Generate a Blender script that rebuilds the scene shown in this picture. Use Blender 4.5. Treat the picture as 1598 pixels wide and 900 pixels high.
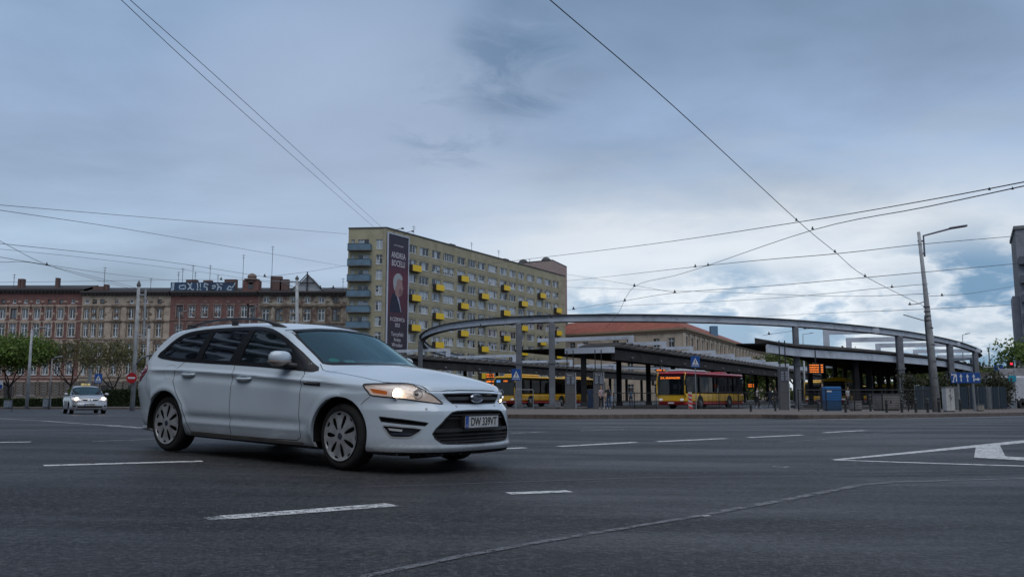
import bpy, bmesh, math, random
import numpy as np
from mathutils import Vector, Matrix, Euler
R = math.radians
random.seed(7)
for o in list(bpy.data.objects): bpy.data.objects.remove(o)
sc = bpy.context.scene
col = sc.collection

# ------------------------------------------------------------------ camera
F, CX, CY = 1332.0, 799.0, 450.0          # focal length and centre in pixels of the 1598 px wide photograph
CH = 0.72                                  # camera height (the photographer crouches)
PITCH = math.atan((619 - CY) / F)
cd = bpy.data.cameras.new('camera'); cam = bpy.data.objects.new('camera', cd); col.objects.link(cam)
cam.location = (0, 0, CH); cam.rotation_euler = (R(90) + PITCH, 0, 0)
cd.sensor_width = 36; cd.lens = 36 * F / 1598; cd.clip_start = 0.05; cd.clip_end = 6000
sc.camera = cam
sc.render.resolution_x = 1024; sc.render.resolution_y = 576

# ------------------------------------------------------------------ sky and sun
W = bpy.data.worlds.new('World'); sc.world = W; W.use_nodes = True
nt = W.node_tree; nt.nodes.clear()
def N(t, kind, **kw):
    n = t.nodes.new(kind)
    for k, v in kw.items(): setattr(n, k, v)
    return n
SUN_EL, SUN_AZ = R(66), R(172)             # azimuth measured from +Y towards +X
out = N(nt, 'ShaderNodeOutputWorld'); bg = N(nt, 'ShaderNodeBackground')
bg.inputs['Strength'].default_value = 0.1
sky = N(nt, 'ShaderNodeTexSky', sky_type='NISHITA'); sky.sun_disc = False
sky.sun_elevation = SUN_EL; sky.sun_rotation = SUN_AZ; sky.altitude = 120; sky.air_density = 1.0; sky.dust_density = 0.6; sky.ozone_density = 2.0
tc = N(nt, 'ShaderNodeTexCoord'); sep = N(nt, 'ShaderNodeSeparateXYZ'); nt.links.new(tc.outputs['Generated'], sep.inputs[0])
def mth(t, op, a, b=None, c=None, clamp=False):
    n = t.nodes.new('ShaderNodeMath'); n.operation = op; n.use_clamp = clamp
    for i, v in enumerate((a, b, c)):
        if v is None: continue
        if isinstance(v, (int, float)): n.inputs[i].default_value = v
        else: t.links.new(v, n.inputs[i])
    return n.outputs[0]
def mixc(t, f, a, b):
    n = t.nodes.new('ShaderNodeMix'); n.data_type = 'RGBA'
    for i, v in ((0, f), (6, a), (7, b)):
        if isinstance(v, (int, float)): n.inputs[i].default_value = v
        elif isinstance(v, tuple): n.inputs[i].default_value = (*v, 1) if len(v) == 3 else v
        else: t.links.new(v, n.inputs[i])
    return n.outputs[2]
def ramp(t, f, stops):
    n = t.nodes.new('ShaderNodeValToRGB'); e = n.color_ramp.elements
    while len(e) > 1: e.remove(e[-1])
    e[0].position = stops[0][0]; e[0].color = (*stops[0][1], 1) if isinstance(stops[0][1], tuple) else (stops[0][1],) * 3 + (1,)
    for p_, c_ in stops[1:]:
        x = e.new(p_); x.color = (*c_, 1) if isinstance(c_, tuple) else (c_,) * 3 + (1,)
    t.links.new(f, n.inputs[0]); return n.outputs[0]
def noise(t, vec, scale, detail=6, rough=.55, dist=0., w=None):
    n = t.nodes.new('ShaderNodeTexNoise'); n.inputs['Scale'].default_value = scale; n.inputs['Detail'].default_value = detail
    n.inputs['Roughness'].default_value = rough; n.inputs['Distortion'].default_value = dist
    if vec is not None: t.links.new(vec, n.inputs['Vector'])
    return n.outputs[0]
zz = mth(nt, 'MAXIMUM', sep.outputs[2], 0.0)
den = mth(nt, 'ADD', zz, 0.12)
comb = N(nt, 'ShaderNodeCombineXYZ')
nt.links.new(mth(nt, 'DIVIDE', sep.outputs[0], den), comb.inputs[0]); nt.links.new(mth(nt, 'DIVIDE', sep.outputs[1], den), comb.inputs[1])
cv = comb.outputs[0]
mp = N(nt, 'ShaderNodeMapping'); nt.links.new(cv, mp.inputs[0]); mp.inputs['Rotation'].default_value = (0, 0, R(-52)); mp.inputs['Scale'].default_value = (.62, 1.05, 1)
mp.inputs['Location'].default_value = (3.1, 1.7, 0)
big = noise(nt, mp.outputs[0], 1.15, 4, .5, .35)          # broad soft bands of the cloud deck
mp2 = N(nt, 'ShaderNodeMapping'); nt.links.new(cv, mp2.inputs[0]); mp2.inputs['Scale'].default_value = (.9, .9, 1); mp2.inputs['Location'].default_value = (7.3, 2.2, 0)
mid = noise(nt, mp2.outputs[0], 1.7, 8, .6, .3)           # torn edges
# low cumulus near the horizon live in direction space
mp3 = N(nt, 'ShaderNodeMapping'); nt.links.new(tc.outputs['Generated'], mp3.inputs[0]); mp3.inputs['Scale'].default_value = (1, 1, 2.4); mp3.inputs['Location'].default_value = (.4, .15, .02)
cum = noise(nt, mp3.outputs[0], 9.0, 10, .58, .15)
# S multiplies: colours below are the radiance in the photograph, Background strength is 0.1
S = 10.0
def c10(*c): return tuple(v * S for v in c)
base = ramp(nt, zz, [(0.0, (.36, .45, .56)), (.09, (.37, .47, .59)), (.165, (.34, .44, .57)), (.30, (.295, .395, .56)), (.44, (.215, .315, .465)), (.7, (.20, .28, .42))])
deck = ramp(nt, big, [(.30, .80), (.50, 1.0), (.68, 1.18)])
torn = ramp(nt, mid, [(.28, .88), (.5, 1.0), (.70, 1.10)])
lit = N(nt, 'ShaderNodeVectorMath', operation='MULTIPLY'); nt.links.new(base, lit.inputs[0]); nt.links.new(deck, lit.inputs[1])
lit2 = N(nt, 'ShaderNodeVectorMath', operation='MULTIPLY'); nt.links.new(lit.outputs[0], lit2.inputs[0]); nt.links.new(torn, lit2.inputs[1])
# gaps where the darker blue shows: near the horizon on the right, and a torn patch up high
def near(dx, dy, dz, r0, r1):
    v = N(nt, 'ShaderNodeVectorMath', operation='DOT_PRODUCT'); nt.links.new(tc.outputs['Generated'], v.inputs[0])
    d = Vector((dx, dy, dz)).normalized(); v.inputs[1].default_value = d
    mr = N(nt, 'ShaderNodeMapRange'); mr.interpolation_type = 'SMOOTHSTEP'; nt.links.new(v.outputs['Value'], mr.inputs[0])
    mr.inputs[1].default_value = math.cos(r1); mr.inputs[2].default_value = math.cos(r0); return mr.outputs[0]
def pdir(px, py):
    a = (px - CX) / F; yc = (CY - py) / F
    return (a, math.cos(PITCH) - yc * math.sin(PITCH), math.sin(PITCH) + yc * math.cos(PITCH))
low = mth(nt, 'SUBTRACT', 1.0, ramp(nt, zz, [(.10, 0.0), (.155, 1.0)]))
cmask = ramp(nt, cum, [(.44, 0.0), (.56, 1.0)])            # 1 = white cumulus
rside = ramp(nt, mth(nt, 'ADD', mth(nt, 'MULTIPLY', sep.outputs[0], 1.0), .5), [(.40, 0.0), (.80, 1.0)])
cumcol = ramp(nt, cum, [(.42, (.20, .32, .48)), (.49, (.46, .57, .71)), (.56, (.84, .88, .93)), (.66, (.50, .58, .68))])
lowmix = mth(nt, 'MULTIPLY', mth(nt, 'MULTIPLY', low, rside), .95)
zzp = mth(nt, 'ADD', zz, mth(nt, 'MULTIPLY', mth(nt, 'SUBTRACT', mid, .5), .16))
bright = mth(nt, 'MULTIPLY', mth(nt, 'MULTIPLY', near(*pdir(1180, 430), R(3), R(27)), ramp(nt, zzp, [(.02, .75), (.12, 1.), (.17, .92), (.22, .42), (.29, 0.)])), .78)
veil = mth(nt, 'MULTIPLY', near(*pdir(560, 235), R(1), R(15)), .5)
c1 = mixc(nt, lowmix, mixc(nt, bright, mixc(nt, veil, lit2.outputs[0], (.44, .525, .68)), (.90, .93, .95)), cumcol)
bluem = mth(nt, 'MULTIPLY', near(*pdir(1515, 530), R(2.0), R(8.0)), mth(nt, 'SUBTRACT', 1.25, cmask), clamp=True)
c2 = mixc(nt, mth(nt, 'MULTIPLY', bluem, .92), c1, (.14, .27, .43))
for px_, py_, r_ in ((1140, 472, 3.6), (925, 480, 2.4), (1260, 520, 2.5)):
    c2 = mixc(nt, mth(nt, 'MULTIPLY', near(*pdir(px_, py_), R(.3), R(r_)), mth(nt, 'SUBTRACT', 1.0, cmask), clamp=True), c2, (.28, .42, .58))
tm = mth(nt, 'MULTIPLY', near(*pdir(805, 95), R(.5), R(5.5)), ramp(nt, noise(nt, mp2.outputs[0], 3.5, 8, .62, .6), [(.42, 0.0), (.62, 1.0)]))
c3 = mixc(nt, mth(nt, 'MULTIPLY', tm, .75), c2, (.12, .20, .32))
tm2 = mth(nt, 'MULTIPLY', near(*pdir(700, 190), R(.5), R(5.)), ramp(nt, noise(nt, mp2.outputs[0], 4.5, 8, .62, .6), [(.46, 0.0), (.66, .55)]))
c3 = mixc(nt, tm2, c3, (.17, .245, .38))
c4 = c3
sc10 = N(nt, 'ShaderNodeVectorMath', operation='SCALE'); nt.links.new(c4, sc10.inputs[0]); sc10.inputs['Scale'].default_value = S * .82
skyc = mixc(nt, .90, sky.outputs[0], sc10.outputs[0])
nt.links.new(skyc, bg.inputs[0]); nt.links.new(bg.outputs[0], out.inputs[0])

sl = bpy.data.lights.new('sun', 'SUN'); sun = bpy.data.objects.new('sun', sl); col.objects.link(sun)
sl.energy = 1.3; sl.angle = R(75); sl.color = (1, .97, .93)
sd = Vector((math.sin(SUN_AZ) * math.cos(SUN_EL), math.cos(SUN_AZ) * math.cos(SUN_EL), math.sin(SUN_EL)))
sun.rotation_euler = sd.to_track_quat('Z', 'Y').to_euler()
vs = sc.view_settings; vs.view_transform = 'Standard'; vs.look = 'None'; vs.gamma = 1; vs.exposure = 0.40; vs.use_curve_mapping = False

# ------------------------------------------------------------------ photo geometry helpers (real positions at real distances)
def ray(px, py):
    a, b, c = pdir(px, py); return np.array([a, b, c])
def sstep(a, b, x):
    t = np.clip((x - a) / (b - a), 0, 1); return t * t * (3 - 2 * t)
CARP = np.array([-2.272, 9.776, .066]); CYAW = -.621; CPIT = -.025
def gh(x, y):
    """height of the road surface: gently crowned, falling away towards the bus station"""
    base = .066 - .29 * sstep(12, 62, y)
    r2 = (x - CARP[0]) ** 2 + (y - CARP[1]) ** 2
    g = (-.0203 * (x - CARP[0]) + .0146 * (y - CARP[1])) * np.exp(-r2 / 90.)
    return base + g
def gpt(px, py, dz=0.0):
    r = ray(px, py); z = 0.
    for _ in range(40):
        t = (z + dz - CH) / r[2]; x, y = r[0] * t, r[1] * t; z = .5 * z + .5 * float(gh(x, y))
    return x, y
def at(px, py, Y):
    r = ray(px, py); t = Y / r[1]; return Vector((r[0] * t, Y, CH + r[2] * t))
def atZ(px, py, Z):
    r = ray(px, py); t = (Z - CH) / r[2]; return Vector((r[0] * t, r[1] * t, Z))

# ------------------------------------------------------------------ materials
MATS = {}
def mat(name, c=(.5, .5, .5), rough=.6, metal=0., c2=None, sc_=4., bump=0., bs=40., spec=.5, coat=0., emit=None, es=0., alpha=None, trans=0., lo=.35, hi=.65, detail=6, dirt=None):
    if name in MATS: return MATS[name]
    m = bpy.data.materials.new(name); m.use_nodes = True; t = m.node_tree; b = t.nodes['Principled BSDF']
    b.inputs['Base Color'].default_value = (*c, 1); b.inputs['Roughness'].default_value = rough; b.inputs['Metallic'].default_value = metal
    b.inputs['Specular IOR Level'].default_value = spec; b.inputs['Coat Weight'].default_value = coat; b.inputs['Coat Roughness'].default_value = .04
    if trans: b.inputs['Transmission Weight'].default_value = trans
    co = t.nodes.new('ShaderNodeTexCoord').outputs['Object']
    if c2 is None: c2 = tuple(v * .82 for v in c)
    f = ramp(t, noise(t, co, sc_, detail), [(lo, 0.), (hi, 1.)])
    cc = mixc(t, f, c, c2)
    if dirt:
        f2 = ramp(t, noise(t, co, dirt[1], 8, .65, .4), [(.52, 0.), (.72, 1.)])
        cc = mixc(t, mth(t, 'MULTIPLY', f2, dirt[2]), cc, dirt[0])
    t.links.new(cc, b.inputs['Base Color'])
    rr = mth(t, 'ADD', mth(t, 'MULTIPLY', noise(t, co, sc_ * 2.3, 4), rough * .3), rough * .85, clamp=True); t.links.new(rr, b.inputs['Roughness'])
    if bump:
        bn = t.nodes.new('ShaderNodeBump'); bn.inputs['Strength'].default_value = bump; bn.inputs['Distance'].default_value = .02
        t.links.new(noise(t, co, bs, 5), bn.inputs['Height']); t.links.new(bn.outputs[0], b.inputs['Normal'])
    if emit: b.inputs['Emission Color'].default_value = (*emit, 1); b.inputs['Emission Strength'].default_value = es
    if alpha is not None: b.inputs['Alpha'].default_value = alpha
    MATS[name] = m; return m

def glassmat(name, tint=(.02, .03, .035), mixf=.35, rough=.02, base=(.01, .012, .014), ior=1.75, gl=(1, 1, 1)):
    """window pane: mirror-like reflection by angle over a dark or see-through body"""
    m = bpy.data.materials.new(name); m.use_nodes = True; t = m.node_tree; t.nodes.clear()
    o = t.nodes.new('ShaderNodeOutputMaterial'); g = t.nodes.new('ShaderNodeBsdfGlossy'); g.inputs['Roughness'].default_value = rough
    tr = t.nodes.new('ShaderNodeBsdfTransparent'); tr.inputs[0].default_value = (*tint, 1)
    d = t.nodes.new('ShaderNodeBsdfDiffuse'); d.inputs[0].default_value = (*base, 1)
    mx = t.nodes.new('ShaderNodeMixShader'); mx.inputs[0].default_value = mixf
    t.links.new(d.outputs[0], mx.inputs[1]); t.links.new(tr.outputs[0], mx.inputs[2])
    fr = t.nodes.new('ShaderNodeFresnel'); fr.inputs[0].default_value = ior; g.inputs[0].default_value = (*gl, 1)
    m2 = t.nodes.new('ShaderNodeMixShader'); t.links.new(fr.outputs[0], m2.inputs[0]); t.links.new(mx.outputs[0], m2.inputs[1]); t.links.new(g.outputs[0], m2.inputs[2])
    t.links.new(m2.outputs[0], o.inputs[0]); MATS[name] = m; return m

# ------------------------------------------------------------------ mesh builder
class MB:
    def __init__(s): s.v = []; s.f = []
    def add(s, vs, fs):
        n = len(s.v); s.v += [tuple(map(float, p)) for p in vs]; s.f += [tuple(i + n for i in f) for f in fs]; return s
    def quad(s, a, b, c, d): return s.add([a, b, c, d], [(0, 1, 2, 3)])
    def box(s, x0, x1, y0, y1, z0, z1, M=None):
        vs = [(x, y, z) for x in (x0, x1) for y in (y0, y1) for z in (z0, z1)]
        if M is not None: vs = [M @ Vector(p) for p in vs]
        return s.add(vs, [(0, 1, 3, 2), (4, 6, 7, 5), (0, 4, 5, 1), (2, 3, 7, 6), (0, 2, 6, 4), (1, 5, 7, 3)])
    def rbox(s, x0, x1, y0, y1, z0, z1, r, M=None, n=3):
        """box with its vertical edges rounded and top/bottom edges chamfered"""
        pts = []
        for cx, cy, a0 in ((x1 - r, y1 - r, 0), (x0 + r, y1 - r, 90), (x0 + r, y0 + r, 180), (x1 - r, y0 + r, 270)):
            for i in range(n + 1):
                a = R(a0 + 90 * i / n); pts.append((cx, cy, math.cos(a), math.sin(a)))
        rings = []; k = len(pts); e = r * .5
        for z, rr in ((z0, r - e), (z0 + e, r), (z1 - e, r), (z1, r - e)):
            rings.append([(cx + ca * rr, cy + sa * rr, z) for cx, cy, ca, sa in pts])
        vs = [p for rg in rings for p in rg]
        if M is not None: vs = [M @ Vector(p) for p in vs]
        fs = [tuple(reversed(range(k))), tuple(range(3 * k, 4 * k))]
        for j in range(3):
            for i in range(k): fs.append((j * k + i, j * k + (i + 1) % k, (j + 1) * k + (i + 1) % k, (j + 1) * k + i))
        return s.add(vs, fs)
    def tube(s, pts, r, n=8, cap=True):
        pts = [Vector(p) for p in pts]; rs = r if isinstance(r, (list, tuple)) else [r] * len(pts)
        vs = []; fs = []; prev = None
        for i, p in enumerate(pts):
            d = (pts[min(i + 1, len(pts) - 1)] - pts[max(i - 1, 0)]).normalized()
            if prev is None: u = d.orthogonal().normalized()
            else: u = (prev - d * prev.dot(d)).normalized()
            prev = u; w = d.cross(u)
            for k in range(n):
                a = 2 * math.pi * k / n; vs.append(p + (u * math.cos(a) + w * math.sin(a)) * rs[i])
        for i in range(len(pts) - 1):
            for k in range(n): fs.append((i * n + k, i * n + (k + 1) % n, (i + 1) * n + (k + 1) % n, (i + 1) * n + k))
        if cap: fs += [tuple(reversed(range(n))), tuple(range((len(pts) - 1) * n, len(pts) * n))]
        return s.add(vs, fs)
    def lathe(s, prof, n=24, M=None, a0=0, a1=360):
        """profile of (radius, height) about z"""
        full = abs(a1 - a0) >= 360; m = n if full else n + 1; vs = []; fs = []
        for r, z in prof:
            for k in range(m):
                a = R(a0 + (a1 - a0) * k / n); vs.append((r * math.cos(a), r * math.sin(a), z))
        for i in range(len(prof) - 1):
            for k in range(n):
                k2 = (k + 1) % m; fs.append((i * m + k, i * m + k2, (i + 1) * m + k2, (i + 1) * m + k))
        if M is not None: vs = [M @ Vector(p) for p in vs]
        return s.add(vs, fs)
    def prism(s, poly, z0, z1, M=None):
        k = len(poly); vs = [(x, y, z0) for x, y in poly] + [(x, y, z1) for x, y in poly]
        if M is not None: vs = [M @ Vector(p) for p in vs]
        return s.add(vs, [tuple(reversed(range(k))), tuple(range(k, 2 * k))] + [(i, (i + 1) % k, k + (i + 1) % k, k + i) for i in range(k)])
    def mesh(s, name, m=None, smooth=False, recalc=True):
        me = bpy.data.meshes.new(name); me.from_pydata(s.v, [], s.f)
        if recalc:
            bm = bmesh.new(); bm.from_mesh(me); bmesh.ops.recalc_face_normals(bm, faces=bm.faces); bm.to_mesh(me); bm.free()
        if m is not None: me.materials.append(m)
        if smooth:
            me.shade_smooth()
            if smooth != 'all': me.set_sharp_from_angle(angle=R(smooth if isinstance(smooth, (int, float)) and smooth > 1 else 38))
        me.update(); return me
    def build(s, name, m, parent=None, smooth=False, loc=None, recalc=True):
        o = bpy.data.objects.new(name, s.mesh(name, m, smooth, recalc)); col.objects.link(o)
        if parent is not None: o.parent = parent
        if loc is not None: o.location = loc
        return o
def tag(o, label, cat, group=None):
    o['label'] = label; o['category'] = cat
    if group: o['group'] = group
    return o
def struct(o): o['kind'] = 'structure'; return o
def thing(name, label, cat, loc=(0, 0, 0), rz=0., group=None):
    o = bpy.data.objects.new(name, None); col.objects.link(o); o.empty_display_size = .2
    o.location = loc; o.rotation_euler = (0, 0, rz); return tag(o, label, cat, group)
KIDS = None
def dup(root, loc=None, rz=None, label=None, group=None):
    def cp(o, par):
        c = o.copy(); col.objects.link(c); c.parent = par
        for ch in [x for x in bpy.data.objects if x.parent == o]: cp(ch, c)
        return c
    r = cp(root, None)
    if loc is not None: r.location = loc
    if rz is not None: r.rotation_euler = (0, 0, rz)
    if label: r['label'] = label
    if group: r['group'] = group
    return r
def text_mesh(txt, size, ex=.004, bold=0., shear=0., align='CENTER', spacing=1.):
    cu = bpy.data.curves.new('lettering', 'FONT'); cu.body = txt; cu.size = size; cu.extrude = ex; cu.offset = bold; cu.shear = shear
    cu.align_x = align; cu.align_y = 'CENTER'; cu.space_character = spacing; cu.resolution_u = 3
    o = bpy.data.objects.new('t', cu); col.objects.link(o); bpy.context.view_layer.update()
    me = bpy.data.meshes.new_from_object(o.evaluated_get(bpy.context.evaluated_depsgraph_get())); bpy.data.objects.remove(o); bpy.data.curves.remove(cu)
    return me
def lettering(txt, size, M, m, parent, name='lettering', **kw):
    """text standing in the x-z plane facing -y, placed with matrix M"""
    sx = kw.pop('sx', 1.)
    me = text_mesh(txt, size, **kw); me.materials.clear(); me.materials.append(m)
    me.transform(M @ Matrix.Rotation(R(90), 4, 'X') @ Matrix.Diagonal((sx, 1, 1, 1)))
    o = bpy.data.objects.new(name, me); col.objects.link(o); o.parent = parent; return o
def T(x, y, z): return Matrix.Translation((x, y, z))
def RZ(a): return Matrix.Rotation(a, 4, 'Z')
def GZ(x, y): return float(gh(x, y))
# ------------------------------------------------------------------ ground, markings, pavements
def asphalt():
    m = bpy.data.materials.new('asphalt'); m.use_nodes = True; t = m.node_tree; b = t.nodes['Principled BSDF']
    co = t.nodes.new('ShaderNodeTexCoord').outputs['Object']
    fine = noise(t, co, 95, 3, .8); grain = noise(t, co, 42, 4, .75); chip = noise(t, co, 24, 4, .8); patch = noise(t, co, .35, 4, .55, .3); midn = noise(t, co, 3.0, 5, .6)
    mpp = t.nodes.new('ShaderNodeMapping'); t.links.new(co, mpp.inputs[0]); mpp.inputs['Rotation'].default_value = (0, 0, R(12)); mpp.inputs['Scale'].default_value = (.16, .8, 1)
    streak = noise(t, mpp.outputs[0], 1.1, 4, .6)
    c = mixc(t, ramp(t, patch, [(.35, 0.), (.65, 1.)]), (.015, .015, .0165), (.030, .030, .0325))
    c = mixc(t, mth(t, 'MULTIPLY', ramp(t, streak, [(.40, 0.), (.62, 1.)]), .8), c, (.066, .067, .071))
    c = mixc(t, mth(t, 'MULTIPLY', ramp(t, midn, [(.45, 0.), (.7, 1.)]), .4), c, (.025, .025, .027))
    c = mixc(t, ramp(t, chip, [(.53, 0.), (.62, .8)]), c, (.105, .105, .108))
    c = mixc(t, ramp(t, chip, [(.38, .9), (.48, 0.)]), c, (.006, .006, .007))
    c = mixc(t, ramp(t, fine, [(.56, 0.), (.66, .85)]), c, (.17, .17, .175))
    c = mixc(t, ramp(t, grain, [(.34, .95), (.50, 0.)]), c, (.008, .008, .009))
    t.links.new(c, b.inputs['Base Color'])
    rr = ramp(t, streak, [(.4, .56), (.62, .42)]); t.links.new(rr, b.inputs['Roughness']); b.inputs['Specular IOR Level'].default_value = .22
    bn = t.nodes.new('ShaderNodeBump'); bn.inputs['Strength'].default_value = 1.; bn.inputs['Distance'].default_value = .016
    t.links.new(mth(t, 'ADD', mth(t, 'MULTIPLY', chip, 1.3), grain), bn.inputs['Height']); t.links.new(bn.outputs[0], b.inputs['Normal'])
    return m
ASPH = asphalt()
def sheet(name, xs, ys, m, dz=0.):
    X, Y = np.meshgrid(xs, ys); Z = gh(X, Y) + dz
    vs = np.stack([X, Y, Z], -1).reshape(-1, 3); nx = len(xs)
    fs = [(j * nx + i, j * nx + i + 1, (j + 1) * nx + i + 1, (j + 1) * nx + i) for j in range(len(ys) - 1) for i in range(nx - 1)]
    me = bpy.data.meshes.new(name); me.from_pydata([tuple(v) for v in vs], [], fs); me.materials.append(m); me.shade_smooth(); me.update()
    o = bpy.data.objects.new(name, me); col.objects.link(o); return struct(o)
def spaced(a, b, fine0, fine1, st, big):
    xs = list(np.arange(fine0, fine1 + st, st)); x = fine0; d = st
    while x > a: d = min(d * 1.35, big); x -= d; xs.insert(0, x)
    x = xs[-1]; d = st
    while x < b: d = min(d * 1.35, big); x += d; xs.append(x)
    return np.array(xs)
sheet('road', spaced(-1800, 1800, -22, 22, .5, 200), spaced(-500, 3000, -4, 70, .5, 200), ASPH)

def worn(name, c, wear, edge=.5, scl=9.):
    m = bpy.data.materials.new(name); m.use_nodes = True; t = m.node_tree; b = t.nodes['Principled BSDF']
    co = t.nodes.new('ShaderNodeTexCoord').outputs['Object']
    n1 = noise(t, co, scl, 8, .75); n2 = noise(t, co, 90, 4, .7)
    cc = mixc(t, ramp(t, n1, [(.3, 0.), (.7, 1.)]), c, tuple(v * .72 for v in c)); t.links.new(cc, b.inputs['Base Color'])
    a = ramp(t, mth(t, 'ADD', mth(t, 'MULTIPLY', n1, .55), mth(t, 'MULTIPLY', n2, .45)), [(wear - .04, 0.), (wear + .04, 1.)])
    t.links.new(a, b.inputs['Alpha']); b.inputs['Roughness'].default_value = .55; return m
PAINT = worn('road_paint', (.72, .73, .73), .465, scl=13.); PAINT2 = worn('worn_road_paint', (.46, .47, .48), .50); SEAL = worn('bitumen_seal_line', (.11, .11, .12), .42)
PAINT3 = worn('old_road_paint', (.24, .245, .25), .50); PAINT4 = worn('faint_groove_line', (.17, .172, .178), .485)
def strip2(pts, w0, w1=None, dz=.004, st=.25):
    """ribbon on the road through world points"""
    P = [np.array(p, float) for p in pts]; w1 = w0 if w1 is None else w1; q = []
    for a, b in zip(P[:-1], P[1:]):
        n = max(1, int(np.linalg.norm(b - a) / st)); q += [a + (b - a) * i / n for i in range(n)]
    q.append(P[-1]); vs = []; n = len(q)
    for i, c in enumerate(q):
        d = q[min(i + 1, n - 1)] - q[max(i - 1, 0)]; d = d / np.linalg.norm(d); nn = np.array([-d[1], d[0]]); w = (w0 + (w1 - w0) * i / (n - 1)) / 2
        for s_ in (-1, 1):
            e = c + nn * w * s_; vs.append((e[0], e[1], GZ(*e) + dz))
    mb = MB(); mb.add(vs, [(2 * i, 2 * i + 1, 2 * i + 3, 2 * i + 2) for i in range(n - 1)]); return mb
def mark(pxs, w, m=PAINT, w1=None, name='lane_marking', dz=.004):
    return struct(strip2([gpt(*p) for p in pxs], w, w1, dz).build(name, m, recalc=False))
def patch(pxs, m, name='road_marking', dz=.004):
    pts = [gpt(*p) for p in pxs]; bm = bmesh.new(); vs = [bm.verts.new((x, y, 0)) for x, y in pts]; f = bm.faces.new(vs)
    bmesh.ops.triangulate(bm, faces=[f]); bmesh.ops.subdivide_edges(bm, edges=bm.edges, cuts=5, use_grid_fill=True)
    for v in bm.verts: v.co.z = GZ(v.co.x, v.co.y) + dz
    me = bpy.data.meshes.new(name); bmesh.ops.recalc_face_normals(bm, faces=bm.faces); bm.to_mesh(me); bm.free(); me.materials.append(m)
    o = bpy.data.objects.new(name, me); col.objects.link(o); return struct(o)
mark([(68, 726.5), (316, 719.5)], .13)
mark([(322, 810), (352, 807.3)], .12, worn('fading_road_paint', (.50, .51, .51), .525), .16); mark([(350, 807.5), (612, 787.5)], .165, worn('chipped_road_paint', (.80, .81, .81), .485, scl=14.))
mark([(793, 770), (889, 766.5)], .13); mark([(1095, 805.5), (1106, 804.5)], .05)
mark([(872, 696.5), (992, 690)], .14); mark([(1025, 689), (1132, 684)], .15); mark([(1168, 682.5), (1252, 678.5)], .15); mark([(1285, 675), (1350, 671.5)], .15)
mark([(1215, 690.5), (1290, 685), (1350, 679), (1395, 673), (1440, 668)], .08, PAINT3)
mark([(738, 702), (820, 698.5)], .13); mark([(795, 676), (850, 673.5)], .14, PAINT2)
mark([(-60, 691), (48, 689.5)], .13, PAINT); mark([(145, 688.5), (240, 685.5)], .12, PAINT3)
mark([(-20, 652), (70, 656.5), (225, 668)], .22, PAINT2); mark([(40, 655), (230, 661)], .2, PAINT3); mark([(-20, 667.5), (48, 667)], .16, PAINT3)
mark([(-30, 645), (210, 648)], .25, PAINT3); mark([(170, 664), (226, 668)], .3, PAINT2)
mark([(800, 661), (1100, 660), (1500, 652)], .22, PAINT3); mark([(900, 668), (980, 666)], .14, PAINT3); mark([(1240, 655), (1440, 652), (1640, 649)], .5, PAINT2)
mark([(905, 672), (975, 670)], .12, PAINT2); mark([(1380, 664), (1480, 661), (1598, 656)], .2, PAINT3); mark([(1270, 660), (1420, 659), (1598, 660)], .12, PAINT3)
mark([(1205, 728), (1230, 729)], .2, PAINT3)
mark([(500, 916), (600, 893), (720, 868), (830, 848), (950, 828), (1100, 803.5), (1170, 790)], .05, PAINT4, .06)
mark([(1130, 797), (1220, 781), (1290, 767), (1345, 756.5), (1400, 752), (1500, 749.5), (1660, 745)], .08, PAINT4, .08)
# splitter island outline with its arrow head
A_, B_, C_ = gpt(1302, 717.5), gpt(1660, 683), gpt(1700, 730)
struct(strip2([A_, B_], .10, .34).build('lane_marking', PAINT, recalc=False)); struct(strip2([A_, C_], .10, .13).build('lane_marking', PAINT, recalc=False, ))
patch([(1523, 698), (1560, 694.5), (1569, 712.5), (1660, 718), (1660, 722.5), (1520, 714.5)], PAINT, dz=.008)
# dark bitumen repairs and a manhole
mark([(560, 760), (1000, 745), (1598, 737)], .03, SEAL, dz=.003); mark([(-20, 735), (500, 742)], .03, SEAL, dz=.003)

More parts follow.
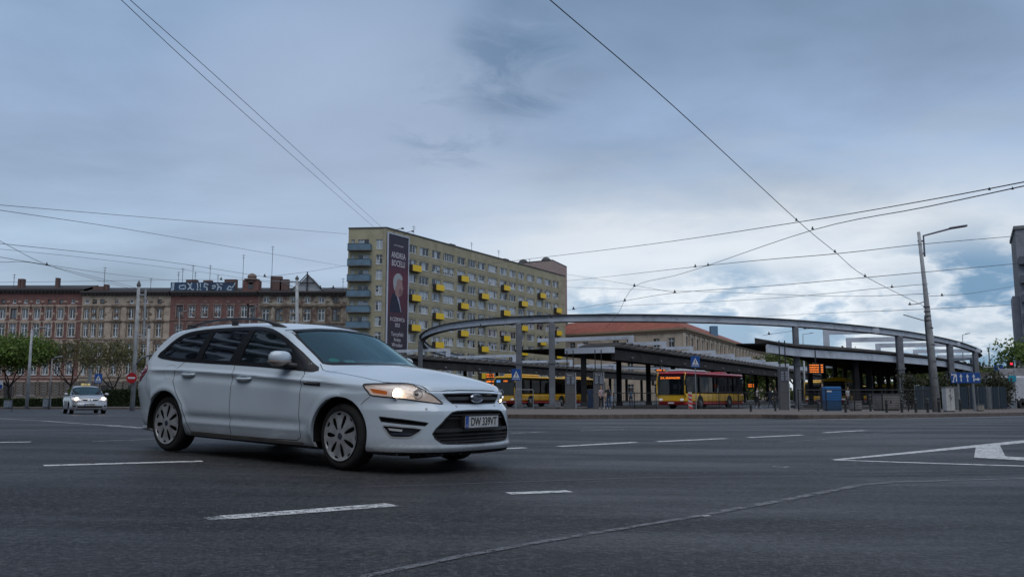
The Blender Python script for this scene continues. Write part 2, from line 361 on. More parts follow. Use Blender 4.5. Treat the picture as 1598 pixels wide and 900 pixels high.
PAVE = mat('concrete_pavers', (.15, .125, .105), .85, c2=(.095, .077, .065), sc_=2.5, bump=.4, bs=20, dirt=((.09, .07, .06), 1.2, .6))
PAVE2 = mat('grey_platform_paving', (.10, .095, .09), .85, c2=(.065, .062, .06), sc_=1.5, bump=.3, bs=12)
KERB = mat('granite_kerb', (.14, .11, .095), .8, c2=(.085, .065, .055), sc_=6, bump=.4, bs=30)
GRASSY = mat('worn_verge', (.075, .07, .035), .95, c2=(.05, .06, .022), sc_=3, bump=.5, bs=30)
def _inpoly(x, y, P):
    ins = np.zeros(x.shape, bool); j = len(P) - 1
    for i in range(len(P)):
        xi, yi = P[i]; xj, yj = P[j]; ins ^= ((yi > y) != (yj > y)) & (x < (xj - xi) * (y - yi) / (yj - yi + 1e-12) + xi); j = i
    return ins
def slab(poly, name, m, h=.13, sub=3.):
    """raised pavement following the ground"""
    P = [np.array(p, float) for p in poly]; q = []
    for a, b in zip(P, P[1:] + P[:1]):
        n = max(1, int(np.linalg.norm(b - a) / sub)); q += [a + (b - a) * i / n for i in range(n)]
    from mathutils.geometry import delaunay_2d_cdt
    Q = np.array(q); g = np.stack(np.meshgrid(np.arange(Q[:, 0].min(), Q[:, 0].max(), 2.5), np.arange(Q[:, 1].min(), Q[:, 1].max(), 2.5)), -1).reshape(-1, 2); g = g[_inpoly(g[:, 0], g[:, 1], Q)]
    n = len(q); vo, eo, fo, *_ = delaunay_2d_cdt([Vector(p) for p in q] + [Vector(p) for p in g], [(i, (i + 1) % n) for i in range(n)], [list(range(n))], 1, 1e-5)
    bm = bmesh.new(); vv = [bm.verts.new((v.x, v.y, 0)) for v in vo]
    for f in fo:
        try: bm.faces.new([vv[i] for i in f])
        except ValueError: pass
    top = vv[:n]
    for v in vv: v.co.z = GZ(v.co.x, v.co.y) + h
    bot = [bm.verts.new((v.co.x, v.co.y, v.co.z - h - .06)) for v in top]; k = len(top)
    for i in range(k): bm.faces.new((top[i], top[(i + 1) % k], bot[(i + 1) % k], bot[i]))
    bmesh.ops.recalc_face_normals(bm, faces=bm.faces)
    me = bpy.data.meshes.new(name); bm.to_mesh(me); bm.free(); me.materials.append(m)
    o = bpy.data.objects.new(name, me); col.objects.link(o); return struct(o)
def kerbline(pts, h=.15, w=.16, m=KERB):
    P = [np.array(p, float) for p in pts]; q = []
    for a, b in zip(P[:-1], P[1:]):
        n = max(1, int(np.linalg.norm(b - a) / 1.)); q += [a + (b - a) * i / n for i in range(n)]
    q.append(P[-1]); n = len(q); vs = []; fs = []
    for i, c in enumerate(q):
        d = q[min(i + 1, n - 1)] - q[max(i - 1, 0)]; d = d / np.linalg.norm(d); nn = np.array([-d[1], d[0]])
        for s_, z in ((0, -.05), (0, h - .02), (.02, h), (w, h), (w, -.05)):
            e = c + nn * s_; vs.append((e[0], e[1], GZ(*e) + z))
        if i < n - 1: fs += [(i * 5 + k, i * 5 + k + 1, i * 5 + k + 6, i * 5 + k + 5) for k in range(4)]
    return struct(MB().add(vs, fs).build('kerb', m, smooth=30))
# island in front of the bus station
k1 = [gpt(*p) for p in ((560, 647), (795, 652.5), (900, 653.5), (1010, 652.5), (1190, 652.5))]
k2 = [gpt(*p) for p in ((1190, 652.5), (1245, 653.5), (1400, 652.5), (1560, 649.0), (1680, 645))]
kerb_pts = k1 + k2[1:]
def off(p, d): return (p[0], p[1] + d)
slab([off(p, .14) for p in kerb_pts] + [(60, 62), (40, 62), (14, 58), (-11, 58)], 'pavement', PAVE)
kerbline(kerb_pts)
# raised brown planting bank seen along the kerb
def bank(pxs, h, m, w=2.2):
    b = [gpt(*p) for p in pxs]; mb = MB(); n = 24; vs = []; fs = []
    for i in range(n + 1):
        t_ = i / n; k = t_ * (len(b) - 1); j = min(int(k), len(b) - 2); x = b[j][0] + (b[j + 1][0] - b[j][0]) * (k - j); y = b[j][1] + (b[j + 1][1] - b[j][1]) * (k - j) + .5
        hh = h * min(1, 5 * t_, 5 * (1 - t_)) + .12
        for a_, c_ in ((0, .10), (.35, hh), (w * .6, hh), (w, .10)): vs.append((x, y + a_, GZ(x, y) + c_))
        if i < n: fs += [(i * 4 + q_, i * 4 + q_ + 1, i * 4 + q_ + 5, i * 4 + q_ + 4) for q_ in range(3)]
    return struct(mb.add(vs, fs).build('verge', m, smooth=30))
# platforms of the bus station run along U; V points to the right
U = np.array([.47, .883]); V = np.array([.883, -.47])
def along(p0, s_, w_=0.): return (p0[0] + U[0] * s_ + V[0] * w_, p0[1] + U[1] * s_ + V[1] * w_)
PA, PB, PC = np.array([7., 66.]), np.array([-9.5, 91.]), np.array([29., 88.])
for p0, a, b, w0, w1 in ((PA, -2, 112, -5.0, -.4), (PB, -8, 100, -5.5, -.8), (PC, -12, 92, .6, 11.)):
    slab([along(p0, a, w0), along(p0, b, w0), along(p0, b, w1), along(p0, a, w1)], 'platform', PAVE2, .17)
# left side pavement
kl = [gpt(-120, 638.5), gpt(0, 637.7), gpt(210, 638.2), gpt(420, 638.5), gpt(560, 639)]
slab([off(p, .14) for p in kl] + [(-20, 100), (-20, 175), (-140, 175), (-140, 70)], 'pavement', PAVE2); kerbline(kl)
slab([(-32, 140), (30, 140), (80, 240), (80, 330), (-60, 330), (-60, 178), (-33, 178)], 'pavement', PAVE2)
# ------------------------------------------------------------------ car bodies: an implicit surface sampled by rays, then cut into parts
def pchip(xs, ys):
    xs = np.array(xs, float); ys = np.array(ys, float); h = np.diff(xs); d = np.diff(ys) / h; m = np.zeros(len(xs))
    m[0], m[-1] = d[0], d[-1]
    for i in range(1, len(xs) - 1):
        if d[i - 1] * d[i] > 0:
            w1, w2 = 2 * h[i] + h[i - 1], h[i] + 2 * h[i - 1]; m[i] = (w1 + w2) / (w1 / d[i - 1] + w2 / d[i])
    def f(x):
        x = np.clip(x, xs[0], xs[-1]); i = np.clip(np.searchsorted(xs, x) - 1, 0, len(xs) - 2); t = (x - xs[i]) / h[i]
        return ((1 + 2 * t) * (1 - t) ** 2 * ys[i] + t * (1 - t) ** 2 * h[i] * m[i] + t * t * (3 - 2 * t) * ys[i + 1] + t * t * (t - 1) * h[i] * m[i + 1])
    return f
def smax(a, b, k):
    h = np.clip(.5 + .5 * (a - b) / k, 0, 1); return b + (a - b) * h + k * h * (1 - h)
def polysdf(px, pz, poly):
    """signed distance to a closed polygon (negative inside), vectorised"""
    P = np.array(poly, float); d = np.full(px.shape, 1e9); s = np.ones(px.shape); n = len(P)
    for i in range(n):
        a, b = P[i], P[i - 1]; e = b - a; wx, wz = px - a[0], pz - a[1]
        t = np.clip((wx * e[0] + wz * e[1]) / (e @ e), 0, 1); bx, bz = wx - e[0] * t, wz - e[1] * t
        d = np.minimum(d, bx * bx + bz * bz)
        c1 = pz >= a[1]; c2_ = pz < b[1]; c3_ = e[0] * wz > e[1] * wx
        s = np.where((c1 & c2_ & c3_) | (~c1 & ~c2_ & ~c3_), -s, s)
    return s * np.sqrt(d)
def gridsdf(poly, x0, x1, z0, z1, h=.01):
    gx = np.arange(x0, x1 + h, h); gz = np.arange(z0, z1 + h, h); G = polysdf(*np.meshgrid(gx, gz, indexing='ij'), poly)
    def f(x, z):
        a = np.clip((x - x0) / h, 0, len(gx) - 1.001); b = np.clip((z - z0) / h, 0, len(gz) - 1.001); i = a.astype(int); j = b.astype(int); a = a - i; b = b - j
        return (G[i, j] * (1 - a) + G[i + 1, j] * a) * (1 - b) + (G[i, j + 1] * (1 - a) + G[i + 1, j + 1] * a) * b
    return f
def catmull(pts, n=4, closed=True):
    P = [np.array(p, float) for p in pts]; out_ = []; k = len(P)
    for i in range(k if closed else k - 1):
        p0, p1, p2, p3 = (P[(i - 1) % k], P[i], P[(i + 1) % k], P[(i + 2) % k]) if closed else (P[max(i - 1, 0)], P[i], P[i + 1], P[min(i + 2, k - 1)])
        for j in range(n):
            t = j / n; out_.append(.5 * (2 * p1 + (p2 - p0) * t + (2 * p0 - 5 * p1 + 4 * p2 - p3) * t * t + (3 * p1 - p0 - 3 * p2 + p3) * t ** 3))
    if not closed: out_.append(P[-1])
    return out_

class Body:
    """f(p) < 0 inside the car"""
    def __init__(s, f, sx0, sx1, sz, st=.016):
        s.f = f; s.sx0, s.sx1, s.sz, s.st = sx0, sx1, sz, st
    def root(s, O, D, far=1.9):
        O = np.asarray(O, float); D = np.asarray(D, float); lo = np.zeros(len(O)); hi = np.full(len(O), far)
        # first crossing outward
        found = np.zeros(len(O), bool); prev = lo.copy()
        for t in np.linspace(0, far, 60)[1:]:
            v = s.f(O + D * t); new = (~found) & (v > 0); hi[new] = t; lo[new] = prev[new]; found |= new; prev[:] = t
        for _ in range(24):
            m_ = (lo + hi) / 2; v = s.f(O + D * m_[:, None]); hi = np.where(v > 0, m_, hi); lo = np.where(v > 0, lo, m_)
        return O + D * ((lo + hi) / 2)[:, None]
    def inward(s, O, D, far=4.):
        """first hit of a ray coming from outside"""
        O = np.atleast_2d(np.asarray(O, float)); D = np.atleast_2d(np.asarray(D, float)); lo = np.zeros(len(O)); hi = np.full(len(O), far); found = np.zeros(len(O), bool); prev = 0.
        for t in np.linspace(0, far, 140)[1:]:
            v = s.f(O + D * t); new = (~found) & (v < 0); hi[new] = t; lo[new] = prev; found |= new; prev = t
        for _ in range(22):
            m_ = (lo + hi) / 2; v = s.f(O + D * m_[:, None]); hi = np.where(v < 0, m_, hi); lo = np.where(v < 0, lo, m_)
        P = O + D * hi[:, None]; P[~found] = np.nan; return P
    def normal(s, P):
        P = np.asarray(P, float); e = 2e-3; g = np.stack([s.f(P + np.eye(3)[i] * e) - s.f(P - np.eye(3)[i] * e) for i in range(3)], -1)
        return g / np.maximum(np.linalg.norm(g, axis=1, keepdims=True), 1e-9)
    def grid(s):
        nth = int(5.6 / s.st); th = np.linspace(0, 2 * np.pi, nth, endpoint=False)
        rows = []
        nl = int((s.sx1 - s.sx0) / s.st); ncap = int(1.5 / s.st)
        for i in range(ncap, 0, -1):
            ph = math.pi / 2 * i / ncap; ph = min(ph, math.pi / 2 - .004); rows.append((s.sx0, -math.sin(ph), math.cos(ph)))
        for i in range(nl + 1): rows.append((s.sx0 + (s.sx1 - s.sx0) * i / nl, 0., 1.))
        for i in range(1, ncap + 1):
            ph = min(math.pi / 2 * i / ncap, math.pi / 2 - .004); rows.append((s.sx1, math.sin(ph), math.cos(ph)))
        rows = np.array(rows); nr = len(rows)
        O = np.zeros((nr, nth, 3)); D = np.zeros((nr, nth, 3)); O[..., 0] = rows[:, None, 0]; O[..., 2] = s.sz
        D[..., 0] = rows[:, None, 1]; D[..., 1] = rows[:, None, 2] * np.sin(th)[None]; D[..., 2] = rows[:, None, 2] * np.cos(th)[None]
        P = s.root(O.reshape(-1, 3), D.reshape(-1, 3)); s.nr, s.nth = nr, nth
        idx = np.arange(nr * nth).reshape(nr, nth); nx = np.roll(idx, -1, 1)
        Fq = np.stack([idx[:-1], idx[1:], nx[1:], nx[:-1]], -1).reshape(-1, 4)
        return P, Fq
def camhits(B, pxs, pos=None, yaw=None, pit=None):
    """where lines of sight of the photograph meet the car, in car coordinates (used to read outlines once; parts are then mirrored)"""
    pos = CARP if pos is None else pos; yaw = CYAW if yaw is None else yaw; pit = CPIT if pit is None else pit
    def loc(d):
        c, s_ = math.cos(-yaw), math.sin(-yaw); x = d[0] * c - d[1] * s_; y = d[0] * s_ + d[1] * c; z = d[2]
        return np.array([x * math.cos(pit) + z * math.sin(pit), y, -x * math.sin(pit) + z * math.cos(pit)])
    O = loc(np.array([0, 0, CH]) - pos); D = np.array([loc(ray(*p)) for p in pxs]); D /= np.linalg.norm(D, axis=1, keepdims=True)
    return B.inward(O + D * 6.5, D, 6.)
def inpoly(x, y, poly):
    P = np.array(poly, float); ins = np.zeros(x.shape, bool); j = len(P) - 1
    for i in range(len(P)):
        xi, yi = P[i]; xj, yj = P[j]
        c = ((yi > y) != (yj > y)) & (x < (xj - xi) * (y - yi) / (yj - yi + 1e-12) + xi); ins ^= c; j = i
    return ins
class Frame:
    """projection frame: 2D (a, b) -> start point outside the car + inward direction"""
    def __init__(s, o, u, v, d): s.o, s.u, s.v, s.d = (np.array(q, float) for q in (o, u, v, d))
    def start(s, ab): ab = np.asarray(ab, float); return s.o + ab[:, :1] * s.u + ab[:, 1:2] * s.v
    def coords(s, P): Q = P - s.o; return Q @ s.u, Q @ s.v
def FSIDE(sg): return Frame((0, sg * 1.6, 0), (1, 0, 0), (0, 0, 1), (0, -sg, 0))
FFRONT = Frame((3.4, 0, 0), (0, 1, 0), (0, 0, 1), (-1, 0, 0))
FREAR = Frame((-3.4, 0, 0), (0, 1, 0), (0, 0, 1), (1, 0, 0))
FTOP = Frame((0, 0, 2.4), (1, 0, 0), (0, 1, 0), (0, 0, -1))
def FCORNER(sg):   # looking at the front corner under 45 degrees
    q = math.sqrt(.5); return Frame((1.8 + 2 * q, sg * (.6 + 2 * q), 0), (-q, sg * q, 0), (0, 0, 1), (-q, -sg * q, 0))
def onbody(B, fr, ab, off=0.):
    ab = np.asarray(ab, float); P = B.inward(fr.start(ab), np.tile(fr.d, (len(ab), 1)))
    if off: P = P + B.normal(P) * off
    return P
def ribbon(B, fr, poly, w, off=.002, closed=True, thick=0., step=.02, mb=None, side=0):
    """band of width w following a 2D outline on the body; side -1/0/1 shifts the band"""
    P = [np.array(p, float) for p in poly]; q = []
    segs = zip(P, P[1:] + P[:1]) if closed else zip(P[:-1], P[1:])
    for a, b in segs:
        n = max(1, int(np.linalg.norm(b - a) / step)); q += [a + (b - a) * i / n for i in range(n)]
    if not closed: q.append(P[-1])
    q = np.array(q); n = len(q)
    if closed: d = np.roll(q, -1, 0) - np.roll(q, 1, 0)
    else: d = np.gradient(q, axis=0)
    d /= np.maximum(np.linalg.norm(d, axis=1, keepdims=True), 1e-9); nn = np.stack([-d[:, 1], d[:, 0]], 1)
    A = onbody(B, fr, q + nn * w * (side - 1) / 2); C_ = onbody(B, fr, q + nn * w * (side + 1) / 2)
    NA, NC = B.normal(np.nan_to_num(A)), B.normal(np.nan_to_num(C_))
    lay = [A + NA * off, C_ + NC * off]
    if thick: lay = [A - NA * .002, A + NA * off, C_ + NC * off, C_ - NC * .002]
    k = len(lay); vs = np.stack(lay, 1).reshape(-1, 3); fs = []
    for i in range(n if closed else n - 1):
        j = (i + 1) % n
        if np.isnan(vs[i * k:i * k + k]).any() or np.isnan(vs[j * k:j * k + k]).any(): continue
        for e in range(k - 1): fs.append((i * k + e, i * k + e + 1, j * k + e + 1, j * k + e))
    mb = mb or MB(); return mb.add(np.nan_to_num(vs), fs)
def panel(B, fr, poly, off=.0, res=.025, mb=None, inset=0.):
    """filled patch on the body inside a 2D outline: a grid whose border vertices snap to the outline"""
    P = np.array(poly, float); mb = mb or MB()
    bm = bmesh.new(); q = []
    for a, b in zip(P, np.roll(P, -1, 0)):
        n = max(1, int(np.linalg.norm(b - a) / res)); q += [a + (b - a) * i / n for i in range(n)]
    q = np.array(q); x0, y0 = P.min(0); x1, y1 = P.max(0)
    from mathutils.geometry import delaunay_2d_cdt
    gx, gy = np.meshgrid(np.arange(x0 + res / 2, x1, res), np.arange(y0 + res / 2, y1, res)); g = np.stack([gx.ravel(), gy.ravel()], 1)
    g = g[inpoly(g[:, 0], g[:, 1], P)]
    if len(g):
        dist = np.abs(polysdf(g[:, 0], g[:, 1], q)); g = g[dist > res * .45]
    n = len(q); allp = [Vector(p) for p in q] + [Vector(p) for p in g]
    vo, eo, fo, *_ = delaunay_2d_cdt(allp, [(i, (i + 1) % n) for i in range(n)], [list(range(n))], 1, 1e-6)
    ab = np.array([(v.x, v.y) for v in vo]); X = onbody(B, fr, ab, 0.); Nn = B.normal(np.nan_to_num(X)); X = X + Nn * off
    bad = np.isnan(X).any(1); fs = [tuple(f) for f in fo if not any(bad[i] for i in f)]
    bm.free(); return mb.add(np.nan_to_num(X), fs)
def cut(P, Fq, fr, poly, shrink=.012, facing=None, depth=None):
    """drop the faces inside the outline"""
    c = P[Fq].mean(1); a, b = fr.coords(c); ins = inpoly(a, b, poly)
    if shrink:
        i2 = np.where(ins)[0]; dd = np.abs(polysdf(a[i2], b[i2], poly)); ins[i2] = dd > shrink
    if facing is not None: ins &= facing(c)
    return Fq[~ins]
def mbsolid(P, Fq):
    used = np.unique(Fq); mp_ = -np.ones(len(P), int); mp_[used] = np.arange(len(used)); mb = MB(); mb.add(P[used], mp_[Fq]); return mb
def circle(cx, cz, r, n=64, a0=0, a1=360): return [(cx + r * math.cos(R(a0 + (a1 - a0) * i / n)), cz + r * math.sin(R(a0 + (a1 - a0) * i / n))) for i in range(n + (0 if abs(a1 - a0) >= 360 else 1))]

def estate_body():
    top = [(-2.37, .64), (-2.345, .78), (-2.31, .95), (-2.23, 1.08), (-2.10, 1.235), (-1.97, 1.365), (-1.87, 1.432), (-1.6, 1.475), (-1.2, 1.498), (-.8, 1.502), (-.4, 1.494), (0, 1.472), (.25, 1.443), (.42, 1.405),
           (.65, 1.29), (.88, 1.168), (1.09, 1.056), (1.19, 1.030), (1.29, 1.019), (1.45, 1.002), (1.65, .98), (1.85, .950), (2.05, .905), (2.2, .855), (2.275, .81), (2.305, .765), (2.335, .745), (2.34, .655), (2.385, .60), (2.405, .55), (2.41, .30), (2.422, .255), (2.416, .225), (2.36, .19), (2.0, .17), (-1.95, .20), (-2.26, .28), (-2.34, .38), (-2.37, .50), (-2.375, .60)]
    side = gridsdf(catmull(top, 3), -3.2, 3.4, -.3, 2.1)
    bowws = pchip([0, .4, .66, .8, .9, .95], [0, .020, .065, .105, .16, .24])
    sec = pchip([-1.2, -.60, -.50, -.40, -.20, -.03, 0., .03, .08, .14, .22, .32, .42, .48, .52, .58], [.72, .915, .932, .940, .936, .930, .927, .909, .887, .858, .820, .765, .698, .655, .62, .56])
    lowr = pchip([0., .15, .19, .24, .28, .36, .385, .42], [.84, .875, .915, .94, .944, .936, .940, 2.])
    bowf = pchip([0, .3, .5, .65, .78, .86, .91, .945], [0, .018, .07, .155, .30, .45, .62, .86])
    bowr = pchip([0, .5, .7, .8, .87, .91, .945], [0, .03, .085, .16, .26, .38, .62])
    crease = pchip([-2.4, -1.85, -1.28, -.64, -.19, .29, .88, 1.2, 1.7, 2.4], [.93, .925, .922, .905, .89, .866, .836, .825, .80, .74])
    def f(p):
        x, y, z = p[:, 0], np.abs(p[:, 1]), p[:, 2]
        yc = np.minimum(y, .95)
        lowz = 1 - .15 * sstep(.62, .2, z)                                   # the lip stays wider in plan
        wsb = sstep(1.55, 1.05, x) * sstep(.80, .95, z)
        bow = np.where(x > 0, (bowf(yc) * (1 - wsb) + bowws(yc) * wsb) * np.clip((x - .05) / .6, 0, 1) * lowz, -bowr(yc) * np.clip((-x - 1.1) / .7, 0, 1) * (1 + .45 * sstep(.75, .45, z)))
        zc = z + .058 * (yc / .6) ** 2 * sstep(.78, .95, z)
        d1 = side(x + bow, zc)
        s = z - crease(x)
        rake = .02 * sstep(.6, 2., np.abs(x)) + .07 * sstep(-1.85, -2.25, x) * sstep(.5, .3, z)
        w = sec(s) - rake * sstep(-.2, .1, s)
        # below the fender crest the front wing is fuller; no glasshouse section over the bonnet
        fw = sstep(1.0, 1.25, x); w = w * (1 - fw) + fw * np.maximum(w, .925 - .16 * np.clip(s, 0, 1) - rake)
        fr_ = sstep(-1.45, -1.95, x); w = w - fr_ * .03 * sstep(.0, .45, s)
        w = np.minimum(w, lowr(z) - .08 * sstep(-1.85, -2.25, x) * sstep(.55, .3, z))
        # door flank: faint hollow under the crease, lower feature line, arch flares
        fl = sstep(-1.9, -1.6, x) * sstep(2.0, 1.7, x)
        w = w + fl * (.010 * np.exp(-((s - .004) / .020) ** 2) - .013 * np.exp(-((s + .055) / .040) ** 2) - .014 * np.exp(-((z - .415) / .040) ** 2) * sstep(1.15, .8, np.abs(x + .05)) + .004 * np.exp(-((z - .35) / .02) ** 2) * sstep(1.15, .8, np.abs(x + .05)))
        for cx in (1.43, -1.425):
            r = np.hypot(x - cx, z - .325); w = w + .020 * np.exp(-((r - .385) / .05) ** 2) * sstep(.22, .34, z) + .010 * np.exp(-((r - .45) / .09) ** 2) * sstep(.5, .7, z)
        d2 = y - w
        k = np.where(z > 1.0, .055, .075)
        return smax(d1, d2, k)
    return Body(f, -1.35, 1.30, .62, .014)
# ------------------------------------------------------------------ car parts
def carpaint(name, c, dirt=True, metal=0.):
    m = bpy.data.materials.new(name); m.use_nodes = True; t = m.node_tree; b = t.nodes['Principled BSDF']
    co = t.nodes.new('ShaderNodeTexCoord').outputs['Object']; sp = t.nodes.new('ShaderNodeSeparateXYZ'); t.links.new(co, sp.inputs[0])
    n1 = noise(t, co, 3.5, 7, .65); n2 = noise(t, co, 30, 5, .7)
    z = mth(t, 'SUBTRACT', mth(t, 'ADD', sp.outputs[2], mth(t, 'MULTIPLY', n1, -.10)), 0.0)
    f = ramp(t, z, [(.10, .85), (.20, .45), (.30, .10), (.5, 0.0)])
    f = mth(t, 'MULTIPLY', f, mth(t, 'ADD', mth(t, 'MULTIPLY', n2, .8), .5), clamp=True)
    c0 = mixc(t, ramp(t, n1, [(.35, 0.), (.75, .16)]), c, tuple(v * .80 for v in c))
    c1_ = mixc(t, f, c0, (.17, .14, .115)) if dirt else c0
    t.links.new(mixc(t, ramp(t, sp.outputs[2], [(.203, 1.), (.207, 0.)]), c1_, (.015, .015, .016)) if dirt else c1_, b.inputs['Base Color'])
    t.links.new(mth(t, 'ADD', mth(t, 'MULTIPLY', f, .4), mth(t, 'ADD', mth(t, 'MULTIPLY', n1, .10), .20)), b.inputs['Roughness'])
    b.inputs['Coat Weight'].default_value = .7; b.inputs['Coat Roughness'].default_value = .06; b.inputs['Metallic'].default_value = metal
    return m
WHITE = carpaint('white_car_paint', (.57, .66, .745)); SILVER = carpaint('silver_car_paint', (.46, .47, .49), metal=.35); WHITE2 = carpaint('plain_white_paint', (.7, .71, .72))
BLACKP = mat('black_plastic', (.018, .018, .020), .5, c2=(.03, .03, .032), sc_=12); SEAM = mat('panel_gap_black', (.008, .008, .009), .8)
TRIMB = mat('black_window_trim', (.009, .009, .011), .38, spec=.3); CHROME = mat('chrome', (.62, .63, .65), .16, 1., c2=(.5, .5, .52)); RUBBER = mat('tyre_rubber', (.016, .016, .017), .82, c2=(.028, .027, .026), sc_=14, bump=.2, bs=60)
CAPM = mat('silver_wheel_trim', (.50, .51, .53), .34, .35, c2=(.34, .35, .36), sc_=14); DARKM = mat('dark_well', (.010, .010, .010), .9); LINER = mat('dark_cabin_lining', (.022, .022, .024), .9); SEATM = mat('dark_seat_fabric', (.030, .031, .034), .9, bump=.3)
UNDER = mat('underbody_black', (.012, .012, .012), .9); REFL = mat('glowing_lamp_reflector', (.85, .83, .83), .3, .0, c2=(.66, .65, .66), sc_=16, emit=(1, .84, .76), es=.16); AMBER = mat('amber_lens', (.75, .22, .02), .25, c2=(.6, .15, .02), emit=(.9, .25, .02), es=.12)  # reflector's faint own glow stands in for bulb light falling on it
REDL = mat('red_lamp_lens', (.30, .012, .03), .15, c2=(.18, .01, .02), coat=.8); LAMPON = mat('lit_headlamp', (1, .9, .75), .3, emit=(1, .74, .48), es=22.); GREYP = mat('grey_bumper_plastic', (.10, .10, .105), .6)
PLATEW = mat('plate_white', (.62, .63, .62), .4, c2=(.5, .5, .49), sc_=20); PLATEB = mat('plate_blue', (.02, .09, .42), .4); INK = mat('plate_black_ink', (.02, .02, .022), .5); SKIN = mat('skin', (.42, .25, .18), .6)
G_WS = glassmat('windscreen_glass', (.56, .80, .78), .88, base=(.05, .10, .105), ior=2.5, gl=(.66, .92, .94)); G_FR = glassmat('front_door_glass', (.34, .46, .44), .5, base=(.008, .014, .014), ior=2.8); G_RR = glassmat('privacy_glass', (.10, .11, .12), .20, base=(.006, .007, .010), ior=2.7); G_LENS = glassmat('clear_lamp_lens', (.93, .94, .95), .97)
def bsurf(B, P, Fq, name, m, parent, off=0., extra=None, custom=True):
    used = np.unique(Fq); mp_ = -np.ones(len(P), int); mp_[used] = np.arange(len(used)); Q = P[used]; Nn = B.normal(Q)
    me = bpy.data.meshes.new(name); V_ = Q + Nn * off; me.vertices.add(len(V_)); me.vertices.foreach_set('co', V_.ravel())
    fq = mp_[Fq]; me.loops.add(fq.size); me.loops.foreach_set('vertex_index', fq.ravel()); me.polygons.add(len(fq)); me.polygons.foreach_set('loop_start', np.arange(len(fq)) * 4)
    me.update(calc_edges=True); me.validate(); me.materials.append(m); me.shade_smooth()
    if custom:
        me.normals_split_custom_set_from_vertices([tuple(v) for v in Nn])
    o = bpy.data.objects.new(name, me); col.objects.link(o); o.parent = parent; return o
def normset(B, o):
    me = o.data; n = len(me.vertices); co = np.empty(n * 3); me.vertices.foreach_get('co', co); Nn = B.normal(co.reshape(-1, 3)); me.shade_smooth()
    me.normals_split_custom_set_from_vertices([tuple(v) for v in Nn]); return o
def orient(P, Fq, B):
    a, b, c = P[Fq[:, 0]], P[Fq[:, 1]], P[Fq[:, 2]]; n = np.cross(b - a, c - b); N0 = B.normal(P[Fq].mean(1)); fl = (n * N0).sum(1) < 0; Fq = Fq.copy(); Fq[fl] = Fq[fl][:, ::-1]; return Fq
def panel_part(B, fr, poly, name, m, parent, off=.002, res=.03, custom=True):
    mb = panel(B, fr, poly, off, res); P = np.array(mb.v); Fq = np.array(mb.f)
    a, b, c = P[Fq[:, 0]], P[Fq[:, 1]], P[Fq[:, 2]]; n = np.cross(b - a, c - b); N0 = B.normal(P[Fq].mean(1)); fl = (n * N0).sum(1) < 0; Fq[fl] = Fq[fl][:, ::-1]
    mb.f = [tuple(f) for f in Fq.tolist()]
    o = mb.build(name, m, parent, smooth='all', recalc=False)
    return normset(B, o) if custom else o
def ribbon_part(B, fr, poly, w, name, m, parent, off=.002, **kw):
    return ribbon(B, fr, poly, w, off, **kw).build(name, m, parent, smooth=45)

# wheel: built once round the y axis, outer side at -y
def hubcap_mesh(r=.232, blades=7, kind=0):
    from mathutils.geometry import delaunay_2d_cdt
    verts = []; edges = []; holes = []
    def loop(pts): n = len(verts); verts.extend(Vector(p) for p in pts); edges.extend((n + i, n + (i + 1) % len(pts)) for i in range(len(pts)))
    loop([(r * math.cos(2 * math.pi * i / 56), r * math.sin(2 * math.pi * i / 56)) for i in range(56)])
    for k in range(blades):
        a = 2 * math.pi * (k + .5) / blades + .1; ca, sa = math.cos(a), math.sin(a)
        sh = [(.30, .035), (.42, .075), (.62, .105), (.80, .10), (.86, .05), (.86, -.02), (.78, -.075), (.60, -.075), (.42, -.05), (.30, -.02)]
        h = [(r * (u * ca - v * sa), r * (u * sa + v * ca)) for u, v in sh]; holes.append(h); loop(h)
        a2 = a + math.pi / blades; ca, sa = math.cos(a2), math.sin(a2)
        h = [(r * (u * ca - v * sa), r * (u * sa + v * ca)) for u, v in ((.86, .09), (.925, .11), (.94, 0), (.925, -.11), (.86, -.08), (.845, 0))]; holes.append(h); loop(h)
    for rr in (.28, .5, .72, .955):
        loop([(r * rr * math.cos(2 * math.pi * (i + .37) / 42), r * rr * math.sin(2 * math.pi * (i + .37) / 42)) for i in range(42)]) if rr in (.28, .955) else None
    vo, eo, fo, *_ = delaunay_2d_cdt(verts, edges, [], 0, 1e-5)
    xy = np.array([(v.x, v.y) for v in vo]); rad = np.hypot(xy[:, 0], xy[:, 1]) / r
    dep = np.interp(rad, [0, .2, .28, .5, .8, .93, .96, 1.0], [.0, .0, .012, .006, -.004, .000, .010, .012])
    fs = []
    for f in fo:
        c = xy[list(f)].mean(0)
        if np.hypot(*c) > r or any(inpoly(np.array([c[0]]), np.array([c[1]]), h)[0] for h in holes): continue
        fs.append(tuple(f))
    mb = MB(); mb.add([(x, -d, y) for (x, y), d in zip(xy, dep)], fs); return mb
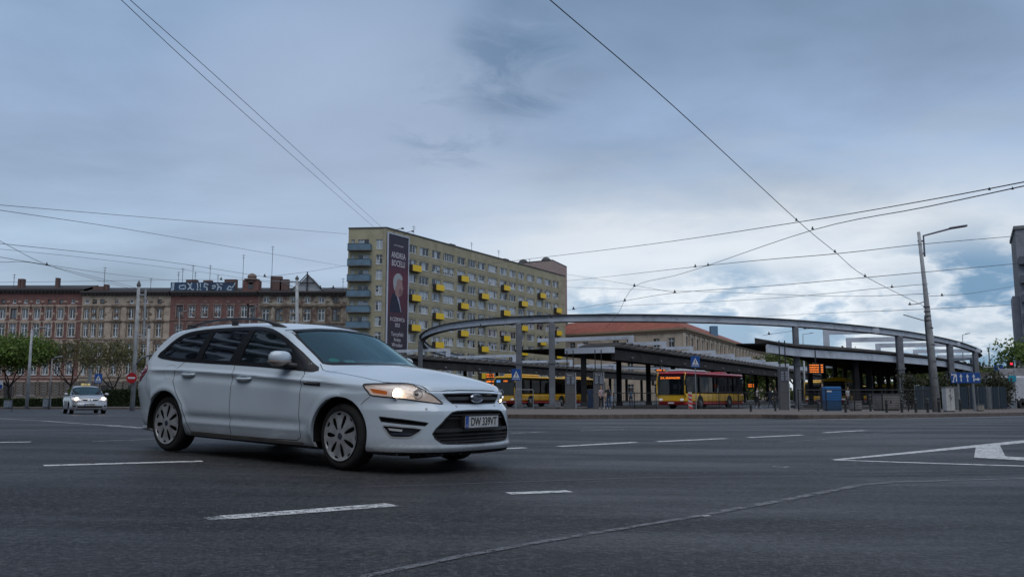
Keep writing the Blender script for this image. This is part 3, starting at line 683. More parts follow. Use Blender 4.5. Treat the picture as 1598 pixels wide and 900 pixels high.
def wheel_set(R_=.318, rim=.235, w=.21):
    """meshes of tyre, wheel trim, hub badge, brake well; axis y, outer face towards -y"""
    h = w / 2; prof = [(rim - .01, -h + .012), (rim + .01, -h + .002), (rim + .03, -h), (R_ - .03, -h + .004), (R_ - .012, -h + .018), (R_ - .002, -h + .035), (R_, -h + .06), (R_, -.012), (R_ - .006, -.010), (R_ - .006, -.004), (R_, 0), (R_, h - .06), (R_ - .012, h - .018), (R_ - .03, h - .004), (rim + .02, h), (rim - .01, h - .012)]
    Mx = Matrix.Rotation(R(-90), 4, 'X')   # z -> y
    tyre = MB().lathe(prof, 56, Mx).mesh('tyre', RUBBER, smooth=40)
    cap = hubcap_mesh(rim - .002).mesh('wheel_trim', CAPM, smooth=30, recalc=False)
    cap.transform(T(0, -h + .004, 0))
    well = MB().lathe([(.001, -h + .05), (rim - .02, -h + .045), (rim - .012, -h + .01)], 40, Mx).mesh('rim', DARKM, smooth=30)
    hub = MB().lathe([(.001, -h - .012), (.028, -h - .012), (.036, -h - .006), (.040, -h + .01)], 28, Mx).mesh('hub_cap', mat('dark_hub_badge', (.05, .06, .09), .3), smooth=30)
    return tyre, cap, well, hub
def add_wheels(parent, ws, pos, steer=0.):
    for (x, y, z), front in pos:
        o = bpy.data.objects.new('wheel', ws[0]); col.objects.link(o); o.parent = parent; o.location = (x, y, z)
        o.rotation_euler = (0, random.uniform(0, 6), (steer if front else 0) + (0 if y < 0 else math.pi))
        # tyre is the wheel's own mesh, the rest are sub-parts
        for nme, me in (('wheel_trim', ws[1]), ('rim', ws[2]), ('hub_cap', ws[3])):
            c = bpy.data.objects.new(nme, me); col.objects.link(c); c.parent = o
def snap(B, P, fr, poly, facing, st=.014):
    """pull the nearest grid vertices onto an outline so that the cut runs clean"""
    a, b = fr.coords(P); i = np.where(facing(P) & (np.abs(polysdf(a, b, poly)) < st * .62))[0]
    if not len(i): return
    q = np.stack([a[i], b[i]], 1); L = np.array(poly, float); best = np.full(len(i), 1e9); near_ = q.copy()
    for j in range(len(L)):
        A1, A2 = L[j - 1], L[j]; e = A2 - A1; t_ = np.clip(((q - A1) @ e) / max(e @ e, 1e-12), 0, 1); pt = A1 + t_[:, None] * e; d = np.hypot(*(q - pt).T); m_ = d < best; best[m_] = d[m_]; near_[m_] = pt[m_]
    H = onbody(B, fr, near_); ok = (~np.isnan(H).any(1)); ok[ok] &= np.linalg.norm(H[ok] - P[i[ok]], axis=1) < .05; P[i[ok]] = H[ok]
def arch_snap(B, P, cx, cz, r, st):
    for sg in (-1, 1):
        rad = np.hypot(P[:, 0] - cx, P[:, 2] - cz); i = np.where((np.abs(rad - r) < st * .62) & (P[:, 1] * sg > .6))[0]
        a = np.arctan2(P[i, 2] - cz, P[i, 0] - cx); q = np.stack([cx + r * np.cos(a), cz + r * np.sin(a)], 1)
        H = onbody(B, FSIDE(sg), q); ok = ~np.isnan(H).any(1); P[i[ok]] = H[ok]
def liner_mesh(cx, cz, r, y0, y1):
    res = []
    for sg in (-1, 1):
        n = 28; vs = []; fs = []
        for i in range(n + 1):
            a = R(-12 + 204 * i / n); vs += [(cx + r * math.cos(a), sg * y0, cz + r * math.sin(a)), (cx + r * math.cos(a), sg * y1, cz + r * math.sin(a))]
            if i < n: fs.append((2 * i, 2 * i + 1, 2 * i + 3, 2 * i + 2))
        k = len(vs); fs.append(tuple(range(1, k, 2))); res.append(MB().add(vs, fs))
    return res
def mir(poly, sg):   # side polygons are given once; y sign lives in the frame
    return poly
def seat(mb, x, y, z, w=.26):
    mb.rbox(x - .25, x + .27, y - w, y + w, z, z + .16, .07)
    M = T(x - .24, y, z + .1) @ Matrix.Rotation(R(-14), 4, 'Y'); mb.rbox(-.07, .07, -w, w, 0, .58, .06, M); mb.rbox(-.05, .05, -.13, .13, .60, .80, .045, M)

def make_estate():
    B = estate_body(); P, Fq = B.grid(); Fq = orient(P, Fq, B)
    t = thing('estate_car', 'white estate car with black roof rails driving past in the foreground', 'car', Vector(CARP)); t.rotation_euler = Euler((0, -CPIT, CYAW), 'XYZ')
    RA = .368
    for cx, cz in ((1.43, .325), (-1.425, .325)): arch_snap(B, P, cx, cz, RA, .016)
    for cx, cz in ((1.43, .325), (-1.425, .325)):
        c = P[Fq].mean(1); Fq = Fq[~((np.hypot(c[:, 0] - cx, c[:, 2] - cz) < RA) & (np.abs(c[:, 1]) > .50))]
    # outlines in car coordinates
    dlo = catmull([(-1.80, 1.088), (-1.743, 1.161), (-1.66, 1.255), (-1.56, 1.322), (-1.435, 1.360), (-1.249, 1.381), (-1.031, 1.394), (-.658, 1.402), (-.269, 1.404), (-.056, 1.385), (.103, 1.350), (.28, 1.292), (.481, 1.210), (.70, 1.102), (.885, .996), (.985, .936), (.82, .944), (.5, .962), (.237, .977), (-.05, .989), (-.334, 1.0), (-.65, 1.010), (-1.002, 1.024), (-1.3, 1.036), (-1.55, 1.055)], 2)
    p1 = catmull([(-1.72, 1.103), (-1.675, 1.186), (-1.586, 1.268), (-1.465, 1.322), (-1.30, 1.350), (-1.004, 1.367), (-1.0, 1.355), (-.985, 1.05), (-1.0, 1.045), (-1.186, 1.047), (-1.458, 1.064), (-1.65, 1.087)], 2)
    p2 = [(-.935, 1.370), (-.78, 1.374), (-.47, 1.378), (-.325, 1.378), (-.355, 1.2), (-.37, 1.022), (-.6, 1.028), (-.90, 1.040), (-.905, 1.10), (-.93, 1.25)]
    p3 = catmull([(-.235, 1.378), (-.031, 1.360), (.158, 1.315), (.35, 1.241), (.50, 1.172), (.575, 1.125), (.575, .995), (.54, .987), (.2, 1.001), (-.1, 1.012), (-.19, 1.014), (-.215, 1.1), (-.225, 1.25)], 2)
    wn = [(.622, 1.357), (.664, 1.27), (.682, 1.15), (.697, 1.065), (.712, 1.014), (.65, 1.008), (.3, 1.022)]
    wsp = [(0, 1.398), (.33, 1.388)] + wn + [(0, 1.027)] + [(-y, z) for y, z in reversed(wn)] + [(-.33, 1.388)]
    hl = catmull([(1.698, .802), (1.735, .818), (1.854, .827), (1.963, .832), (2.064, .829), (2.136, .803), (2.203, .761), (2.251, .722), (2.285, .68), (2.306, .647), (2.265, .650), (2.155, .674), (1.989, .696), (1.812, .712), (1.76, .742)], 2)
    # the head lamp wraps round the corner: read it in the corner frame
    def corner(pts, sg):
        f0 = FCORNER(-1); H = onbody(B, FSIDE(-1), pts); a, b = f0.coords(H); return [(float(u), float(v)) for u, v in zip(a, b)]
    hlc = [(.1, .1)]
    H = camhits(B, [(540 + x / 5.625, 580 + y / 5.625) for x, y in ((150, 120), (180, 107), (300, 104), (430, 100), (550, 105), (620, 130), (700, 170), (760, 205), (810, 245), (850, 280), (780, 275), (600, 250), (400, 225), (230, 208), (195, 180))])
    a, b = FCORNER(-1).coords(H); hlc = catmull(list(zip(a.tolist(), b.tolist())), 2)
    fogs = [(540 + x / 5.625, 580 + y / 5.625) for x, y in ((290, 393), (500, 417), (722, 448), (695, 472), (500, 455), (310, 433))]
    H = camhits(B, fogs); a, b = FCORNER(-1).coords(H); slot = list(zip(a.tolist(), b.tolist()))
    H = camhits(B, [(540 + x / 5.625, 580 + y / 5.625) for x, y in ((325, 470), (500, 482), (665, 500), (600, 556), (550, 575), (430, 575), (385, 562), (350, 515))]); a, b = FCORNER(-1).coords(H); fog = catmull(list(zip(a.tolist(), b.tolist())), 2)
    ug = [(-.435, .737), (-.2, .745), (0, .747), (.2, .745), (.435, .737), (.385, .69), (.335, .652), (.1, .648), (-.1, .648), (-.335, .652), (-.385, .69)]
    lg = catmull([(-.585, .375), (-.50, .470), (-.41, .553), (-.32, .580), (0, .585), (.32, .580), (.41, .553), (.50, .470), (.585, .375), (.52, .300), (.42, .280), (0, .272), (-.42, .280), (-.52, .300)], 2)
    front = lambda c: c[:, 0] > 1.6
    Fs = Fq; rw = catmull([(-.56, 1.38), (0, 1.405), (.56, 1.38), (.66, 1.10), (0, 1.07), (-.66, 1.10)], 3)
    for sg in (-1, 1):
        side = lambda c, sg=sg: c[:, 1] * sg > .3
        cf = FCORNER(sg); cs = lambda c, sg=sg: (c[:, 1] * sg > 0) & (c[:, 0] > 1.5)
        for p_ in (p1, p2, p3): snap(B, P, FSIDE(sg), p_, side)
        for p_ in (hlc, slot, fog): snap(B, P, cf, p_, cs)
    snap(B, P, FFRONT, wsp, lambda c: (c[:, 2] > .99) & (c[:, 0] > .1)); snap(B, P, FFRONT, ug, front); snap(B, P, FFRONT, lg, front)
    for sg in (-1, 1):
        side = lambda c, sg=sg: c[:, 1] * sg > .3
        for p_ in (p1, p2, p3): Fs = cut(P, Fs, FSIDE(sg), p_, 0, side)
        cf = FCORNER(sg); cs = lambda c, sg=sg: (c[:, 1] * sg > 0) & (c[:, 0] > 1.5)
        Fs = cut(P, Fs, cf, hlc, 0, cs); Fs = cut(P, Fs, cf, slot, 0, cs); Fs = cut(P, Fs, cf, fog, 0, cs)
    Fs = cut(P, Fs, FFRONT, wsp, 0, lambda c: (c[:, 2] > 1.0) & (c[:, 0] > .1)); Fs = cut(P, Fs, FFRONT, ug, 0, front); Fs = cut(P, Fs, FFRONT, lg, 0, front)
    # rear window
    Fs = cut(P, Fs, FREAR, rw, .004, lambda c: (c[:, 0] < -1.4) & (c[:, 2] > 1.0))
    cen = P[Fs].mean(1)
    # doors and bonnet become parts of their own
    doorF = [(-.262, 1.002), (-.232, .9), (-.238, .70), (-.230, .40), (-.225, .245), (.4, .245), (.84, .252), (.90, .285), (.868, .50), (.862, .80), (.868, .90), (.84, .944), (.5, .962), (.1, .985)]
    doorR = [(-.262, 1.002), (-.232, .9), (-.238, .70), (-.230, .40), (-.225, .245), (-.95, .252), (-1.02, .40), (-1.08, .55), (-1.20, .68), (-1.29, .80), (-1.30, .90), (-1.255, .96), (-1.17, 1.030), (-.8, 1.018)]
    bon = [(.93, -.745), (1.02, -.785), (1.25, -.775), (1.5, -.785), (1.714, -.80), (1.86, -.79), (1.97, -.735), (2.06, -.66), (2.15, -.60), (2.225, -.545), (2.262, -.44), (2.285, -.3), (2.300, 0)]
    bonn = bon + [(x, -y) for x, y in reversed(bon[:-1])]
    for sg in (-1, 1):
        for nm, pl in (('front_door', doorF), ('rear_door', doorR)):
            a, b = FSIDE(sg).coords(cen); m_ = inpoly(a, b, pl) & (cen[:, 1] * sg > .5); d = bsurf(B, P, Fs[m_], nm, WHITE, t); Fs = Fs[~m_]; cen = cen[~m_]
            hx = -.04 if nm == 'front_door' else -1.03; hz = .845 if nm == 'front_door' else .878
            # handle: flat oval, recess shade put into its grey, and a bar off the door
            hp = onbody(B, FSIDE(sg), [(hx + (u - .5) * .25, hz + .004 * u) for u in np.linspace(0, 1, 9)]); Nn = B.normal(hp)
            off = np.array([.004, .02, .030, .032, .032, .032, .030, .02, .004])[:, None]
            MB().tube(hp + Nn * off, [.011, .015, .016, .017, .017, .017, .016, .015, .011], 10).build('handle', WHITE, d, smooth='all')
            panel_part(B, FSIDE(sg), [(hx + .10 * math.cos(a_), hz - .012 + .036 * math.sin(a_)) for a_ in np.linspace(0, 2 * math.pi, 20, endpoint=False)], 'handle_recess_shade', mat('shaded_handle_recess', (.30, .32, .34), .5), d, .0015)
    m_ = inpoly(cen[:, 0], cen[:, 1], bonn) & (cen[:, 2] > .70) & (B.normal(cen)[:, 2] > .25) & (cen[:, 0] > .8)
    bsurf(B, P, Fs[m_], 'bonnet', WHITE, t); Fs = Fs[~m_]
    bsurf(B, P, Fs, 'body', WHITE, t)
    # dark lining behind the shell round the cabin
    c = P[Fs].mean(1); m_ = (c[:, 2] > .75) & (c[:, 0] < 1.0) & (c[:, 0] > -2.1); bsurf(B, P, Fs[m_], 'cabin_lining', LINER, t, off=-.022)
    for sg in (-1, 1):
        fs_ = FSIDE(sg)
        tr = ribbon(B, fs_, dlo, .024, .0045, thick=1)
        ribbon(B, fs_, [(-1.0, 1.36), (-.985, 1.04)], .05, .0035, closed=False, mb=tr); ribbon(B, fs_, [(-.965, 1.372), (-.91, 1.2), (-.93, 1.04)], .035, .004, closed=False, mb=tr)
        tr.build('window_trim', TRIMB, t, smooth=40)
        # black pillars, quarter sail and glass surround: frame panel with the three panes left out
        mb = panel(B, fs_, dlo, .0030, .022); Q = np.array(mb.v); fsq = []
        for f in mb.f:
            cc = Q[list(f)].mean(0); 
            if not any(inpoly(np.array([cc[0]]), np.array([cc[2]]), p_)[0] for p_ in (p1, p2, p3)): fsq.append(f)
        mb.f = fsq; normset(B, mb.build('window_frame', TRIMB, t, smooth='all'))
        for p_, w_ in ((p1, .016), (p2, .016), (p3, .016)): ribbon_part(B, fs_, p_, w_, 'window_seal', TRIMB, t, .0028)
        panel_part(B, fs_, p1, 'quarter_window', G_RR, t, -.003); panel_part(B, fs_, p2, 'rear_side_window', G_RR, t, -.003); panel_part(B, fs_, p3, 'front_side_window', G_FR, t, -.003)
        for pl in (doorF, doorR): ribbon_part(B, fs_, pl, .007, 'door_gap', SEAM, t, .0012)
        ribbon_part(B, fs_, [(1.79, .70), (1.74, .665), (1.70, .625)], .005, 'bumper_gap', SEAM, t, .0012, closed=False)
        ribbon_part(B, fs_, [(-1.80, .93), (-1.86, .86), (-1.84, .70), (-1.76, .62)], .005, 'bumper_gap', SEAM, t, .0012, closed=False)
        if sg < 0: ribbon_part(B, fs_, catmull([(-1.50, .955), (-1.44, .982), (-1.34, .972), (-1.31, .90), (-1.34, .835), (-1.44, .825), (-1.50, .85), (-1.515, .90)], 3), .003, 'fuel_flap_gap', mat('thin_gap', (.20, .21, .22), .6), t, .0010)
        # side vent
        ribbon_part(B, fs_, [(.90, .815), (1.14, .803)], .032, 'side_vent', BLACKP, t, .004, closed=False, thick=1); ribbon_part(B, fs_, [(.905, .826), (1.12, .813)], .008, 'vent_trim', CHROME, t, .006, closed=False, thick=1)
        # sill
        ribbon_part(B, fs_, [(-.95, .235), (.93, .228)], .022, 'sill', mat('dirty_sill', (.20, .18, .16), .7, c2=(.12, .10, .09), sc_=6), t, .004, closed=False, thick=1)
        cf = FCORNER(sg)
        # head lamp: bowl, reflectors, lens, black surround
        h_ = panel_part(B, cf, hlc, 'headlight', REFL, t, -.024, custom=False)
        panel_part(B, cf, hlc, 'lens', G_LENS, h_, .001); ribbon_part(B, cf, hlc, .011, 'lamp_surround', TRIMB, h_, .0022)
        hw = MB(); Q0 = onbody(B, cf, hlc, .0); Q1 = onbody(B, cf, hlc, -.024); n = len(hlc); hw.add(np.concatenate([Q0, Q1]), [(i, (i + 1) % n, n + (i + 1) % n, n + i) for i in range(n)]); hw.build('lamp_wall', mat('lamp_housing', (.62, .61, .62), .3, .0), h_, smooth=60)
        def inl(u, v, off):   # point inside the lamp given by fractions of its outline box
            A0 = np.array(hlc); x0, y0 = A0.min(0); x1, y1 = A0.max(0); return onbody(B, cf, [(x0 + (x1 - x0) * u, y0 + (y1 - y0) * v)], off)[0]
        A0 = np.array(hlc); rear_u = 1 if hlc[0][0] > A0[:, 0].mean() else 0
        def fu(u): return 1 - u if rear_u else u
        for u, v, r_, mm, nm in ((.40, .60, .060, CHROME, 'reflector_bowl'), (.66, .52, .052, CHROME, 'reflector_bowl')):
            c0 = inl(fu(u), v, -.030); M = T(*c0) @ (Vector((1.0, sg * .25, 0))).to_track_quat('Z', 'Y').to_matrix().to_4x4()
            MB().lathe([(.012, -.01), (r_ * .6, .002), (r_ * .9, .02), (r_, .034), (r_ * .93, .036)], 24, M).build(nm, mm, h_, smooth=50)
            MB().lathe([(.001, .028), (.012, .026), (.020, .016), (.018, .0)], 16, M).build('bulb', LAMPON if u < .5 else mat('bulb_glass', (.5, .5, .5), .1), h_, smooth='all')
        am = []
        for u, v in ((.075, .72), (.30, .63), (.29, .42), (.12, .50)):
            A1 = np.array(hlc); x0, y0 = A1.min(0); x1, y1 = A1.max(0); am.append((x0 + (x1 - x0) * fu(u), y0 + (y1 - y0) * v))
        panel_part(B, cf, am, 'indicator', AMBER, h_, -.012, .02)
        panel_part(B, cf, slot, 'bumper_slot', DARKM, t, -.022, custom=False); ribbon_part(B, cf, slot, .010, 'slot_edge', BLACKP, t, .001)
        fg = panel_part(B, cf, fog, 'fog_light', mat('fog_lamp_housing', (.12, .12, .13), .25, .7), t, -.028, custom=False); ribbon_part(B, cf, fog, .012, 'fog_surround', mat('silver_plastic', (.48, .50, .52), .3, .2), fg, .003, thick=1)
        fa = np.array(fog); x0, y0 = fa.min(0); x1, y1 = fa.max(0); fl_ = lambda u, v: (x0 + (x1 - x0) * fu(u), y0 + (y1 - y0) * v)
        panel_part(B, cf, [fl_(.12, .80), fl_(.50, .70), fl_(.48, .52), fl_(.17, .60)], 'daytime_lamp', mat('frosted_lamp', (.65, .68, .70), .3), fg, -.008); ribbon_part(B, cf, [fl_(.2, .35), fl_(.75, .30)], .012, 'fog_blade', CHROME, fg, -.010, closed=False)
        # tail lamp
        tl = [(-1.875, .935), (-1.872, .908), (-1.92, .868), (-2.02, .80), (-2.10, .775), (-2.2, .80), (-2.2, .95), (-2.1, 1.005), (-1.95, .985)]
        l_ = panel_part(B, fs_, tl, 'tail_light', REDL, t, .006); ribbon_part(B, fs_, [(-1.90, .94), (-1.97, .96), (-2.1, .975)], .022, 'reversing_lens', mat('clear_red_lens', (.75, .55, .55), .2), l_, .009, closed=False)
        panel_part(B, FREAR, [(sg * .84, .80), (sg * .55, .88), (sg * .55, .98), (sg * .80, 1.0)], 'tail_light', REDL, t, .006)
        # mirror
        mx = .60 if sg < 0 else .47; mm_ = T(mx, sg * .985, 1.058)
        prof = [(.001, -.072), (.06, -.070), (.098, -.058), (.118, -.03), (.124, 0), (.118, .030), (.098, .055), (.06, .069), (.001, .072)]
        mc = MB().lathe(prof, 28, mm_ @ Matrix.Diagonal((.68, 1.05, 1.0, 1))); V_ = np.array(mc.v); V_[:, 0] = np.where(V_[:, 0] < mx - .04, mx - .04 + (V_[:, 0] - mx + .04) * .12, V_[:, 0]); mc.v = [tuple(v) for v in V_]
        mo = mc.build('mirror', WHITE, t, smooth=50)
        MB().lathe([(.075, -.078), (.125, -.046), (.129, -.036), (.128, -.026)], 28, mm_ @ Matrix.Diagonal((.68, 1.05, 1, 1))).build('mirror_indicator', mat('mirror_lens', (.42, .34, .30), .25), mo, smooth=50)
        MB().tube([(.72, sg * .80, .965), (.67, sg * .88, .985), (.63, sg * .98, .995)], [.04, .030, .026], 12).build('mirror_stalk', BLACKP, mo, smooth='all')
        # roof rail
        rp = [(.17, .562, 1.392), (.05, .565, 1.432), (-.13, .566, 1.474), (-.33, .566, 1.503), (-.55, .566, 1.517), (-.82, .566, 1.519), (-1.12, .567, 1.508), (-1.35, .57, 1.482), (-1.52, .575, 1.443), (-1.64, .58, 1.400)]
        q = catmull(rp, 4, closed=False); rm = MB(); n = len(q); vs = []; fs = []
        for i, c_ in enumerate(q):
            tt = i / (n - 1); w_ = .019; th = .014 + .020 * math.exp(-((tt - .10) / .09) ** 2) + .008 * math.exp(-((tt - 1) / .08) ** 2); dn = .018 * math.exp(-((tt - .12) / .09) ** 2)
            for k in range(8):
                a_ = 2 * math.pi * k / 8; vs.append((c_[0], sg * c_[1] + w_ * math.cos(a_), c_[2] - dn + th * math.sin(a_)))
            if i: fs += [((i - 1) * 8 + k, (i - 1) * 8 + (k + 1) % 8, i * 8 + (k + 1) % 8, i * 8 + k) for k in range(8)]
        fs += [tuple(range(8)), tuple(range((n - 1) * 8, n * 8))]; rm.add(vs, fs)
        for xx in (-.72, -1.48): rm.rbox(xx - .05, xx + .05, sg * .566 - .015, sg * .566 + .015, 1.42, 1.50 if xx > -1 else 1.44, .01)
        rm.build('roof_rail', mat('dark_roof_rail', (.035, .037, .042), .42, c2=(.05, .052, .058)), t, smooth=50)
    g = MB(); ribbon(B, FTOP, bonn, .007, .0013, mb=g, closed=False); g.build('bonnet_gap', SEAM, t, smooth='all')
    # windscreen
    panel_part(B, FFRONT, wsp, 'windscreen', G_WS, t, -.002, .04); ribbon_part(B, FFRONT, wsp, .024, 'windscreen_surround', TRIMB, t, .0026)
    MB().tube([(1.02, -.55, 1.025), (.90, -.1, 1.085), (.88, .02, 1.10)], .006, 6).tube([(1.10, .1, 1.022), (.90, .55, 1.08)], .006, 6).build('wipers', BLACKP, t)
    panel_part(B, FREAR, rw, 'rear_window', G_RR, t, -.002, .05); ribbon_part(B, FREAR, rw, .03, 'rear_window_surround', TRIMB, t, .002)
    # grilles
    def recessed(poly, name, dep, m):
        o = panel_part(B, FFRONT, poly, name, m, t, -dep, custom=False); Q0 = onbody(B, FFRONT, poly, .0); Q1 = onbody(B, FFRONT, poly, -dep); n = len(poly)
        MB().add(np.concatenate([Q0, Q1]), [(i, (i + 1) % n, n + (i + 1) % n, n + i) for i in range(n)]).build('grille_wall', BLACKP, o, smooth=60); ribbon_part(B, FFRONT, poly, .012, 'grille_frame', BLACKP, o, .0015); return o
    u_ = recessed(ug, 'upper_grille', .03, DARKM)
    ribbon_part(B, FFRONT, [(-.385, .697), (0, .700), (.385, .697)], .030, 'grille_bar', mat('grille_grey_bar', (.05, .05, .058), .35), u_, .000, closed=False, thick=1)
    l_ = recessed(lg, 'lower_grille', .045, DARKM)
    sb = MB()
    for z_, w_ in ((.545, .40), (.515, .43), (.395, .555), (.360, .57), (.325, .535), (.298, .49)): ribbon(B, FFRONT, [(-w_, z_), (0, z_ + .002), (w_, z_)], .010, -.012, closed=False, mb=sb)
    sb.build('grille_slats', mat('slat_grey', (.022, .020, .023), .5), l_, smooth=40)
    ribbon_part(B, FFRONT, [(-.56, .405), (0, .412), (.56, .405)], .035, 'bumper_bar', BLACKP, l_, -.004, closed=False, thick=1)
    # lower lip shadow line and sensors
    for y_ in (-.62, -.30, .30, .62):
        h = onbody(B, FFRONT, [(y_, .625 if abs(y_) < .4 else .60)], .001)[0]; nn = Vector(B.normal(h[None])[0]); MB().lathe([(.001, .003), (.010, .003), (.012, 0)], 14, T(*h) @ nn.to_track_quat('Z', 'Y').to_matrix().to_4x4()).build('parking_sensor', mat('sensor_grey', (.35, .37, .38), .4), t)
    # badge
    bd = Vector(onbody(B, FFRONT, [(0, .700)], .012)[0]); Mb = T(*bd) @ Matrix.Rotation(R(90), 4, 'Y') @ Matrix.Rotation(R(90), 4, 'Z')
    E_ = Matrix.Diagonal((.098, .043, 1, 1))
    bo = MB().lathe([(.82, .012), (.90, .016), (1.0, .010), (1.0, -.01)], 36, Mb @ E_).build('badge', CHROME, t, smooth=50); MB().lathe([(.001, .010), (.84, .011)], 36, Mb @ E_).build('badge_field', mat('badge_dark_blue', (.03, .04, .08), .25), bo)
    MB().lathe([(.74, .0115), (.78, .013), (.82, .0115)], 36, Mb @ Matrix.Diagonal((.085, .037, 1, 1))).build('badge_ring', CHROME, bo)
    lettering('Ford', .048, Matrix.Translation(bd) @ T(.012, 0, 0) @ RZ(R(90)), CHROME, bo, 'badge_script', ex=.001, shear=.45, sx=1.35)
    # number plate
    pz, px_ = .480, 2.425
    pl = MB().rbox(-.26, .26, -.057, .057, -.005, .005, .008, T(px_, 0, pz) @ Matrix.Rotation(R(90), 4, 'Y') @ Matrix.Rotation(R(90), 4, 'Z')).build('number_plate', PLATEW, t)
    MB().box(px_ + .0052, px_ + .0062, -.258, -.212, pz - .055, pz + .055).build('plate_band', PLATEB, pl)
    lettering('DW 339VT', .108, T(px_ + .0065, .024, pz - .002) @ RZ(R(90)), INK, pl, ex=.0008, bold=.0018, sx=.79); lettering('PL', .028, T(px_ + .0068, -.235, pz - .036) @ RZ(R(90)), PLATEW, pl, ex=.0005)
    fr_ = MB(); 
    for a_, b_, c_, d_ in ((-.266, .266, .056, .066), (-.266, .266, -.066, -.056)): fr_.box(px_ - .004, px_ + .008, a_, b_, pz + c_, pz + d_)
    fr_.build('plate_frame', BLACKP, pl)
    MB().box(2.32, 2.424, -.255, .255, .425, .535).build('plate_carrier', BLACKP, pl)
    # wheels, liners
    ws = wheel_set(); add_wheels(t, ws, [((1.43, -.790, .322), 1), ((-1.425, -.790, .322), 0), ((1.43, .790, .322), 1), ((-1.425, .790, .322), 0)], steer=R(-3))
    for cx in (1.43, -1.425):
        for m2 in liner_mesh(cx, .325, RA - .001, .915, .50): m2.build('wheel_arch_liner', DARKM, t)
    for cx in (1.43, -1.425):
        for sg in (-1, 1):
            aa = np.linspace(R(-24), R(204), 60); H = onbody(B, FSIDE(sg), [(cx + RA * math.cos(a_), .325 + RA * math.sin(a_)) for a_ in aa]); ok = ~np.isnan(H).any(1); H = H[ok]
            I_ = H.copy(); I_[:, 1] -= sg * .035; n = len(H); MB().add(np.stack([H, I_], 1).reshape(-1, 3), [(2 * i, 2 * i + 1, 2 * i + 3, 2 * i + 2) for i in range(n - 1)]).build('arch_return', WHITE, t, smooth='all')
    MB().rbox(-2.1, 1.9, -.55, .55, .19, .32, .1).build('floor_pan', UNDER, t)
    MB().tube([(1.25, -.2, .15), (1.0, -.62, .16)], .03, 8).box(2.0, 2.05, -.55, .55, .13, .22).build('air_deflector', UNDER, t)
    # cabin: dashboard, wheel, seats
    MB().rbox(.62, 1.05, -.66, .66, .70, .955, .10).build('dashboard', LINER, t, smooth=50)
    M = T(.52, .36, .93) @ Matrix.Rotation(R(-66), 4, 'Y'); MB().lathe([(.175, -.014), (.19, 0), (.175, .014), (.162, 0), (.175, -.014)], 28, M).box(-.17, .17, -.02, .02, -.01, .01, M).build('steering_wheel', LINER, t, smooth=50)
    sm = MB(); seat(sm, 0., -.36, .46); seat(sm, 0., .36, .46); seat(sm, -.95, -.38, .46, .3); seat(sm, -.95, .38, .46, .3); sm.build('seats', SEATM, t, smooth=50)
    MB().rbox(-.04, .0, -.12, .12, -.03, .03, .01, T(.46, 0, 1.30)).build('rear_view_mirror', BLACKP, t)
    # stickers on the windscreen
    st = onbody(B, FFRONT, [(-.575, 1.055)], -.004)[0]; nn = Vector(B.normal(st[None])[0]).to_track_quat('Z', 'Y').to_matrix().to_4x4()
    MB().lathe([(.001, .0), (.04, 0)], 20, T(*st) @ nn @ Matrix.Diagonal((1.4, .9, 1, 1))).build('sticker', mat('green_sticker', (.03, .50, .36), .5, emit=None), t)
    panel_part(B, FFRONT, [(-.49, 1.035), (-.38, 1.035), (-.38, 1.058), (-.49, 1.058)], 'sticker', mat('pale_sticker', (.45, .58, .62), .5), t, -.004)
    return t, B
ESTATE, EB = make_estate()
# ------------------------------------------------------------------ facades
OLIVE = mat('olive_render', (.38, .345, .235), .9, c2=(.30, .27, .18), sc_=.35, bump=.2, dirt=((.14, .12, .08), .5, .45)); OLIVE2 = mat('pale_olive_render', (.33, .30, .22), .9, c2=(.25, .225, .165), sc_=.5)
WFR = mat('white_window_frame', (.76, .77, .78), .5, c2=(.6, .61, .62), sc_=3); GREYW = mat('grey_concrete', (.22, .22, .225), .85, c2=(.15, .15, .155), sc_=.8, bump=.2, dirt=((.08, .08, .08), 1.1, .6))
def winmat(name, seed, curtain=(.30, .31, .31), p=.5):
    m = bpy.data.materials.new(name); m.use_nodes = True; t = m.node_tree; b = t.nodes['Principled BSDF']
    oi = t.nodes.new('ShaderNodeObjectInfo'); co = t.nodes.new('ShaderNodeTexCoord').outputs['Object']; sp = t.nodes.new('ShaderNodeSeparateXYZ'); t.links.new(co, sp.inputs[0])
    wn = t.nodes.new('ShaderNodeTexWhiteNoise'); wn.noise_dimensions = '3D'; fl = t.nodes.new('ShaderNodeVectorMath'); fl.operation = 'SNAP'; fl.inputs[1].default_value = (.9, 50, 1.9)
    ad = t.nodes.new('ShaderNodeVectorMath'); ad.operation = 'ADD'; t.links.new(co, ad.inputs[0]); t.links.new(oi.outputs['Location'], ad.inputs[1]); t.links.new(ad.outputs[0], fl.inputs[0]); t.links.new(fl.outputs[0], wn.inputs['Vector'])
    c = mixc(t, ramp(t, wn.outputs['Value'], [(p - .02, 0.), (p + .02, 1.)]), (.015, .018, .022), curtain); t.links.new(c, b.inputs['Base Color'])
    b.inputs['Roughness'].default_value = .08; b.inputs['Specular IOR Level'].default_value = .9; return m
PANE = winmat('window_pane', 1, (.34, .37, .41), .5); PANED = winmat('dark_window_pane', 2, (.14, .15, .16), .72)
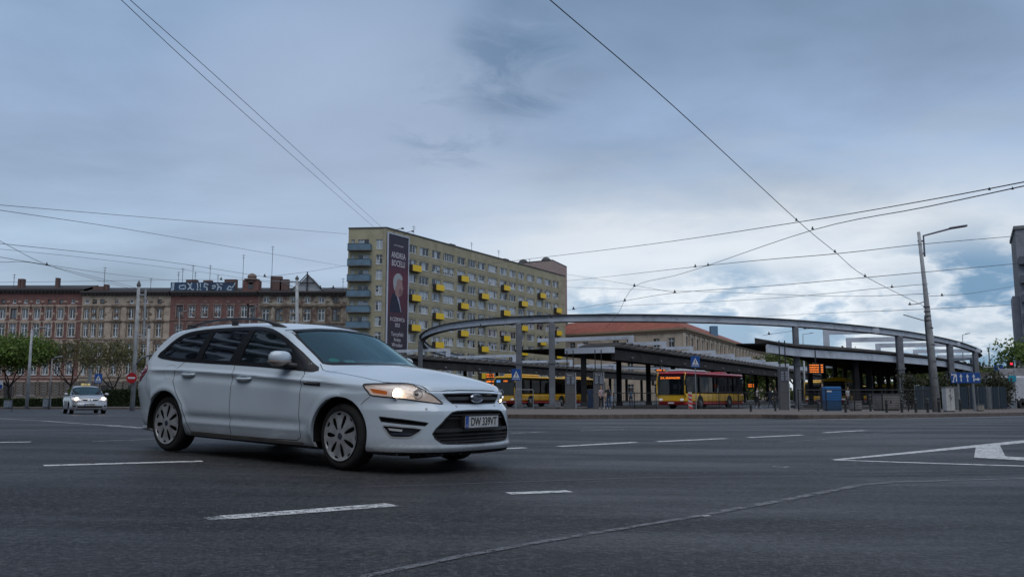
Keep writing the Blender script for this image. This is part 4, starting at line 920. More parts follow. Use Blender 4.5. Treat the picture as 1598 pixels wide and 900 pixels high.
class Wall:
    """facade plane: origin, direction along it (deg in plan), outward normal to the right of the direction when side=1"""
    def __init__(s, ox, oy, ang, side=1, z0=None):
        s.d = Vector((math.cos(R(ang)), math.sin(R(ang)), 0)); s.n = Vector((s.d.y, -s.d.x, 0)) * side; s.o = Vector((ox, oy, GZ(ox, oy) if z0 is None else z0))
        s.M = Matrix(((s.d.x, -s.n.x, 0, s.o.x), (s.d.y, -s.n.y, 0, s.o.y), (0, 0, 1, s.o.z), (0, 0, 0, 1)))   # local x along, y inwards, z up
    def P(s, u, z, out=0.): return s.o + s.d * u + s.n * out + Vector((0, 0, z))
def holes(W_, L, H, ops, m, parent, name='wall', depth=.22, z0=0., loc=True):
    """wall front with rectangular openings and their reveals (local x 0..L, z z0..H)"""
    xs = sorted(set([0, L] + [round(v, 3) for o in ops for v in o[:2]])); zs = sorted(set([z0, H] + [round(v, 3) for o in ops for v in o[2:4]]))
    mb = MB(); cells = {}
    O = np.array(ops) if ops else np.zeros((0, 4))
    for i in range(len(xs) - 1):
        j = 0
        while j < len(zs) - 1:
            cx, cz = (xs[i] + xs[i + 1]) / 2, (zs[j] + zs[j + 1]) / 2
            if len(O) and ((O[:, 0] < cx) & (cx < O[:, 1]) & (O[:, 2] < cz) & (cz < O[:, 3])).any(): j += 1; continue
            k = j
            while k + 1 < len(zs) - 1:
                c2_ = (zs[k + 1] + zs[k + 2]) / 2
                if len(O) and ((O[:, 0] < cx) & (cx < O[:, 1]) & (O[:, 2] < c2_) & (c2_ < O[:, 3])).any(): break
                k += 1
            mb.quad((xs[i], 0, zs[j]), (xs[i + 1], 0, zs[j]), (xs[i + 1], 0, zs[k + 1]), (xs[i], 0, zs[k + 1])); j = k + 1
    for a, b, c, d in [o[:4] for o in ops]:
        mb.quad((a, 0, c), (a, depth, c), (a, depth, d), (a, 0, d)); mb.quad((b, 0, c), (b, 0, d), (b, depth, d), (b, depth, c))
        mb.quad((a, 0, d), (a, depth, d), (b, depth, d), (b, 0, d)); mb.quad((a, 0, c), (b, 0, c), (b, depth, c), (a, depth, c))
    o = mb.build(name, m, parent, recalc=False); return o
WCACHE = {}
def window_obj(w, h, parent, x, z, kind='2', frame=WFR, pane=PANE, y=.16, fw=.07, sill=True):
    """window: frame mesh with a pane as its child, shared mesh data"""
    key = (round(w, 2), round(h, 2), kind, frame.name, pane.name)
    if key not in WCACHE:
        mb = MB(); f = fw; mb.box(0, w, -.04, .04, 0, f).box(0, w, -.04, .04, h - f, h).box(0, f, -.04, .04, f, h - f).box(w - f, w, -.04, .04, f, h - f)
        n = {'1': 1, '2': 2, '3': 3, '4': 4, '6': 6, 't': 2, 'c': 2}[kind[0]]
        for i in range(1, n): mb.box(w * i / n - f * .6, w * i / n + f * .6, -.045, .035, f, h - f)
        if kind[0] in 'tc' or 't' in kind: mb.box(f, w - f, -.05, .03, h * .66, h * .66 + f * .9)
        if sill: mb.box(-.06, w + .06, -.26, -.04, -.07, -.002)
        WCACHE[key] = (mb.mesh('window', frame), MB().quad((f * .5, .0, f * .5), (w - f * .5, .0, f * .5), (w - f * .5, .0, h - f * .5), (f * .5, .0, h - f * .5)).mesh('pane', pane, recalc=False))
    a, b = WCACHE[key]; o = bpy.data.objects.new('window', a); col.objects.link(o); o.parent = parent; o.location = (x, y, z)
    p_ = bpy.data.objects.new('pane', b); col.objects.link(p_); p_.parent = o; return o
def at_wall(o, W_): o.matrix_world = W_.M; return o

# ---------------- the olive slab block with yellow and blue balconies
def make_block():
    Wm = Wall(-22.1, 148, 60, 1, -.25); t = thing('apartment_block', 'long olive apartment block with yellow box balconies and a tall banner on its corner', 'building'); t.matrix_world = Wm.M
    L = 70.4; H = 30.45
    cols_ = [(6.75, 8.95, '2'), (9.85, 12.9, '3'), (13.9, 16.75, '2'), (17.6, 21.45, '6'), (22.5, 25.4, '2'), (26.4, 29.5, '3'), (30.2, 33.1, '2'), (34.05, 38.0, '6'), (38.95, 42.1, '2'), (43, 46, '3'), (46.95, 49.75, '2'), (50.9, 54.6, '6'), (55.65, 58.6, '2'), (59.65, 62.8, '3'), (63.7, 66.9, '2')]
    zr = [27.15 - 2.725 * k for k in range(11)]; hh = 1.5
    ops = []
    for k, z in enumerate(zr):
        if z < 0: continue
        for a, b, kd in cols_: ops.append((a, b, z, z + hh))
    holes(None, L, H, ops, OLIVE, t, 'wall', .28)
    # windows: the nearest hundred as parts, the farthest as one part
    far = MB(); farp = MB(); cnt = 0; order = sorted([(a, b, kd, z) for (a, b, kd) in cols_ for z in zr if z > 1.5], key=lambda q: (q[0], -q[3]))
    for a, b, kd, z in order:
        if cnt < 96: window_obj(b - a, hh, t, a, z, kd, y=.22, fw=.085); cnt += 1
        else:
            w = b - a; f = .09; far.box(a, b, .18, .26, z, z + f).box(a, b, .18, .26, z + hh - f, z + hh); n = int(kd)
            for i in range(n + 1): far.box(a + (w - f) * i / n, a + (w - f) * i / n + f, .175, .265, z + f, z + hh - f)
            farp.quad((a, .225, z), (b, .225, z), (b, .225, z + hh), (a, .225, z + hh))
    o = far.build('windows', WFR, t); o['kind'] = 'stuff'; p_ = farp.build('panes', PANE, o, recalc=False)
    # pale render bands between the floors and the seams of the slabs
    sm = MB()
    for z in zr: sm.box(6.3, L, -.012, .0, z - .98, z - .94)
    sm.build('floor_seams', mat('render_seam', (.12, .115, .08), .9), t)
    # the shell: end wall towards the left, roof, back
    e = (-6.9, -2.0)     # end-wall far corner in local (x, y) : worked out from the photo below
    far_c = Wm.M.inverted() @ Vector((-28.9, 148.6, -.25)); ex, ey = far_c.x, far_c.y
    MB().add([(0, 0, H), (L, 0, H), (L, 12, H), (ex, ey, H)], [(0, 1, 2, 3)]).build('roof', GREYW, t)
    cop = MB(); pts = [(ex, ey), (0, 0), (L, 0), (L, 12)]
    for (x0, y0), (x1, y1) in zip(pts, pts[1:]):
        d = Vector((x1 - x0, y1 - y0, 0)); l_ = d.length; M = T(x0, y0, H) @ RZ(math.atan2(d.y, d.x)); cop.box(-.05, l_ + .05, -.10, .25, -.02, .22, M)
    cop.build('roof_coping', mat('dark_coping', (.06, .06, .062), .7), t)
    MB().quad((L, 0, 0), (L, 12, 0), (L, 12, H), (L, 0, H)).quad((L, 12, 0), (ex, ey, 0), (ex, ey, H), (L, 12, H)).build('wall', OLIVE2, t)
    # end wall: local frame along it
    d = Vector((0 - ex, 0 - ey, 0)); le = d.length; M = T(ex, ey, 0) @ RZ(math.atan2(d.y, d.x))
    eops = []
    for z in zr:
        if z > 0: eops += [(.55, 1.15, z - .6, z + 1.35), (1.75, 3.75, z - .6, z + 1.35), (5.0, 6.15, z - .35, z + 1.35)]
    ew = holes(None, le, H, eops, OLIVE, t, 'end_wall', .25); ew.matrix_local = M
    for z in zr:
        if z < 0: continue
        window_obj(.6, 1.95, ew, .55, z - .6, '1', y=.2, sill=False); window_obj(2.0, 1.95, ew, 1.75, z - .6, '2', y=.2, sill=False); window_obj(1.15, 1.7, ew, 5.0, z - .35, '2t', y=.2)
    # blue balconies
    BL = mat('blue_balcony_panel', (.12, .20, .27), .6, c2=(.09, .155, .21), sc_=.8, dirt=((.05, .07, .09), .9, .5))
    for z in zr:
        if z < 0: continue
        zb = z - .75
        bo = MB().box(.2, 4.25, -1.25, -1.17, zb + .12, zb + 1.15, M).box(.2, .28, -1.17, -.01, zb + .12, zb + 1.15, M).box(4.17, 4.25, -1.17, -.01, zb + .12, zb + 1.15, M).build('blue_balcony', BL, t)
        MB().box(.15, 4.3, -1.22, -.0, zb - .02, zb + .10, M).build('balcony_slab', GREYW, bo); MB().box(.14, 4.31, -1.30, -1.255, zb + 1.15, zb + 1.20, M).build('balcony_rail', mat('dark_rail', (.03, .032, .035), .5), bo)
    # corner pier between the end wall and the banner
    MB().box(le - .55, le + .02, -.14, 0, 0, H - .1, M).build('corner_pier', OLIVE2, t)
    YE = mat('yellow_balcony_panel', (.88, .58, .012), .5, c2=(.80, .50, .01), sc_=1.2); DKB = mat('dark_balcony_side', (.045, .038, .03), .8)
    bal = [(0, 1), (0, 3), (0, 5), (0, 7), (2, 2), (2, 4), (2, 6), (2, 8), (4, 1), (4, 3), (4, 5), (4, 7), (6, 2), (6, 4), (6, 6), (6, 8), (8, 1), (8, 3), (8, 5), (8, 7), (10, 2), (10, 4), (10, 6), (12, 1), (12, 3), (12, 5), (14, 2), (14, 4), (14, 6)]
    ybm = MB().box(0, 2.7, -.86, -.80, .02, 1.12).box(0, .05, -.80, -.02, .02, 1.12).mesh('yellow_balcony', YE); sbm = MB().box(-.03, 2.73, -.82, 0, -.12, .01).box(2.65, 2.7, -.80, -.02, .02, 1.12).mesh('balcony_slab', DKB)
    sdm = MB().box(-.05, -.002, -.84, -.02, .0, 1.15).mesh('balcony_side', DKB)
    for c_, r_ in bal:
        a, b, _ = cols_[c_]; o = bpy.data.objects.new('yellow_balcony', ybm); col.objects.link(o); o.parent = t; o.location = ((a + b) / 2 - 1.15, 0, zr[r_] - .72)
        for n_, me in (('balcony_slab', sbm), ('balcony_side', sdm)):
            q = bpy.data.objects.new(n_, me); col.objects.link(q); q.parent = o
    # roof vents
    for x in (24, 45.5, 52): MB().rbox(x - .9, x + .9, 2, 3.6, H, H + 1.1, .1).build('roof_vent', GREYW, t)
    for x in (10, 30, 41, 55): MB().tube([(x, 1.5, H), (x, 1.5, H + 2.4)], .04, 5).tube([(x - .6, 1.5, H + 2.1), (x + .6, 1.5, H + 2.1)], .03, 5).tube([(x - .4, 1.5, H + 1.7), (x + .4, 1.5, H + 1.7)], .03, 5).build('roof_antenna', BLACKP, t)
    return t, Wm
BLOCK, WB = make_block()
def make_banner():
    t = thing('banner', 'tall dark banner with a portrait and white lettering on the apartment block corner', 'banner'); t.matrix_world = WB.M @ T(0, -.30, 0)
    x0, x1, z0, z1 = .25, 6.0, 6.6, 29.55; w = x1 - x0; cx = (x0 + x1) / 2
    PUR = bpy.data.materials.new('banner_print'); PUR.use_nodes = True; tt = PUR.node_tree; b = tt.nodes['Principled BSDF']; b.inputs['Roughness'].default_value = .6
    sp = tt.nodes.new('ShaderNodeSeparateXYZ'); tt.links.new(tt.nodes.new('ShaderNodeTexCoord').outputs['Object'], sp.inputs[0]); f = mth(tt, 'DIVIDE', mth(tt, 'ADD', sp.outputs[2], -z0), z1 - z0)
    tt.links.new(ramp(tt, f, [(0., (.028, .022, .034)), (.30, (.035, .022, .036)), (.45, (.085, .020, .035)), (.68, (.12, .022, .042)), (.80, (.050, .026, .05)), (1., (.030, .028, .05))]), b.inputs['Base Color'])
    MB().box(x0, x1, -.02, .10, z0, z1).build('banner_sheet', PUR, t)
    fr = MB()
    for a, b_, c, d in ((x0 - .22, x0 - .002, z0, z1 + .25), (x1 + .002, x1 + .24, z0, z1 + .25), (x0, x1, z1 + .002, z1 + .25)): fr.box(a, b_, -.06, .14, c, d)
    fr.build('banner_frame', mat('pale_banner_border', (.50, .52, .60), .6), t)
    LT = mat('banner_white_print', (.60, .58, .60), .7); sx = 1.0
    def L(txt, size, z, **kw): lettering(txt, size, T(cx, -.024, z), LT, t, ex=.004, **kw)
    L('LIVE IN POLAND', .40, 27.7, sx=.95); L('ANDREA', 1.5, 25.9, sx=.68, bold=.01); L('BOCELLI', 1.5, 24.45, sx=.68, bold=.01); L('8 CZERWCA', .95, 14.5, sx=.78, bold=.005); L('2023', .9, 13.5, sx=.8, bold=.005); L('Tarczyński', 1.0, 11.9, sx=.8, bold=.004); L('Arena', 1.0, 10.95, sx=.8, bold=.004); L('Wrocław', 1.0, 10.0, sx=.8, bold=.004)
    # a plain, anonymous bust: grey hair, face turned right, dark suit with a light shirt edge
    def flat(pts, m, y, name): MB().prism([(cx + a, c + 1.35) for a, c in pts], -.004, .004, Matrix(((1, 0, 0, 0), (0, 0, -1, -.026 - y), (0, 1, 0, 0), (0, 0, 0, 1)))).build(name, m, t)
    flat(catmull([(-2.3, 14.4), (-2.1, 16.2), (-1.7, 17.4), (-.9, 17.9), (-.1, 17.0), (.6, 15.6), (1.1, 14.4)], 3, False), mat('printed_suit', (.018, .02, .045), .7), 0, 'portrait_suit')
    flat([(-.75, 17.7), (-.35, 17.3), (.35, 15.9), (.85, 14.6), (1.05, 14.5), (.6, 16.0), (.2, 17.2), (-.3, 18.0)], mat('printed_shirt', (.35, .36, .45), .7), .012, 'portrait_shirt')
    flat(catmull([(-.8, 17.6), (-.9, 18.6), (-1.0, 19.6), (-.4, 20.5), (.6, 20.5), (1.15, 19.9), (1.25, 19.3), (1.5, 18.75), (1.25, 18.55), (1.25, 18.1), (1.0, 17.6), (.3, 17.3), (-.2, 17.2)], 2), mat('printed_face', (.34, .21, .20), .7), .02, 'portrait_face')
    flat(catmull([(-1.25, 18.6), (-1.5, 19.6), (-1.25, 20.7), (-.4, 21.35), (.5, 21.35), (1.15, 20.8), (1.15, 20.2), (.4, 20.45), (-.3, 20.2), (-.5, 19.4), (-.8, 18.9), (-1.0, 18.2)], 2), mat('printed_grey_hair', (.36, .38, .40), .7), .03, 'portrait_hair')
    flat(catmull([(.35, 18.6), (.75, 18.75), (1.05, 18.35), (.95, 17.75), (.5, 17.55), (.2, 17.9)], 2), mat('printed_shade', (.20, .12, .12), .7), .032, 'portrait_shade')
    for x in (1.6, 4.6): 
        lo_ = MB().tube([(x, .1, z1 + .3), (x + .2, -.6, z1 + .9), (x + .5, -1.5, z1 + 1.05)], .045, 6).build('banner_lamp_arm', BLACKP, t); MB().rbox(x + .3, x + .75, -1.75, -1.4, z1 + .9, z1 + 1.15, .06).build('banner_lamp', GREYP, lo_)
make_banner()

# ---------------- brown tower behind the block
BRWN = mat('brown_rendered_wall', (.36, .28, .25), .9, c2=(.31, .235, .21), sc_=1.2, bump=.1)
def make_brown():
    P1 = at(862, 406, 225); P0 = at(800, 414, 300); P2 = at(885, 410, 232)
    t = thing('brown_tower', 'windowless brown stair tower rising behind the right end of the olive block', 'building'); H = P1.z
    p = [(P1.x, P1.y), (P2.x, P2.y), (P2.x - 3, P2.y + 40), (P1.x - 30, P1.y + 8)]
    p = [(at(862, 406, 226).x, 226), (at(884.5, 408, 238).x, 238), (at(800, 408, 262).x, 262), (at(815, 404, 250).x - 2.5, 232)]
    MB().prism(p, -.3, H).build('wall', BRWN, t); MB().prism([(x * 1.0, y) for x, y in p], H + .002, H + .35).build('coping', mat('dark_coping', (0, 0, 0)), t)
    for u in (.15, .75): c = Vector(p[0]).lerp(Vector(p[3]), u); MB().lathe([(1.3, 0), (1.25, .6), (.7, 1.1), (.01, 1.3)], 14, T(c.x, c.y + 2.5, H + .3)).build('roof_cowl', mat('dark_coping', (0, 0, 0)), t, smooth=50)
    # red and violet painted strip low down on the corner
    a = Vector(p[0]); b = Vector(p[1]); d = (b - a).normalized(); n = Vector((d.y, -d.x)); w = (b - a).length
    for z0, z1, c, nm in ((8, 13.2, (.30, .05, .10), 'crimson'), (13.2, 17.5, (.42, .10, .05), 'orange_red'), (3, 8, (.10, .04, .16), 'violet')):
        q = MB(); q.add([(a.x + d.x * k + n.x * o_, a.y + d.y * k + n.y * o_, z) for k in (w * .35, w - .1) for o_ in (.02, .12) for z in (z0, z1)], [(0, 1, 3, 2), (4, 6, 7, 5), (0, 4, 5, 1), (2, 3, 7, 6), (0, 2, 6, 4), (1, 5, 7, 3)]); q.build('painted_panel', mat(nm + '_panel', c, .6), t)
make_brown()

# ---------------- tenements on the left
def tenement(name_label, x0, x1, Y, H, colr, colr2, cols_, floors, cornice, deco, pane, extra=None, plaster=None):
    L = x1 - x0; Wm = Wall(x0, Y, 0, 1, -.25); t = thing('tenement_house', name_label, 'building', group='tenement houses along the far street'); t.matrix_world = Wm.M
    wallm = mat(*colr[:1], **colr[1]); trim = mat(*colr2[:1], **colr2[1]); ops = []
    for z, h, w, kd, dk in floors:
        for u in cols_:
            u, w = u if isinstance(u, tuple) else (u, w)
            ops.append((u - w / 2, u + w / 2, z, z + h))
    wl = holes(None, L, H, ops, wallm, t, 'wall', .3)
    MB().quad((0, 0, 0), (0, 12, 0), (0, 12, H), (0, 0, H)).quad((L, 12, 0), (L, 0, 0), (L, 0, H), (L, 12, H)).quad((L, 12, 0), (0, 12, 0), (0, 12, H), (L, 12, H)).build('side_walls', wallm, t)
    rf = MB(); rf.add([(0, -.2, H + .3), (L, -.2, H + .3), (L, 6, H + 1.9), (0, 6, H + 1.9), (0, 12, H), (L, 12, H)], [(0, 1, 2, 3), (3, 2, 5, 4)]); rf.build('roof', mat('dark_roof_felt', (.035, .033, .035), .85), t)
    cn = MB()
    for out_, a, b in ((.9, H + .1, H + .42), (.65, H - .15, H + .1), (.35, H - .4, H - .15)): cn.box(-.1, L + .1, -out_, -.001, a, b)
    k = 0.4
    while k < L: cn.box(k, k + .22, -.62, -.36, H - .42, H - .16); k += .75
    cn.build('cornice', mat('dark_cornice', (.07, .06, .058), .85), t)
    st = MB()
    for z, h, w, kd, dk in floors[:]: st.box(0, L, -.14, -.001, z - .62, z - .44)
    st.build('string_courses', trim, t)
    for u_ in cols_:
        for fi, (z, h, w, kd, dk) in enumerate(floors):
            u, w = u_ if isinstance(u_, tuple) else (u_, w)
            sw = .24 if w > 1 else .14
            fr_m = WFR if random.random() > dk else mat('dark_old_window_frame', (.10, .085, .075), .7)
            window_obj(w, h, t, u - w / 2, z, kd, frame=fr_m, pane=TPANE, fw=.10, y=.18)
            if h < 1.2: continue
            s_ = MB(); s_.box(u - w / 2 - sw, u - w / 2 - .02, -.10, -.001, z - .1, z + h + .1).box(u + w / 2 + .02, u + w / 2 + sw, -.10, -.001, z - .1, z + h + .1).box(u - w / 2 - sw - .1 * (w > 1), u + w / 2 + sw + .1 * (w > 1), -.16, -.001, z + h + .12, z + h + .42)
            if deco[fi] == 'ped' and w > 1: s_.prism([(u - w / 2 - .4, z + h + .43), (u + w / 2 + .4, z + h + .43), (u, z + h + .95)], .002, .20, Matrix(((1, 0, 0, 0), (0, 0, -1, 0), (0, 1, 0, 0), (0, 0, 0, 1))))
            if deco[fi] == 'arch' and w > 1: s_.prism([(u - w / 2 - .25, z + h + .43)] + [(u + (w / 2 + .2) * math.cos(R(a)), z + h + .43 + .5 * math.sin(R(a))) for a in range(0, 181, 30)][::-1] + [(u + w / 2 + .25, z + h + .43)], .002, .18, Matrix(((1, 0, 0, 0), (0, 0, -1, 0), (0, 1, 0, 0), (0, 0, 0, 1))))
            if deco[fi] == 'hood' and w > 1: s_.box(u - w / 2 - .5, u + w / 2 + .5, -.34, -.001, z + h + .44, z + h + .60).box(u - w / 2 - .36, u + w / 2 + .36, -.24, -.001, z + h + .60, z + h + .78)
            s_.build('window_surround', trim, t)
    if extra: extra(t, L, H, wallm, trim)
    return t
RED = ('dusty_red_brick', dict(c=(.20, .095, .082), rough=.9, c2=(.14, .07, .062), sc_=.9, bump=.3, dirt=((.07, .045, .04), .7, .6)))
CREAM = ('sooty_cream_plaster', dict(c=(.45, .365, .285), rough=.9, c2=(.31, .245, .19), sc_=.7, bump=.2, dirt=((.09, .06, .048), .8, .7)))
CREAMT = ('cream_trim', dict(c=(.24, .185, .14), rough=.9, c2=(.12, .09, .07), sc_=1.2, dirt=((.10, .07, .055), 1.2, .6)))
REDT = ('pinkish_stone_trim', dict(c=(.46, .36, .29), rough=.9, c2=(.30, .23, .185), sc_=1.2, dirt=((.09, .06, .05), 1.1, .6)))
REDT2 = ('sooty_stone_trim', dict(c=(.26, .19, .165), rough=.9, c2=(.13, .09, .08), sc_=1.2))
ROT = ('peeling_plaster_over_brick', dict(c=(.38, .34, .275), rough=.95, c2=(.15, .10, .085), sc_=.5, bump=.4, lo=.44, hi=.56, detail=10, dirt=((.07, .05, .045), .8, .8)))
YT = 165
TPANE = winmat('tenement_pane', 3, (.10, .12, .14), .6)
def ub(px, x0): return (px - CX) / F * YT * 1.0 - x0
fl5 = [(3.9 - 2.6, 2.4, 1.25, '2', .4), (5.2, 2.3, 1.2, 'c', .05), (8.7, 2.35, 1.2, 'c', .05), (12.5, 2.5, 1.25, 'c', .05), (16.0, 1.9, 1.15, '2', .1), (19.0, .75, .7, '1', .3)]
def deco_extra(t, L, H, wallm, trim):
    # medallions between the windows and a banded ground floor
    m_ = MB()
    for u in np.arange(1.2, L - .6, 2.22): m_.lathe([(.001, .12), (.22, .10), (.34, .0)], 10, T(u + 1.1, 0, 16.9) @ Matrix.Rotation(R(90), 4, 'X')); m_.lathe([(.001, .12), (.2, .10), (.32, 0)], 8, T(u + 1.1, 0, 19.3) @ Matrix.Rotation(R(90), 4, 'X') @ Matrix.Diagonal((1.3, .6, 1, 1)))
    m_.build('medallions', trim, t)
    b = MB(); 
    for k in range(7): b.box(-.01, L + .01, -.10, -.002, .2 + k * .55, .2 + k * .55 + .42)
    g = b.build('banded_ground_floor', mat('grey_rusticated_stone', (.17, .145, .125), .9, c2=(.11, .095, .085), sc_=.8), t)
    # doors
    for u in (L * .32, L * .62): MB().box(u - .75, u + .75, -.16, -.11, .1, 3.2).build('door', mat('dark_house_door', (.025, .022, .02), .6), t)
colsA = [ub(px, -99.3 - 16) for px in (5, 18, 36, 54.5, 73, 91.5, 110)]; xa0 = -118.; 
colsA = [(px - CX) / F * YT * 1.0 - xa0 for px in (-128, -110, -91.5, -73, -55, -36.5, -18, 0.5, 18, 36, 54.5, 73, 91.5, 110)]
colsA = [c for c in colsA if c > 1.0]
tenement('tenement with red upper floors and rows of cream framed windows, leftmost of the four', xa0, -83.6, YT, 21.4, RED, REDT, colsA, fl5, 0, ['', 'hood', 'arch', 'arch', 'hood', ''], PANE, deco_extra)
colsB = [((px - CX) / F * YT + 83.6, .86) for px in (132, 144, 156)] + [(px - CX) / F * YT + 83.6 for px in (179, 202, 224, 246)]
tenement('sooty cream tenement with heavy window hoods, between the red ones', -83.6, -66.4, YT, 20.9, CREAM, CREAMT, colsB, fl5, 0, ['', 'hood', 'ped', 'hood', 'hood', ''], PANE, deco_extra)
def graffiti(t, L, H, wallm, trim):
    deco = MB(); 
    GB = mat('blue_painted_parapet', (.03, .065, .13), .8, c2=(.02, .03, .05), sc_=.5, lo=.4, hi=.6); GW = mat('white_graffiti_paint', (.55, .62, .68), .8, c2=(.30, .42, .52), sc_=1.5)
    MB().box(.1, 12.6, -.62, -.45, H + .45, H + 2.15).build('parapet', GB, t)
    def stroke(pts, w=.2):
        q = MB(); 
        for a, b in zip(pts, pts[1:]):
            A, Bv = Vector((a[0], 0, a[1])), Vector((b[0], 0, b[1])); d = (Bv - A).normalized(); n = Vector((-d.z, 0, d.x)) * w / 2; A -= d * w * .3; Bv += d * w * .3
            q.add([(*(A + n).to_tuple(),), (*(A - n).to_tuple(),), (*(Bv - n).to_tuple(),), (*(Bv + n).to_tuple(),)], [(0, 1, 2, 3)])
        o = q.build('graffiti', GW, t, recalc=False); o.location = (.1, -.632 - random.random() * .006, H + .45)
    for s_ in ([(.25, .1), (.4, 1.6)], [(.55, .15), (.62, 1.55)], [(1.7, 1.0), (2.8, 1.15), (2.95, .45), (1.9, .35), (1.7, .75)], [(3.3, 1.5), (4.0, .9), (3.4, .3)], [(4.1, 1.5), (3.7, .85), (4.2, .2), (4.5, .3)], [(5.2, 1.5), (5.3, .6)], [(5.15, .3), (5.35, .25)], [(5.75, 1.5), (5.8, .7)], [(5.7, .3), (5.9, .25)],
               [(6.6, 1.5), (6.5, .8), (7.1, .75), (7.1, .15)], [(6.8, 1.4), (7.3, 1.2)], [(8.1, .95), (8.7, 1.1), (8.6, .6), (8.1, .5)], [(9.0, 1.4), (9.4, .9), (9.1, .2)], [(9.1, .8), (9.9, .75), (9.8, .25)], [(9.6, 1.4), (10.0, 1.3)], [(11.0, .3), (11.4, 1.0), (11.9, .6), (12.3, 1.1), (12.5, 1.5)], [(11.2, .2), (11.9, .25)]): stroke(s_, .2)
    # gable turret
    gx = L * .915
    g = MB().box(gx - 1.5, gx + 1.5, -.7, 1.5, H + .4, H + 2.6).build('turret', wallm, t); MB().lathe([(1.5, 0), (1.55, .2), (.9, .35), (.8, .6), (.95, .7), (.8, 1.0), (.5, 1.25), (.12, 1.4), (.01, 1.45)], 10, T(gx, .1, H + 2.6)).build('turret_cap', trim, g, smooth=40)
    MB().box(gx - .45, gx + .45, -.76, -.71, H + .8, H + 2.1).build('turret_window', PANED, g); MB().lathe([(.001, .0), (.5, 0), (.55, .1)], 12, T(gx, -.76, H + 2.2) @ Matrix.Rotation(R(90), 4, 'X')).build('turret_roundel', trim, g)
    deco_extra(t, L, H, wallm, trim)
fl4 = [(1.5, 2.4, 1.25, '2', .4), (5.2, 2.3, 1.2, 'c', .3), (8.7, 2.35, 1.2, 'c', .5), (12.2, 2.45, 1.25, 'c', .35), (16.3, 2.2, 1.2, 'c', .25)]
colsC = [(px - CX) / F * YT + 66.4 for px in (278, 297, 317, 337.5, 357.5, 379, 391)]
tenement('dark red brick tenement with blue graffiti along its roof edge', -66.4, -49.3, YT, 20.9, RED, REDT2, colsC, fl4, 0, ['', 'ped', 'arch', 'ped', ''], PANE, graffiti)
colsD = [(px - CX) / F * YT + 49.3 for px in (413, 434, 456, 477.5, 500, 523)]
fl4d = [(1.5, 2.4, 1.25, '2', .4), (5.2, 2.3, 1.2, 'c', .3), (8.9, 2.2, 1.2, 'c', .4), (12.4, 1.6, 1.1, '2', .3), (15.6, 2.3, 1.35, 'c', .3), (19.1, 1.1, 1.1, '2', .2)]
def gable(t, L, H, wallm, trim):
    gx = L * .55; g = MB(); g.tube([(gx - 3.2, -.3, H + .4), (gx, -.3, H + 3.8), (gx + 3.2, -.3, H + .4)], .14, 6).tube([(gx, -.3, H + .4), (gx, -.3, H + 4.2)], .14, 6).tube([(gx - 1.6, -.3, H + 2.1), (gx + 1.6, -.3, H + 2.1)], .1, 6); g.build('gable_frame', BLACKP, t)
    MB().add([(gx - 3, 0, H + .4), (gx + 3, 0, H + .4), (gx, 0, H + 3.6), (gx - 3, 5, H + .4), (gx + 3, 5, H + .4), (gx, 5, H + 3.6)], [(0, 1, 2), (3, 5, 4), (0, 2, 5, 3), (1, 4, 5, 2)]).build('gable', mat('pale_gable_sheet', (.33, .35, .38), .6), t)
    deco_extra(t, L, H, wallm, trim)
tenement('run-down tenement with peeling cream plaster next to the olive block', -49.3, -32.2, YT, 20.9, ROT, CREAMT, colsD, fl4d, 0, ['', 'ped', 'arch', 'ped', 'hood', ''], PANE, gable)
# chimneys and aerials stand on the roofs: parts of their houses
houses = [o for o in bpy.data.objects if o.name.startswith('tenement_house')]
def roofbits(i, chim, aer):
    t = houses[i]; Hh = 21.0
    for x, w, h in chim: MB().rbox(x, x + w, 2, 3.0, Hh + .8, Hh + 1.4 + h, .05).build('chimney', mat('old_chimney_brick', (.13, .08, .07), .9), t)
    for x, h in aer: MB().tube([(x, 1.8, Hh + .6), (x, 1.8, Hh + 1 + h)], .045, 5).tube([(x - .35, 1.8, Hh + .8 + h), (x + .35, 1.8, Hh + .8 + h)], .03, 5).tube([(x - .25, 1.8, Hh + .3 + h), (x + .25, 1.8, Hh + .3 + h)], .03, 5).build('aerial', BLACKP, t)
houses.sort(key=lambda o: o.matrix_world.translation.x)
roofbits(0, [(20.4, .5, 1.7), (21.0, .5, 1.7), (27.8, .6, 1.9)], [(19.8, 3.0), (14, 2.6)])
roofbits(1, [(.9, 2.2, .2), (3.0, .8, .6)], [(3.2, 4.4), (12.4, 2.2)])
roofbits(2, [(2.0, 2.2, 1.5), (5.4, 1.7, 1.4), (9.6, 2.4, 1.6)], [(.6, 3.5), (1.4, 4.2), (3.4, 4.8), (3.9, 3.4), (6.8, 4.8), (8.4, 2.9), (13.3, 6.9)])
roofbits(3, [(1.6, 2.2, 2.2), (3.4, 1.8, 1.6)], [(1.9, 8.6), (16., 2.2)])
